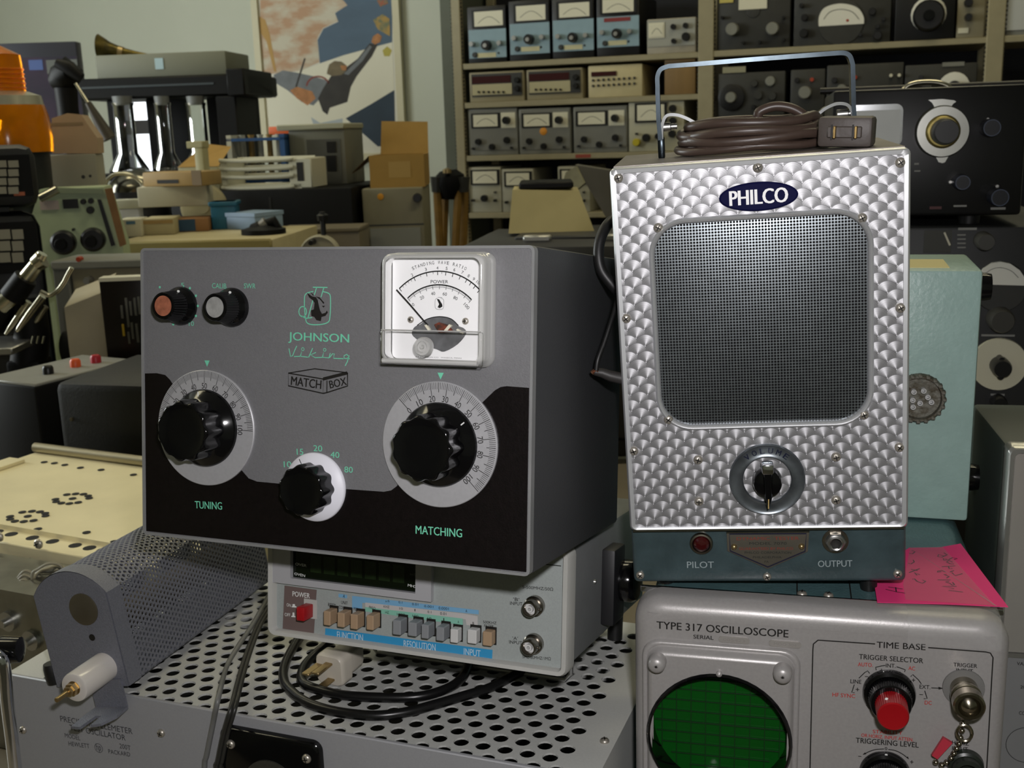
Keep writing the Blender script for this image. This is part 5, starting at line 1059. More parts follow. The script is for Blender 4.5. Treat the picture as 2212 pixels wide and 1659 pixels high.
d.line([cp((q.x, q.y))[0] for q in catmull([(868, 130), (910, 80), (985, 62), (1060, 80), (1105, 130)], 4)], 1.2, MATS['meter_print'], 'scale_arc', -.0065); kq(d, 1028, 138, 10, mat('red_mark', '9c3a24', .6), 'red_mark', .007)
for x, y, r in ((720, 40, 16), (740, 120, 24), (735, 225, 30), (1195, 80, 26), (1230, 180, 16), (1230, 240, 30), (1115, 235, 14), (1270, 130, 14)): kq(d, x, y, r)
d = shelf_dev('tuning_unit', 'black tuning unit with one huge knob on the upper shelf', 'tuner', q4((1340, -190), (1742, 265)), zL[0], .3, BKP)
kq(d, 1572, 95, 118, mat('white_dial', 'd5d3c8', .5), 'dial_rim', .006); k_ = kq(d, 1572, 108, 108, KN, 'main_knob', .04); kq(d, 1572, 112, 40, BLACK, 'knob_boss', .06)
d = shelf_dev('switch_box', 'slim beige switch box at the right of the upper shelf', 'switch box', q4((1756, -190), (1942, 242)), zL[0], .25, mat('warm_beige', '867f68', .5))
for y, r in ((20, 30), (118, 26), (-60, 26)): kq(d, 1838, y, r, KN, 'switch_knob', .03)
d.plate(*q4((1770, 190), (1840, 225)), CARD, 'white_tag', .003)
d = shelf_dev('panel_meter_case', 'pale case with white meter at the top right corner of the shelving', 'test instrument', q4((2082, -190), (2420, 222)), zL[0], .25, GRP); d.plate(*q4((2100, -60), (2400, 205)), mat('pale_blue_grey', 'aeb0ae', .5), 'front_panel', .004)
for a, b, nm, lb, F_ in (((155, 495), (604, 800), 'radio', 'dark radio with a big round dial on the lower right-hand shelf', ((250, 655, 92, BKP, .01), (250, 655, 38, GRP, .03), (405, 560, 26, DKP, .02), (510, 545, 34, GRP, .01), (430, 640, 30, DKP, .01), (525, 645, 30, DKP, .02), (400, 720, 16, KN, .02))),
                     ((640, 470), (870, 800), 'control_box', 'dark control box with a grey knob on the lower right-hand shelf', ((745, 622, 44, GRP, .03), (690, 540, 18, KN, .02), (790, 535, 14, mat('red_mark', '9c3a24', .6), .01))),
                     ((880, 440), (1390, 800), 'frequency_meter', 'dark frequency meter with rows of small controls on the lower right-hand shelf', ((940, 540, 20, KN, .02), (990, 600, 34, GRP, .02), (1080, 520, 14, mat('red_mark', '9c3a24', .6), .01), (1320, 508, 12, CARD, .02), (1375, 506, 12, CARD, .02), (1210, 600, 20, KN, .02), (1290, 610, 20, DKP, .02), (1150, 620, 20, DKP, .02))),
                     ((1400, 440), (1880, 800), 'dial_unit', 'dark unit with a white disc dial on the lower right-hand shelf', ((1742, 585, 102, mat('white_dial', 'd5d3c8', .5), .006), (1742, 585, 44, KN, .03), (1450, 560, 16, KN, .02), (1520, 520, 16, KN, .02)))):
    d = shelf_dev(nm, lb, 'test instrument', q4(a, b), z2, .3, DKP)
    for x, y, r, m, dd in F_: kq(d, x, y, r, m, 'control', dd)
    if nm == 'dial_unit': d.plate(*q4((1665, 420), (1812, 448)), GRP, 'name_strip', .003)
    if nm == 'radio': d.plate(*q4((190, 452), (345, 492)), mat('dim_label', '8b8870', .6), 'label_strip', .003)
# ================================================================ poster on the wall left of the shelving
PO = Fr(SH.mat() @ Vector((0, WY-.02, 0)), 0, 0, SHY)
cq = crop(500, 0, 3.95)
def PP(*P): return [PO.f(*p) for p in cq(*P)]
po = thing('framed_poster', 'tall framed racing poster of a waving driver on the back wall', 'poster', PO)
(xa, zb), (xb, zt2) = PP((262, 1330), (1378, -420)); xa = PP((225, 0))[0][0]; xb = PP((1395, 400))[0][0]; zb = PP((300, 1330))[0][1]
obj('sheet', G().box(xa, 0, zb, xb, .008, zt2), mat('poster_white', 'd0cdbf', .6, var=.02), po, 0)
fm = mat('poster_frame_cream', 'c3bc9c', .5)
for a in ((xa-.03, zb-.03, xa, zt2+.03), (xb, zb-.03, xb+.03, zt2+.03), (xa, zb-.03, xb, zb), (xa, zt2, xb, zt2+.03)): obj('frame_bar', G().box(a[0], -.012, a[1], a[2], .012, a[3]), fm, po, 0)
PB = mat('poster_blue', '4f6274', .7, var=.08, vscale=5, stretch=(1, 1, 3)); PD_ = mat('poster_dark_blue', '2c3a47', .7, var=.15, vscale=8); PC = mat('poster_crowd', 'b39072', .7, col2='c4bda9', vscale=9, stretch=(1, 1, 2.2)); PK = mat('poster_dark', '33302c', .7, var=.2, vscale=20); PS = mat('poster_skin', 'a87448', .7, var=.2, vscale=40); PG = mat('poster_grey', '6f7376', .7, var=.15, vscale=20); PR = mat('poster_red', '7e3a30', .7); PGR = mat('poster_green', '6e7458', .7, col2='a98a4a', vscale=40); PLB = mat('poster_pale_blue', 'a6aeb2', .7)
def art(nm, m, lay, *P): v = PP(*P); obj(nm, G().add([(x, -.0004*lay-.0004, z) for x, z in v], [tuple(range(len(v)))]), m, po, 0)
art('crowd', PC, 1, (240, -380), (700, -380), (720, -200), (960, 10), (990, 45), (880, 110), (910, 180), (780, 240), (730, 330), (750, 530), (600, 600), (260, 640), (250, 300))
art('road', PB, 1, (705, -380), (1372, -380), (1372, 360), (1180, 410), (960, 470), (755, 540), (735, 340), (785, 245), (912, 185), (885, 112), (990, 45), (960, 8), (720, -200))
art('road_shadow', PD_, 1, (975, 1010), (1190, 890), (1390, 770), (1400, 1240), (1250, 1250), (1090, 1110))
art('car_body', mat('poster_cream', 'dad6c2', .7), 1.5, (250, 690), (600, 600), (960, 472), (1372, 362), (1388, 768), (1180, 895), (975, 1010), (1090, 1110), (700, 1140), (280, 1140))
art('car_side_line', PLB, 2, (680, 1000), (760, 1050), (950, 1010), (950, 1130), (720, 1130))
art('cockpit', PG, 2, (360, 640), (440, 600), (560, 620), (700, 650), (830, 690), (800, 800), (700, 900), (600, 870), (480, 770), (380, 710))
art('cockpit_detail', PS, 2.5, (500, 770), (560, 740), (690, 780), (720, 840), (650, 900), (560, 840))
art('driver', PK, 3, (780, 760), (850, 650), (960, 590), (1080, 500), (1180, 370), (1250, 380), (1200, 480), (1070, 650), (1020, 740), (990, 870), (840, 920), (820, 980), (780, 950), (740, 840))
art('sleeve_light', PG, 3.5, (960, 630), (1090, 500), (1180, 385), (1200, 400), (1120, 520), (1000, 640))
art('glove', PS, 4, (1195, 360), (1210, 310), (1250, 285), (1285, 310), (1270, 360), (1225, 380))
art('helmet', mat('poster_helmet', '6d6148', .7, var=.15, vscale=20), 4, (820, 600), (835, 550), (880, 520), (940, 525), (985, 560), (975, 610), (940, 640), (860, 650), (815, 630))
art('face_patch', PS, 4.5, (930, 560), (985, 560), (980, 600), (945, 600))
art('bouquet', PGR, 4, (1210, 170), (1290, 120), (1350, 160), (1355, 310), (1300, 280), (1250, 250)); art('bouquet_top', mat('poster_rose', '9c5a44', .7, col2='6e7458', vscale=60), 4, (1240, 0), (1330, 0), (1340, 30), (1270, 60)); art('medal', mat('poster_yellow', 'b0a44c', .7), 4, (1290, 430), (1330, 395), (1370, 430), (1350, 480), (1305, 480))
art('flag', mat('poster_ochre', 'b08c50', .7), 3, (240, 140), (290, 170), (330, 300), (385, 610), (365, 610), (300, 350), (250, 280))
for a in range(9):
    t0, t1 = PI*(.98-.098*a), PI*(.98-.098*(a+1)); art('steering_wheel', PR, 3, *[(740+r*cos(t), 740-r*.9*sin(t)) for t, r in ((t0, 105), (t1, 105), (t1, 90), (t0, 90))])
art('mirror_post', PK, 3, (545, 740), (560, 745), (635, 500), (622, 495))
# ================================================================ cluttered benches at the left
BB = .88
bench('back_bench', 'long back bench behind the tuner crowded with lab ware', -2.75, 1.95, -.27, 4.0, BB, mat('bench_cream', '8a8268', .5))
# aluminium chassis lying on the near bench
p0 = Vector((-.5614, 1.152, 0)); dr = Vector((.1507, -.0728, 0)).normalized(); zc_ = 1.35-.40
CHS = Fr((p0.x-dr.x*.2, p0.y-dr.y*.2, BZ), 0, 0, math.degrees(math.atan2(dr.y, dr.x))); cw, cd, chh = .462, .232, zc_-BZ
CHM = mat('chassis_cream_metal', 'ece1ba', .45, .2, var=.06, vscale=14, bump=.05)
cs = thing('radio_chassis', 'cream metal radio chassis with rings of slots lying at the left', 'chassis', CHS)
obj('shell', G().rbox(0, 0, 0, cw, cd, chh-.0005, .002, 1), CHM, cs); obj('front_flange', G().rbox(0, -.030, 0, cw, .001, chh-.0045, .0015, 1), CHM, cs); obj('front_lip', G().box(0, -.0008, chh-.006, cw, .0, chh+.0010), CHM, cs, 0)
obj('rear_rail', G().tube([(0, cd-.004, chh+.006), (cw, cd-.004, chh+.006)], .0065, 12), mat('rail_metal', 'a39a80', .35, .6), cs, 60)
a_, b_ = CHS.t(66, 1000, chh); obj('cover_plate', G().box(.0, b_-.11, chh, a_-.01, b_, chh+.004), CHM, cs, 0)
c = crop(0, 780, 4.148)
hole_m = mat('hole_black', '0c0b09', .8)
for P in (((598, 1196), (677, 1189), (748, 1192), (790, 1208), (798, 1228), (700, 1266), (622, 1276), (550, 1272), (502, 1259), (497, 1238), (650, 1231)), ((200, 1353), (286, 1345), (358, 1350), (405, 1364), (408, 1386), (300, 1428), (213, 1437), (133, 1434), (90, 1416), (90, 1392), (248, 1390)), ((395, 905), (487, 914), (580, 930), (720, 955), (905, 974), (1195, 1018), (775, 1535), (340, 1504), (1025, 1618))):
    for p in c(*P):
        x, y = CHS.t(*p, chh); obj('slot', G().lathe([(.0044, 0), (.0044, .0004)], (x, y, chh-.0001), 'z', 10), hole_m, cs)
c = crop(0, 1130, 3.136)
for p in c((145, 48), (288, 72), (420, 97), (558, 130), (648, 150), (735, 168), (15, 45)):
    x, y = CHS.t(*p, chh-.0045); obj('flange_hole', G().lathe([(.0068, 0), (.0068, .0004)], (x, min(max(y, -.022), -.009), chh-.0046), 'z', 12), hole_m, cs)
for p in c((265, 138), (0, 90)): x, z = CHS.f(*p, -.03); screw(cs, x, z, .0055, -.03)
for p in c((88, 300), (215, 315)):
    x, z = CHS.f(*p, -.03); obj('keyhole', G().extr(rrect(x-.007, z-.02, x+.007, z+.013, .0065, 4), -.0304, -.0298), hole_m, cs, 0)
# bundle of wires and a bright metal box in front of the chassis
MBX = Fr((0, 0, 0), 0, 0, -24); pr_ = at(97, 1292, .98); MBX.o = Vector((pr_.x, pr_.y, BZ)) - MBX.m @ Vector((.14, 0, 0)); hB = pr_.z-BZ
mb = thing('metal_junction_box', 'bare aluminium box with a stud at the lower left edge', 'metal box', MBX)
obj('box', G().rbox(0, 0, 0, .14, .07, hB, .0015, 1), mat('dull_aluminium', '8f8f86', .3, .9, var=.15, vscale=40), mb); obj('lid', G().box(-.001, -.001, hB-.003, .141, .071, hB+.001), MATS['dull_aluminium'], mb, 0)
for p in c((65, 660), (222, 788)):
    x, z = MBX.f(*p); obj('stud_nut', G().lathe([(.010, 0), (.010, .004), (.004, .004), (.004, .010)], (x, 0, z), '-y', 14), STEEL, mb)
wb_ = thing('wire_bundle', 'loose bundle of pale wires behind the aluminium box', 'wires', Matrix.Translation(at(70, 1280, 1.03)))
Lw = wb_.matrix_world.inverted(); base = [(70, 1277), (74, 1245), (84, 1228), (105, 1220), (128, 1221), (140, 1232)]
for i in range(7):
    P = [Lw @ at(x+random.uniform(-5, 5), y+random.uniform(-6, 6)+i*1.5, 1.025+.003*i) for x, y in base]; obj('wire', G().tube(catmull(P, 5), .0014, 6), mat('wire_'+str(i % 3), ('8f8a78', 'a39b80', '6f7068')[i % 3], .5), wb_, 60)
P = [Lw @ at(x, y, 1.02) for x, y in ((25, 1284), (45, 1262), (70, 1272), (88, 1280))]
for i in range(4): obj('wire', G().tube(catmull([q+Vector((0, .004*i, .003*i)) for q in P], 5), .0014, 6), MATS['wire_0'], wb_, 60)
hr = thing('chrome_bar', 'bent chrome bar at the lower left corner', 'metal bar', Matrix.Translation(at(10, 1420, .72))); Lh = hr.matrix_world.inverted()
obj('grip', G().tube(catmull([Lh @ at(x, y, .72) for x, y in ((-40, 1400), (0, 1420), (10, 1450), (16, 1520), (26, 1600), (38, 1700), (60, 1830))], 6), .0045, 12), CHROME, hr, 60); obj('end_knob', G().lathe([(.009, -.012), (.010, 0), (.009, .012), (.002, .014)], Lh @ at(8, 1404, .735), 'x', 16), BLACK, hr)
# dark instrument cases
d = Dev('switch_case', 'dark case with grey top and red and orange push buttons at the left', 'case', (-25, 824, 92, 960), 1.60, -28, .19, BLACKM, BZ)
GT = mat('case_grey_top', '80807a', .5, var=.05); obj('top_panel', G().rbox(.002, .002, d.h-.002, d.w-.002, d.d-.002, d.h+.003, .0015, 1), GT, d.t)
for p, m, nm in (((163, 788), mat('orange_button', 'd8582a', .4), 'orange_button'), ((207, 779), mat('red_button', 'a82230', .4), 'red_button'), ((104, 803), KN, 'toggle')):
    x, y = d.fr.t(*p, d.h+.006); x = min(max(x, .01), d.w-.012); y = min(max(y, .015), d.d-.015); obj(nm, G().lathe([(.008, -.004), (.008, .006), (.006, .009), (.0005, .0095)], (x, y, d.h+.006), 'z', 14), m, d.t)
d = Dev('black_case', 'large black case with rounded edges behind the cream chassis', 'case', (134, 826, 400, 990), 1.47, -14, .20, mat('black_crackle', '0f100f', .55, var=.15, bump=.3, bscale=300), BZ, r=.012); kk = d.disc(157, 905, 4, mat('dim_stud', '5a5546', .4, .6), 'stud', .004)
# pale wedge box and open black card rack
d = Dev('beige_cabinet', 'beige sloping box in front of the black slotted panel', 'cabinet', (152, 664, 246, 775), 1.83, 6, .08, mat('warm_beige_box', 'a39a82', .5, var=.03), BZ, front=False)
w, h = d.w, d.h; h2 = h+.045
obj('body', G().add([(0, 0, 0), (w, 0, 0), (w, .08, 0), (0, .08, 0), (0, 0, h), (w, 0, h2-.02), (w, .08, h2), (0, .08, h+.02)], [(0, 3, 2, 1), (0, 1, 5, 4), (1, 2, 6, 5), (2, 3, 7, 6), (3, 0, 4, 7), (4, 5, 6, 7)]), MATS['warm_beige_box'], d.t, 20); obj('base_strip', G().box(.002, -.002, 0, w-.002, 0, .02), DKP, d.t, 0)
d = Dev('card_rack', 'black panel with vertical slots and a white top edge left of the tuner', 'panel', (234, 604, 345, 790), 1.80, 4, .03, mat('glossy_black_panel', '120b0a', .3, var=.2), BZ, r=.002); cb_ = crop(0, 380, 3.95)
obj('top_edge', G().box(0, -.001, d.h-.003, d.w, .03, d.h+.003), CARD, d.t, 0)
for x, y0, y1, m in ((1038, 1105, 1215, 0), (1075, 1040, 1290, 0), (1112, 1070, 1190, 0), (1148, 1040, 1190, 0), (1182, 1030, 1180, 0), (1050, 1265, 1365, 1), (1098, 1330, 1430, 0), (1125, 1250, 1390, 0), (1165, 1260, 1420, 0)):
    (a, b), (e, f_) = cb_((x-9, y0), (x+9, y1)); d.plate(a, b, e, f_, (mat('slot_grey', '5d5d58', .5), mat('slot_yellow', 'b89a2c', .5))[m], 'slot_strip', .003)
# microscope
Ym = 1.85; mi = thing('microscope', 'black microscope with chrome tubes at the left edge', 'microscope', Matrix.Translation((at(20, 790, Ym).x, Ym, BZ))); Lm = mi.matrix_world.inverted()
def mseg(nm, m, *S, n=20):
    P = [Lm @ at(x, y, Ym+dy) for x, y, r, dy in S]; R = [r*Ym/FPX for x, y, r, dy in S]; return obj(nm, G().tube(P, R, n), m, mi, 40)
CHW = mat('chrome_warm', 'c9c4b0', .2, 1, var=.1)
mseg('ocular', CHW, (92, 548, 11, 0), (84, 562, 12, 0), (78, 572, 12, 0)); mseg('ocular_ring', CHW, (92, 560, 20, 0), (78, 570, 17, 0)); mseg('upper_tube', CHW, (78, 572, 15, 0), (54, 604, 17, 0)); mseg('tube_barrel', BLACKM, (56, 600, 25, 0), (26, 642, 27, 0)); mseg('lower_tube', CHW, (30, 638, 19, 0), (2, 660, 21, 0)); mseg('nose_piece', BLACKM, (10, 655, 30, .03), (-20, 700, 34, .03))
for P in (((62, 652, 8, 0), (45, 676, 8, 0), (22, 708, 6, 0), (12, 722, 3, 0)), ((92, 640, 8, -.02), (62, 680, 8, -.02), (42, 708, 6, -.02), (36, 716, 3, -.02)), ((100, 662, 6, .02), (80, 692, 6, .02), (72, 700, 3, .02))): mseg('objective', CHW, *P, n=12)
obj('lamp_arm', G().tube(catmull([Lm @ at(x, y, Ym-.03) for x, y in ((155, 578), (146, 594), (138, 610), (125, 627), (108, 638), (96, 634), (88, 630))], 5), 5*Ym/FPX, 10), CHW, mi, 60)
mseg('arm_column', BLACKM, (60, 640, 36, .04), (70, 720, 38, .04), (60, 800, 40, .04)); pq = Lm @ at(60, 800, Ym+.03)
obj('base', G().rbox(-.12, -.06, 0, .10, .06, .05, .01), BLACKM, mi); obj('pillar', G().rbox(pq.x-.03, pq.y-.02, .04, pq.x+.03, pq.y+.04, max(pq.z+.02, .06), .008), BLACKM, mi)
a = Lm @ at(28, 745, Ym-.02); obj('stage', G().rbox(a.x-.06, a.y-.05, a.z-.008, a.x+.02, a.y+.07, a.z+.004, .002, 1), STEEL, mi); a = Lm @ at(132, 762, Ym); obj('focus_wheel', G().lathe([(.028, 0), (.03, .01), (.028, .022), (.004, .024)], (a.x-.012, a.y+.05, a.z), 'x', 28), BLACKM, mi)
for i in range(3):
    a = Lm @ at(68+i*12, 742, Ym-.04); obj('stage_clip', G().tube([a, a+Vector((.004, 0, .012))], .0018, 6), CHW, mi)
# two dark framed keypads stacked at the left edge
KEYW = mat('key_grey', '8d8a7c', .5); FRD = mat('frame_charcoal', '15171a', .5)
for i, (rect, gx, gy, nx, ny, lb) in enumerate(((( -90, 462, 98, 640), (-60, 494), (28, 25), 4, 3, 'dark framed panel with a grid of pale squares, the lower of two'), ((-90, 316, 82, 455), (-62, 345), (26, 19), 4, 4, 'dark framed panel with a grid of pale squares, the upper of two'))):
    d = Dev('grid_display', lb, 'display', rect, 1.99, 12, .05, FRD, BB if i == 0 else None, 'dark framed grid panels at the left edge', r=.03)
    d.plate(rect[0]+15, rect[1]+22, rect[2]-18, rect[3]-26-(18 if i == 0 else 0), BLACKM, 'screen_recess', .002)
    for a in range(nx):
        for b in range(ny):
            x = gx[0]+a*gy[0]; y = gx[1]+b*gy[1]; d.plate(x+2, y+2, x+gy[0]-2, y+gy[1]-2, KEYW, 'grid_cell', .004)
    d.plate(rect[2]-52, rect[3]-(58 if i == 0 else 40), rect[2]-28, rect[3]-(50 if i == 0 else 32), mat('orange_mark', 'a0583c', .5), 'orange_mark', .003)
    if i == 0: top0 = d.fr.o.z+d.h
    else:
        dz = d.fr.o.z-top0; d.t.location.z -= 0; 
        obj('stand', G().box(.05, .01, -dz, d.w-.05, .045, .002), FRD, d.t, 0)
# pale green slanted instrument with two black dials
PGM = mat('pale_green_panel', 'a9b795', .5, var=.04)
d = Dev('dial_instrument', 'pale green sloping instrument with two round black dials', 'test instrument', (72, 410, 272, 600), 2.2, 12, .12, PGM, BB, front=False)
w, h = d.w, d.h; xr = d.f(224, 412)[0]
obj('body', G().extr([(0, 0), (w, 0), (w, d.f(262, 530)[1]), (xr, h), (d.f(85, 412)[0], h), (0, h*.8)], 0, .12), PGM, d.t, 20)
cb_ = crop(0, 380, 3.95)
def P1(*a): return cb_(*a)
for (x, y), r in (((548, 565), 105), ((800, 540), 102)): kk = d.disc(*P1((x, y))[0], r/3.95, KN, 'dial', .02, 28, taper=.8); d.disc(*P1((x-10, y+10))[0], r*.5/3.95, BLACKM, 'dial_hub', .035, par=kk)
(a, b), (e, f_) = P1((535, 200), (665, 280)); d.plate(a, b, e, f_, KN, 'display_window', .004); (a, b), (e, f_) = P1((340, 215), (500, 292)); d.plate(a, b, e, f_, mat('pink_card', 'b3a49c', .5), 'meter_card', .004)
for x, y, r in ((715, 218, 24), (780, 212, 24), (775, 290, 32), (632, 455, 12)): d.disc(*P1((x, y))[0], r/3.95, KN, 'small_knob', .015)
d.poly(P1((830, 200), (862, 200), (985, 590), (950, 600)), KN, 'dark_slot', .003); d.poly(P1((480, 100), (880, 110), (884, 150), (500, 145)), mat('green_grey_edge', '7f8a72', .5), 'top_edge', .006)
g = G(); P = [d.fr.hit(*q, 1, -.012) for q in P1((340, 190), (400, 160), (490, 112))]; obj('chrome_lever', g.tube(P, .009, 10), CHW, d.t, 60)
ws = [d.fr.hit(*q, 1, -.004) for q in P1((900, 110), (960, 100), (1080, 580), (1030, 600))]; tag(obj('wooden_strip', G().loft([[(p.x, -.004, p.z) for p in ws], [(p.x, -.018, p.z) for p in ws]]), mat('brown_wood', '7c5a34', .6, var=.15), None, 0), 'brown wooden strip leaning against the pale green instrument', 'wood strip').matrix_world = d.fr.mat()
# grey console and cream long console
d = Dev('grey_console', 'grey console with a small red lamp left of the tuner', 'console', (168, 566, 470, 720), 2.0, -4, .10, mat('console_putty', '8a836c', .5, var=.04), BB)
obj('top_rail', G().rbox(-.03, -.012, d.h-.012, d.w, .10, d.h+.004, .003, 1), GRP, d.t); obj('side_post', G().rbox(-.03, -.008, 0, .0, .10, d.h, .003, 1), mat('console_grey', '5f605a', .5), d.t)
d.disc(175, 559, 6, mat('red_lamp', '9c3a20', .4), 'red_lamp', .012); d.disc(177, 574, 6, KN, 'black_button', .01)
for x, y, r in ((196, 604, 8), (197, 625, 10), (182, 632, 8)): d.disc(x, y, r, ALU, 'knob', .02)
d = Dev('cream_console', 'long cream console with a yellowish edge behind the tuner', 'console', (250, 524, 600, 660), 2.45, -6, .36, CRM, BB); ctop = d.fr.o.z+d.h; cfr = d.fr
obj('edge_strip', G().rbox(-.004, -.012, d.h-.03, d.w, .0, d.h+.002, .004, 1), mat('mustard_edge', '8c7f4c', .5), d.t)
d = Dev('side_console', 'grey-brown console between the cream console and the putty cabinet', 'console', (612, 496, 786, 660), 2.80, -4, .12, mat('taupe_case', '6e6654', .5, var=.04), BB); obj('top_lip', G().rbox(-.004, -.006, d.h-.01, d.w+.002, .124, d.h+.002, .003, 1), mat('taupe_case', '6e6654', .5), d.t)
def onC(x, y, dy=0):
    p = atz(x, y, ctop); return p
def boxC(name, label, cat, rect, m, depth=.08, yaw=6, group=None, r=.003):
    """box whose front foot stands on the cream console"""
    x0, y0, x1, y1 = rect; Y = min(max(onC((x0+x1)/2, y1).y, 2.52), 2.72); d = Dev(name, label, cat, rect, Y, yaw, depth, m, None, group, r=r); dz = d.fr.o.z-ctop
    d.t.location.z -= dz; d.fr.o.z -= dz; return d
WBX = mat('white_card', 'b9b49c', .6, var=.03); TBX = mat('tan_card', '9a7f4e', .6, var=.06)
d = boxC('plastic_jar', 'clear plastic jar with a cap on the cream console', 'jar', (248, 425, 302, 476), clear_mat('frosted_clear', rough=.2, sheet=.35), .05); obj('cap', G().rbox(-.003, -.003, d.h, d.w+.003, .053, d.h+.022, .004), mat('frosted_cap', 'a8a794', .4), d.t)
d = boxC('small_carton', 'small cream carton with a blue label under the clear jar', 'box', (258, 474, 308, 512), WBX, .08); d.plate(272, 478, 292, 485, mat('blue_label', '4a6a80', .6), 'blue_label', .001)
d = boxC('flat_carton', 'flat cream carton beside the small carton', 'box', (310, 472, 378, 508), mat('cream_card', 'a89d78', .6), .1); obj('flap', G().box(.002, -.001, d.h-.012, d.w-.002, .0, d.h-.004), TBX, d.t, 0)
d = boxC('label_carton', 'carton with dark blue and brown label on the cream console', 'box', (379, 472, 452, 501), mat('brown_card', '8a6238', .6), .1); d.plate(379.5, 475, 421, 500, mat('navy_label', '22415a', .6), 'navy_label', .001)
d = boxC('long_white_box', 'long white box on top of the cartons', 'box', (302, 430, 452, 474), mat('white_long_card', 'b5b09a', .6), .1); zl = d.fr.o.z
dz = .058; d.t.location.z += dz; d.fr.o.z += dz; d2 = Dev('cardboard_tray', 'tan cardboard tray with a dark slot on the long white box', 'box', (312, 400, 440, 431), d.fr.o.y+.02, -17, .09, TBX); d2.t.location.z = d.fr.o.z+d.h; d2.plate(342, 416, 388, 424, MATS['slot_dark'], 'hand_slot', .001); d2.plate(416, 396, 439, 428, mat('shade_card', '6e5c40', .6), 'end_flap', .002)
obj('reel', G(), None) if False else None
rl = Dev('tape_reel', 'round cream reel standing behind the white boxes', 'reel', (400, 395, 484, 500), 2.90, 6, .05, front=False); x, z = rl.f(440, 447); R = 48*rl.fr.mpp(440, 447)
rl.t.location.z += 0; obj('disc', G().lathe([(R, 0), (R, .012), (R*.9, .014), (R*.3, .014), (R*.28, .02), (.001, .02)], (x, 0, z), '-y', 40), mat('reel_cream', 'aaa07c', .5), rl.t); obj('rear_disc', G().lathe([(R, 0), (R, .01)], (x, .03, z), '-y', 40), MATS['reel_cream'], rl.t); obj('reel_stand', G().box(x-.06, -.02, ctop-rl.fr.o.z, x+.06, .05, z-R*.8), MATS['reel_cream'], rl.t, 0)
d = boxC('blue_tray', 'teal blue tray behind the cream reel', 'tray', (456, 410, 510, 470), mat('teal_plastic', '1f5a72', .45), .08); obj('tray_rim', G().rbox(-.004, -.004, d.h-.01, d.w+.004, .084, d.h, .002, 1), MATS['teal_plastic'], d.t)
d = boxC('pale_blue_box', 'pale blue box on the console left of the black cabinet', 'box', (490, 456, 552, 490), mat('pale_blue_card', '7f94ac', .6), .1, -30); obj('lid', G().rbox(-.002, -.002, d.h-.008, d.w+.002, .102, d.h+.002, .001, 1), MATS['pale_blue_card'], d.t)
# black cabinet carrying racks, grey instrument
d = Dev('black_cabinet', 'wide black cabinet behind the tuner carrying the tube racks', 'cabinet', (380, 414, 768, 560), 3.0, -10, .42, BLACKM, BB); kz = d.fr.o.z+d.h
obj('door_seam', G().box(d.w*.55, -.001, .02, d.w*.55+.006, .0, d.h-.02), MATS['slot_dark'], d.t, 0)
def boxK(name, label, cat, rect, Y, m=None, depth=.12, yaw=-10, front=True):
    d = Dev(name, label, cat, rect, Y, yaw, depth, m, None, front=front); dz = d.fr.o.z-kz; d.t.location.z -= dz; d.fr.o.z -= dz; return d
WP = mat('white_rack', 'b9b7a4', .45); BP = mat('blue_rack', '2a4e7c', .45)
d = boxK('white_tube_rack', 'white test tube rack with curved rails on the black cabinet', 'tube rack', (480, 338, 676, 412), 3.0, front=False); w, h = d.w, d.h
for x0, x1 in ((0, .018), (w-.062, w)): obj('end_plate', G().rbox(x0, 0, 0, x1, .12, h*(.88 if x0 else .9), .003, 1), WP, d.t)
for zf in (.06, .38, .62, .86): obj('rail', G().tube(catmull([(.0, .0, h*zf), (w*.3, -.006, h*(zf-.03)), (w*.7, -.004, h*(zf-.02)), (w-.05, 0, h*zf)], 5), .0055, 8), WP, d.t, 60); obj('rail', G().tube([(0, .12, h*zf), (w-.03, .12, h*zf)], .0055, 8), WP, d.t, 60)
obj('base_tray', G().box(.0, .0, 0, w-.03, .12, .012), WP, d.t, 0)
for zf in (.35, .62): obj('end_hole', G().box(w-.04, -.001, h*zf-.012, w-.022, .0005, h*zf+.012), MATS['slot_dark'], d.t, 0)
d = boxK('blue_tube_rack', 'blue test tube rack behind the white one', 'tube rack', (498, 300, 622, 412), 3.17, front=False); w, h = d.w, d.h
for zf in (.08, .5, .88): obj('shelf', G().box(0, 0, h*zf, w, .1, h*zf+.008), BP, d.t, 0)
for x in (0, w-.014): obj('end_post', G().box(x, 0, 0, x+.014, .1, h), WP if x == 0 else BP, d.t, 0)
for k in range(5): obj('tube', G().lathe([(.008, .09*h), (.008, .96*h), (.010, h)], (w*(.15+.16*k), .05, 0), 'z', 10), mat('tube_amber', '9c7d40', .4) if k in (1, 3) else WP, d.t)
d = boxK('grey_analyser', 'grey-green analyser with dark openings on the black cabinet', 'instrument', (632, 294, 752, 420), 3.17, mat('grey_green_case', '66665a', .5), .17); obj('lid', G().rbox(-.03, -.01, d.h-.01, d.w+.004, .17, d.h+.006, .003, 1), mat('pale_grey_lid', '96957f', .5), d.t)
d.plate(662, 302, 735, 395, mat('grey_dark_recess', '45443a', .6), 'front_recess', .002); d.plate(706, 306, 725, 330, KN, 'opening', .004); d.plate(706, 336, 726, 370, KN, 'opening', .004)
d = boxK('orange_box', 'orange flat box behind the tube racks', 'box', (580, 274, 648, 292), 3.36, mat('orange_card', 'c85a24', .5), .1); 
zz = d.fr.f(580, 274)[1]; d.t.location.z = at(580, 292, 3.36).z; obj('stack_below', G().box(.0, .0, kz-d.t.location.z, d.w, .1, -.001), WP, d.t, 0)
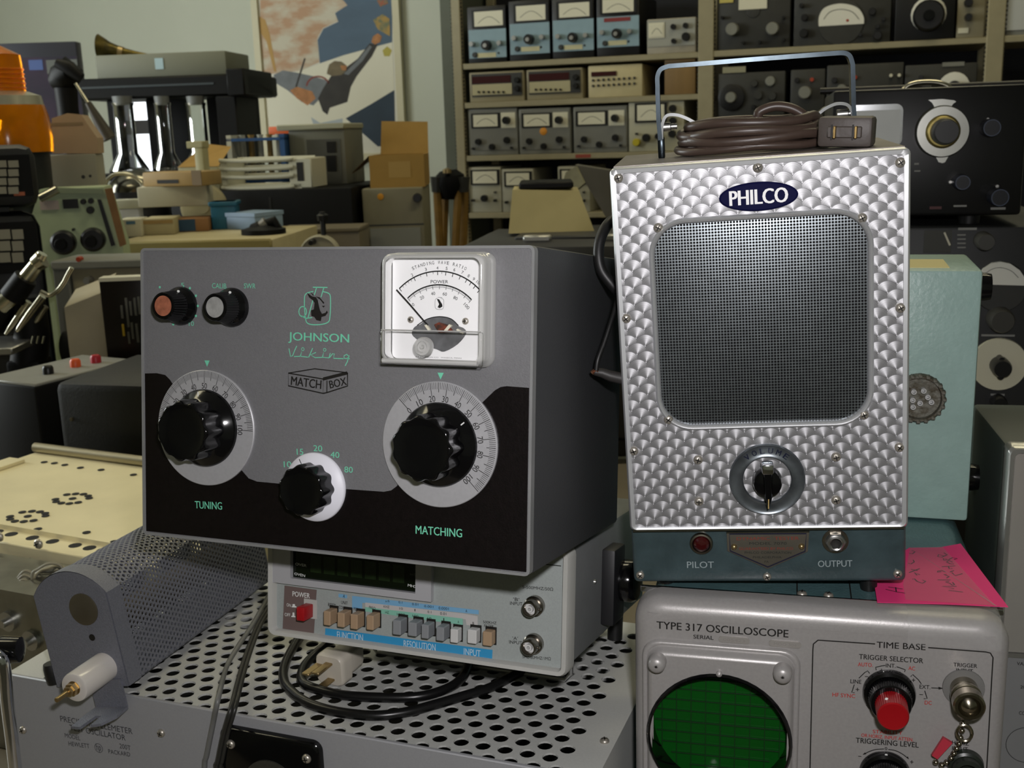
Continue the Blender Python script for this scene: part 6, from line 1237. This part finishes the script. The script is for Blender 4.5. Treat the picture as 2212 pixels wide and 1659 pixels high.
# putty cabinet with an open carton
d = Dev('putty_cabinet', 'putty coloured cabinet with an orange sticker right of the black cabinet', 'cabinet', (790, 408, 920, 560), 2.95, 0, .28, mat('putty_case', '77725c', .5, var=.04), BB); pz = d.fr.o.z+d.h
d.disc(822, 425, 7, mat('orange_sticker', 'cf8f20', .5), 'orange_sticker', .002); d.disc(902, 427, 10, KN, 'knob', .02); d.plate(800, 494, 908, 545, mat('grey_window', '84857c', .4), 'meter_window', .004); d.plate(788, 486, 919, 489, DKP, 'seam', .001)
KR = mat('kraft_card', '9a7838', .7, var=.05)
d = Dev('open_carton', 'open kraft cardboard carton on the putty cabinet', 'carton', (800, 330, 918, 400), 2.98, 0, .2, front=False); d.t.location.z = pz; w, h = d.w, d.h
obj('front_side', G().box(0, 0, 0, w, .004, h), KR, d.t, 0); obj('left_side', G().box(0, .004, 0, .004, .2, h), KR, d.t, 0); obj('right_side', G().box(w-.004, .004, 0, w, .2, h), KR, d.t, 0); obj('back_side', G().box(.004, .196, 0, w-.004, .2, h), KR, d.t, 0); obj('bottom', G().box(.004, .004, 0, w-.004, .196, .004), KR, d.t, 0)
obj('raised_flap', G().add([(.01, .196, h), (w, .196, h), (w, .22, h+.085), (.015, .22, h+.09)], [(0, 1, 2, 3)]), KR, d.t, 0); obj('side_flap', G().add([(0, .0, h), (0, .2, h), (-.05, .19, h-.04), (-.05, .01, h-.045)], [(0, 1, 2, 3)]), KR, d.t, 0); obj('tape_label', G().box(w*.35, -.0005, h*.3, w*.75, 0, h*.8), mat('kraft_label', 'a68648', .6), d.t, 0)
# black ball-ended lamp, dial gauge
lm = thing('gooseneck_lamp', 'black ball-ended lamp on the console edge above the tuner', 'lamp', Matrix.Translation(atz(570, 505, ctop))); Ll = lm.matrix_world.inverted(); Yl = lm.location.y
def lseg(o_, nm, m, L_, *S): return obj(nm, G().tube([L_ @ at(x, y, Yl+dy) for x, y, r, dy in S], [r*Yl/FPX for x, y, r, dy in S], 14), m, o_, 40)
lseg(lm, 'shade', BLACKM, Ll, (540, 514, 6, 0), (545, 510, 16, 0), (556, 502, 22, 0), (568, 492, 18, 0)); lseg(lm, 'collar', ALU, Ll, (564, 490, 12, 0), (576, 480, 13, 0)); lseg(lm, 'neck', BLACKM, Ll, (575, 485, 11, 0), (592, 478, 12, 0), (600, 490, 10, 0), (588, 502, 9, 0), (570, 506, 9, 0)); obj('lamp_base', G().lathe([(.05, 0), (.05, .012), (.02, .02)], (0, 0, -.001), 'z', 24), BLACKM, lm)
d = Dev('dial_gauge', 'round pale dial gauge with a black knob peeping over the tuner', 'gauge', (655, 500, 728, 560), 2.44, -4, .05, front=False); x, z = d.f(690, 552); R = 44*d.fr.mpp(690, 540)
obj('rim', G().lathe([(R, 0), (R, .02), (R*.92, .024), (R*.9, .016), (.001, .016)], (x, .02, z), '-y', 36), mat('gauge_pale', 'a5a08a', .5), d.t); d.disc(678, 522, 6, KN, 'pointer_hub', .03); obj('stem', G().lathe([(.006, 0), (.006, .05)], (x+.01, .01, z+R*.98), 'z', 10), KN, d.t); obj('cap_knob', G().lathe([(.012, 0), (.013, .012), (.006, .016)], (x+.01, .01, z+R+.03), 'z', 12), KN, d.t); obj('gauge_foot', G().box(x-.03, .0, BB-d.fr.o.z, x+.03, .04, z-R*.8), DKP, d.t, 0)
# ================================================================ far left: beacon, boxes, screen, black stand with flasks
AMB = mat('amber_plastic', 'f0900c', .15, trans=.55, ior=1.3, var=.08); Yb = 2.3
bn = thing('warning_beacon', 'amber warning beacon with a chrome band at the left edge', 'beacon', Matrix.Translation((at(20, 330, Yb).x, Yb, BB))); mp = Yb/FPX; zb_ = at(20, 330, Yb).z-BB
def bz2(y): return at(20, y, Yb).z-BB
obj('lower_lens', G().lathe([(88*mp, bz2(330)), (90*mp, bz2(300)), (86*mp, bz2(250)), (80*mp, bz2(228))], (0, 0, 0), 'z', 40), AMB, bn); obj('band', G().lathe([(80*mp, bz2(230)), (76*mp, bz2(208)), (50*mp, bz2(198))], (0, 0, 0), 'z', 40), mat('beacon_chrome', 'c4c0ac', .3, .7), bn)
obj('upper_lens', G().lathe([(48*mp, bz2(198)), (47*mp, bz2(150)), (45*mp, bz2(118)), (6*mp, bz2(96)), (.001, bz2(96))], (0, 0, 0), 'z', 40), AMB, bn); [obj('lens_rib', G().lathe([(47.5*mp, bz2(y+2.5)), (49.5*mp, bz2(y)), (47.5*mp, bz2(y-2.5))], (0, 0, 0), 'z', 40, False, False), AMB, bn) for y in (190, 180, 170, 160, 150)]; obj('bulb', G().lathe([(14*mp, bz2(320)), (26*mp, bz2(290)), (20*mp, bz2(262)), (.001, bz2(250))], (.01, 0, 0), 'z', 20), CHW, bn); obj('pedestal', G().lathe([(70*mp, 0), (80*mp, bz2(332)), (90*mp, bz2(330))], (0, 0, 0), 'z', 32), FRD, bn)
d = Dev('white_carton', 'white carton with a cut top beside the beacon', 'carton', (108, 335, 215, 405), 2.45, 12, .12, mat('grey_white_card', '8f8c7c', .6), BB); zc2 = d.fr.o.z+d.h; d.disc(180, 382, 4, DKP, 'print_dot', .001); d.disc(195, 380, 3, DKP, 'print_dot', .001)
d = Dev('beige_carton', 'tall beige carton with sloping shoulder on the white carton', 'carton', (112, 250, 212, 334), 2.46, 12, .10, front=False); d.t.location.z = zc2; dz = d.fr.o.z-zc2; d.fr.o.z = zc2
ol = [d.f(*p) for p in ((112, 334), (212, 334), (210, 300), (190, 272), (176, 250), (146, 247), (112, 258))]; mz_ = min(z for x, z in ol); obj('box', G().extr([(x, z-mz_) for x, z in ol], 0, .10), mat('peach_card', 'ac9274', .6, var=.03), d.t, 0); obj('lid_band', G().box(.002, -.001, d.f(112, 275)[1]-mz_, d.f(180, 275)[0], 0, d.f(112, 268)[1]-mz_), mat('peach_card_dark', '8b7658', .6), d.t, 0)
d = Dev('display_screen', 'dark framed screen behind the beacon', 'screen', (-60, 96, 190, 330), 3.9, 0, .05, mat('navy_frame', '20222e', .5), BB, r=.004); d.plate(-50, 128, 180, 320, mat('screen_dark', '2c2c36', .3, col2='3a3040', vscale=9), 'screen_picture', .003); d.plate(62, 130, 92, 152, mat('screen_blue', '46588a', .4), 'blue_patch', .004); d.plate(100, 130, 180, 160, mat('screen_grey', '5c5f5c', .4), 'grey_patch', .004)
sk = thing('camera_head', 'black camera head on a thin rod in front of the dark screen', 'camera', Matrix.Translation((at(150, 240, 3.0).x, 3.0, BB))); Ls = sk.matrix_world.inverted()
obj('head', G().tube([Ls @ at(x, y, 3.0) for x, y in ((112, 180), (130, 172), (150, 158), (172, 165))], [x*3/FPX for x in (14, 30, 34, 16)], 12), BLACKM, sk); obj('hood', G().tube([Ls @ at(x, y, 2.97) for x, y in ((122, 136), (150, 148), (176, 168))], [x*3/FPX for x in (10, 16, 10)], 10), BLACKM, sk); obj('post', G().tube([Ls @ at(142, 190, 3.0), Ls @ at(146, 230, 3.0), Vector((0, 0, 0))], [.03, .028, .028], 10), BLACKM, sk)
obj('rod', G().tube([Ls @ at(163, 180, 2.9), Ls @ at(190, 222, 2.9)], .004, 8), CHW, sk, 60); obj('rod_grip', G().tube([Ls @ at(190, 222, 2.9), Ls @ at(236, 300, 2.9)], [.008, .018], 10), mat('grip_dark', '3b352a', .5), sk, 60)
AU = Fr(at(180, 345, 3.55), 0, 0, -6); AU.o.z = BB
au = thing('black_stand', 'open black frame stand holding glass flasks in front of the window', 'stand', AU); ax1, az1 = AU.f(532, 148); ax0 = AU.f(168, 178)[0]; azt = AU.f(330, 165)[1]; aw = AU.f(470, 200)[0]
zb1 = AU.f(330, 212)[1]
obj('top_board', G().rbox(ax0, 0, zb1, ax1, .3, azt, .006, 1), BLACKM, au); obj('right_post', G().rbox(AU.f(468, 250)[0], 0, 0, AU.f(512, 250)[0], .2, zb1, .004, 1), BLACKM, au); obj('right_cap', G().rbox(AU.f(494, 150)[0], -.03, AU.f(500, 208)[1], ax1, .25, az1, .004, 1), BLACKM, au)
obj('centre_post', G().rbox(AU.f(302, 250)[0], .05, 0, AU.f(336, 250)[0], .09, zb1, .004, 1), BLACKM, au); obj('left_post', G().rbox(AU.f(226, 250)[0], .02, 0, AU.f(253, 250)[0], .06, zb1, .004, 1), BLACKM, au); obj('back_board', G().box(AU.f(300, 250)[0], .20, 0, AU.f(349, 250)[0], .22, zb1).box(AU.f(398, 250)[0], .20, 0, AU.f(512, 250)[0], .22, zb1), BLACKM, au, 0); obj('glint_strip', G().box(ax0+.01, -.002, azt-.03, AU.f(460, 160)[0], -.0005, azt-.024), mat('strip_grey', '3d4448', .4), au, 0)
fz = AU.f(330, 372)[1]; obj('flask_shelf', G().box(AU.f(226, 372)[0], -.10, fz-.02, AU.f(512, 372)[0], .20, fz), BLACKM, au, 0)
d = Dev('flat_grey_box', 'flat grey-green box with pale blue tape on the black stand', 'box', (208, 120, 490, 154), 3.6, -6, .22, mat('grey_green_box', '6f7060', .6), AU.o.z+azt); d.plate(334, 126, 352, 150, mat('pale_blue_tape', '9fb6bc', .5), 'blue_tape', .002); fbz = d.fr.o.z+d.h
# the box rests on the board: recompute its height from the photo
hn = thing('brass_horn', 'dark brass horn lying on the flat grey box', 'horn', Matrix.Translation((at(260, 116, 3.7).x, 3.7, fbz))); Lh2 = hn.matrix_world.inverted(); dzh = fbz-at(260, 118, 3.7).z
HB = mat('dark_brass', '4a4326', .35, .8, col2='6e5e28', vscale=18); obj('flare', G().tube([Lh2 @ (at(x, y, 3.7)+Vector((0, 0, max(dzh, -.03)))) for x, y in ((214, 98), (222, 98), (236, 100), (262, 106), (295, 111), (326, 115))], [r*3.7/FPX for r in (28, 22, 14, 9, 5.5, 3)], 20, cap=False), HB, hn); obj('ferrule', G().tube([Lh2 @ (at(x, y, 3.7)+Vector((0, 0, max(dzh, -.03)))) for x, y in ((256, 105), (266, 107))], [.018, .016], 14), BRASS, hn)
GLS = mat('flask_glass', 'ffffff', .02, trans=1, ior=1.45)
GLT = clear_mat('thin_glass', rough=.02, ior=1.5, k=1.6, tint=(.93, .95, .95))
for i, (x, w, lb) in enumerate(((280, 34, 'tall glass flask, left of the three on the black stand'), (364, 26, 'tall glass flask, middle of the three on the black stand'), (436, 31, 'tall glass flask, right of the three on the black stand'))):
    p = at(x, 368, 3.52); mp = 3.52/FPX; z0 = AU.o.z+fz; hF = at(x, 222, 3.52).z-z0
    fl = thing('glass_flask', lb, 'flask', Matrix.Translation((p.x, p.y, z0)), 'glass flasks on the black stand')
    obj('vessel', G().lathe([(w*1.15*mp, 0), (w*1.2*mp, .01), (w*.62*mp, hF*.28), (w*.60*mp, hF*.95), (w*.68*mp, hF)], (0, 0, 0), 'z', 28, cap1=False), GLT, fl, 60); obj('base_ring', G().lathe([(w*1.15*mp, 0), (w*1.22*mp, .006), (w*1.05*mp, .016)], (0, 0, 0), 'z', 28), GLT, fl, 60); obj('stopper', G().lathe([(w*.55*mp, hF*.97), (w*.6*mp, hF+.02)], (0, 0, 0), 'z', 18), mat('grey_stopper', '6a6c6a', .5), fl)
for rr, lb, x, y, w, h in ((0, 'chrome dome cover in front of the flasks', 300, 398, 62, 42),):
    p = at(x, y+14, 3.1); dm = thing('chrome_dome', lb, 'dome', Matrix.Translation((p.x, p.y, p.z))); mp = 3.1/FPX
    obj('shell', G().lathe([(w*mp*cos(a), h*mp*sin(a)*1.1) for a in [PI/2*k/8 for k in range(9)]], (0, 0, 0), 'z', 32), mat('smoky_chrome', '6f6c60', .18, 1, var=.2), dm); obj('plinth', G().lathe([(w*mp, BB-p.z), (w*mp, 0)], (0, 0, 0), 'z', 24), FRD, dm)
rt = thing('metal_hoop', 'bright metal hoop in front of the chrome dome', 'hoop', Matrix.Translation(at(270, 404, 2.9))); Lr = rt.matrix_world.inverted(); obj('hoop', G().tube(catmull([Lr @ at(x, y, 2.9) for x, y in ((232, 388), (245, 378), (262, 375), (282, 378), (298, 388), (308, 402), (312, 440))], 5), .0055, 8), CHW, rt, 60); obj('hoop_tail', G().tube(catmull([Lr @ at(x, y, 2.9) for x, y in ((232, 388), (228, 400), (230, 440), (236, 500))], 5), .0055, 8), CHW, rt, 60)
cpst = Dev('cream_post', 'cream upright post left of the tube racks', 'post', (427, 310, 446, 420), 2.98, -17, .03, mat('cream_post', 'a39c74', .5), ctop); obj('post_cap', G().rbox(-.02, -.002, cpst.h-.012, cpst.w+.002, .032, cpst.h+.006, .002, 1), MATS['cream_post'], cpst.t)
d = boxK('folded_carton', 'cream folded carton left of the tube racks', 'carton', (388, 362, 476, 412), 3.06, mat('buff_card', 'a39a76', .6), .12); d.t.location.z += 0; d.fr = d.fr; w, h = d.w, d.h; obj('flap', G().add([(0, 0, h), (w, 0, h), (w*.95, .11, h+.05), (w*.3, .11, h+.06)], [(0, 1, 2, 3)]), mat('kraft_card', '9a7838', .7), d.t, 0)
# ================================================================ middle: tripod, pale hood on a dark case, grey arm
Yt = 3.62; tr = thing('wooden_tripod', 'folded wooden tripod with a dark head standing by the shelving', 'tripod', Matrix.Translation((at(972, 500, Yt).x, Yt, 0))); Lt = tr.matrix_world.inverted(); WD = mat('tripod_wood', '7a5c24', .5, var=.15, vscale=30)
for x0, x1, dy in ((944, 950, 0), (962, 958, .05), (990, 984, 0), (1004, 1001, .05)):
    a, b = Lt @ at(x0, 412, Yt+dy), Lt @ at(x1, 530, Yt+dy); e = a+(b-a)*((-a.z)/(b.z-a.z)); obj('leg', G().tube([a, e], [.013, .012], 8), WD, tr, 40)
obj('head', G().tube([Lt @ at(x, y, Yt+.02) for x, y in ((968, 368), (970, 380), (972, 400), (972, 430))], [r*Yt/FPX for r in (18, 32, 34, 20)], 12), BLACKM, tr); 
for x in (944, 1000): obj('clamp', G().tube([Lt @ at(x, 382, Yt), Lt @ at(x, 415, Yt)], [.022, .017], 8), DKP, tr)
obj('brass_cap', G().lathe([(.014, 0), (.014, .012), (.004, .016)], Lt @ at(966, 374, Yt-.03), 'z', 12), BRASS, tr)
bench('side_bench', 'dark side bench behind the tester', -.02, 1.95, 2.2, 2.95, .80, mat('bench_dark', '32312c', .5))
d = Dev('dark_case', 'dark grey equipment case with rounded lid behind the tuner', 'case', (985, 527, 1480, 700), 1.97, -10, .32, mat('charcoal_case', '323233', .5, var=.05), .80, r=.03); dcz = d.fr.o.z+d.h
obj('lid_ridge', G().rbox(.10, .06, d.h-.004, d.w-.12, .28, d.h+.006, .003, 1), mat('charcoal_lid', '2b2b2b', .5), d.t)
for x in (.12, d.w*.62): obj('latch', G().rbox(x, .03, d.h-.002, x+.05, .05, d.h+.010, .003, 1), ALU, d.t)
hd_ = Dev('cream_hood', 'cream trapezoid hood with a dark top behind the tester', 'hood', (1098, 412, 1284, 492), 2.08, -2, .2, front=False); hz0 = hd_.fr.o.z
w, h = hd_.w, hd_.h; ol = [hd_.f(*p) for p in ((1098, 488), (1284, 492), (1252, 414), (1106, 412))]
CHD = mat('cream_hood', 'b5a878', .5, var=.03); zb3 = dcz+.0055-hz0
obj('shell', G().loft([[(ol[0][0], 0, zb3), (ol[1][0], 0, zb3), (ol[1][0], .2, zb3), (ol[0][0], .2, zb3)], [(ol[3][0], .03, ol[3][1]), (ol[2][0], .03, ol[2][1]), (ol[2][0], .17, ol[2][1]), (ol[3][0], .17, ol[3][1])]]), CHD, hd_.t, 20)
obj('dark_top', G().rbox(ol[3][0]+.012, .04, ol[3][1]-.001, ol[2][0]-.01, .16, ol[3][1]+.012, .003, 1), BLACKM, hd_.t)
ga = thing('grey_slab', 'grey slab leaning up behind the upright tester', 'slab', Matrix.Translation(at(1320, 490, 2.62))); La = ga.matrix_world.inverted()
v = [La @ at(x, y, 2.62) for x, y in ((1242, 356), (1318, 368), (1380, 520), (1330, 505))]; obj('slab', G().loft([[(p.x, p.y, p.z) for p in v], [(p.x+.01, p.y+.05, p.z) for p in v]]), mat('slab_grey', '5f5c52', .5), ga, 0)
v = [La @ at(x, y, 2.60) for x, y in ((1214, 400), (1222, 372), (1244, 360), (1262, 396), (1244, 412))]; obj('crumpled_end', G().loft([[(p.x, p.y, p.z) for p in v], [(p.x+.01, p.y+.04, p.z) for p in v]]), mat('pale_plastic', '9a977c', .5, var=.2, bump=.6, bscale=40), ga, 0); a = La @ at(1355, 512, 2.62); zf = .8-ga.location.z; obj('arm_post', G().rbox(a.x-.03, a.y, zf, a.x+.05, a.y+.05, a.z+.02, .004, 1), mat('slab_grey', '5f5c52', .5), ga)
# ================================================================ right: black instrument stacked on a grey one
BI = Dev('panel_receiver', 'dark grey panel instrument with white meter arc right of the green box', 'test instrument', (1850, 492, 2300, 900), 1.32, -14, .32, mat('charcoal_panel', '242526', .5, var=.05), BZ, r=.004); btz = BI.fr.o.z+BI.h
BI.plate(1996, 498, 2056, 545, mat('window_grey', '4a4a48', .2), 'scale_window', .004); BI.line([(2040, 502), (2052, 530)], 4, CARD, 'pointer', -.005); BI.plate(2070, 492, 2110, 497, mat('dim_white', '8c8c88', .6), 'name_strip', .001)
for y in (506, 515, 524, 533): BI.plate(2068, y, 2086, y+3, MATS['dim_white'], 'scale_mark', .001)
BI.disc(2122, 518, 19, mat('dark_knob', '3c3b36', .4), 'tuning_knob', .03)
mtx = BI.disc(2160, 620, 54, DKP, 'meter_rim', .006, 36, taper=.96); BI.poly([(2107, 612), (2110, 598), (2122, 580), (2142, 567), (2160, 564), (2180, 568), (2200, 582), (2212, 600), (2214, 615)], mat('meter_white', 'e2e1d8', .5), 'meter_card', .008)
BI.line(catmull([(2120, 600), (2138, 584), (2160, 578), (2184, 585), (2200, 600)], 4), 1.0, MATS['meter_print'], 'scale_arc', -.0085)
BI.disc(2157, 686, 26, mat('dark_knob', '3c3b36', .4), 'range_knob', .03, 24); kk = BI.disc(2157, 786, 56, mat('ivory_dial', 'd6d2ba', .5), 'ivory_dial', .005, 40, taper=.98); BI.disc(2157, 787, 20, KN, 'dial_knob', .03, 18, par=kk); BI.plate(2150, 764, 2165, 812, KN, 'dial_bar', .022, r=.004, par=kk); BI.plate(2120, 722, 2192, 726, MATS['dim_white'], 'caption', .001); BI.plate(2142, 668-2, 2176, 670, MATS['dim_white'], 'caption', .001); BI.disc(2155, 866, 16, KN, 'lower_knob', .02); BI.plate(2140, 850, 2170, 854, MATS['dim_white'], 'caption', .001)
d = Dev('black_receiver', 'black instrument with a big aluminium dial ring stacked at the right', 'receiver', (1790, 208, 2204, 480), 1.34, -14, .30, BKP, None, r=.004); d.t.location.z = btz+.012; dz = d.fr.o.z-(btz+.012); d.fr.o.z = btz+.012
fpd = d
for x in (.05, d.w-.05):
    for y in (.04, .26): obj('foot', G().lathe([(.012, -.0125), (.013, .001)], (x, y, 0), 'z', 14), RUBBER, d.t)
ring = d.disc(2034, 284, 57, mat('dial_ring_alu', 'b4b4ae', .25, .95, var=.06), 'dial_ring', .012, 48, taper=.94); d.disc(2034, 284, 37, mat('brassy_ring', '8a7c48', .3, .7), 'inner_ring', .016, 40, par=ring); d.disc(2034, 284, 28, KN, 'dial_knob', .045, 32, par=ring)
d.poly([(2004, 216), (2012, 222), (2020, 236), (2050, 234), (2058, 224), (2064, 220), (2060, 217), (2034, 214)], MATS['dial_ring_alu'], 'ring_tab', .006, par=ring); d.poly([(2020, 338), (2048, 336), (2040, 350), (2034, 352), (2026, 350)], MATS['dial_ring_alu'], 'ring_tab', .006, par=ring)
for x, y, r in ((2135, 276, 20), (2073, 392, 17), (2152, 424, 20)):
    k_ = d.disc(x, y, r, mat('blue_black_knob', '15171f', .3), 'knob', .025, 24); a, z = d.f(x, y); 
    rm = r*.85*d.fr.mpp(x, y); obj('knob_rim', G().ribbon([(a+rm*cos(i/24*2*PI), z+rm*sin(i/24*2*PI)) for i in range(24)], .0010, -.0258, True), mat('rim_blue', '3c465c', .4), k_, 0)
for p in ((2133, 258), (2052, 393), (2153, 402)): d.disc(*p, 4, ALU, 'pointer_mark', .004, 8)
for r_ in ((2060, 443, 2088, 447), (2140, 448, 2172, 453), (1975, 352, 1985, 356), (1975, 368, 1988, 371)): d.plate(*r_, MATS['dim_white'], 'caption', .001)
d.plate(2008, 446, 2034, 452, mat('dim_red', '4a1a1a', .5), 'red_caption', .001)
mp_ = d.plate(1834, 228, 1950, 318, CHROME, 'meter_frame', .010, r=.008); d.plate(1840, 240, 1944, 312, mat('meter_glass_white', 'dcdedf', .08, var=.03, spec=.8), 'meter_glass', .011, par=mp_)
P = [d.fr.hit(*q, 1, .1) for q in ((1946, 214), (1950, 198), (1965, 184), (1995, 178), (2030, 180), (2052, 190), (2060, 206), (2062, 216))]
obj('carry_handle', G().tube(catmull(P, 5), .0035, 10), CHW, d.t, 60)
for P_, lb in (([(1770, 250), (1800, 222), (1835, 204), (1880, 203), (1930, 208), (1990, 203)], 'black lead arching over the left of the black receiver'), ([(2010, 205), (2060, 196), (2120, 186), (2170, 184), (2205, 190), (2240, 205)], 'black lead lying along the right of the black receiver')):
    W3 = [d.fr.mat() @ d.fr.hit(*q, 1, .16) for q in P_]; zt3 = d.fr.o.z+d.h
    tag(obj('black_lead', G().tube(catmull([Vector((p.x, p.y, max(p.z, zt3+.004))) for p in W3], 5), .0042, 8), RUBBER, None, 60), lb, 'cable')
# ================================================================ dark cable behind the tester and a frayed lead
W3 = [at(x, y, d_) for x, y, d_ in ((1352, 468, .72), (1322, 476, .70), (1302, 503, .69), (1293, 540, .685), (1298, 580, .682), (1318, 610, .68), (1334, 628, .68), (1330, 660, .672), (1318, 700, .665), (1305, 740, .66), (1292, 775, .656), (1288, 800, .655))]
ck = thing('black_cable', 'thick black cable curling out behind the tester, frayed at its end', 'cable', Matrix.Translation(W3[0])); Lk = ck.matrix_world.inverted()
obj('thick_cable', G().tube(catmull([Lk @ p for p in W3[:7]], 6), .0034, 10), RUBBER, ck, 60); obj('thin_tail', G().tube(catmull([Lk @ p for p in W3[5:]], 6), .0015, 8), RUBBER, ck, 60)
ls = [Lk @ at(x, y, .657) for x, y in ((1284, 803), (1300, 805), (1318, 812), (1345, 818))]; obj('sleeve', G().tube(ls, [.0022, .0030, .0034, .0036], 10), mat('sleeve_grey', '2f2d2c', .5), ck, 60); obj('copper_end', G().tube([Lk @ at(1278, 806, .656), Lk @ at(1288, 798, .656), Lk @ at(1294, 806, .656)], .0015, 6), mat('tarnished_copper', '7a4a34', .4, .8, col2='a08068', vscale=400), ck, 60)
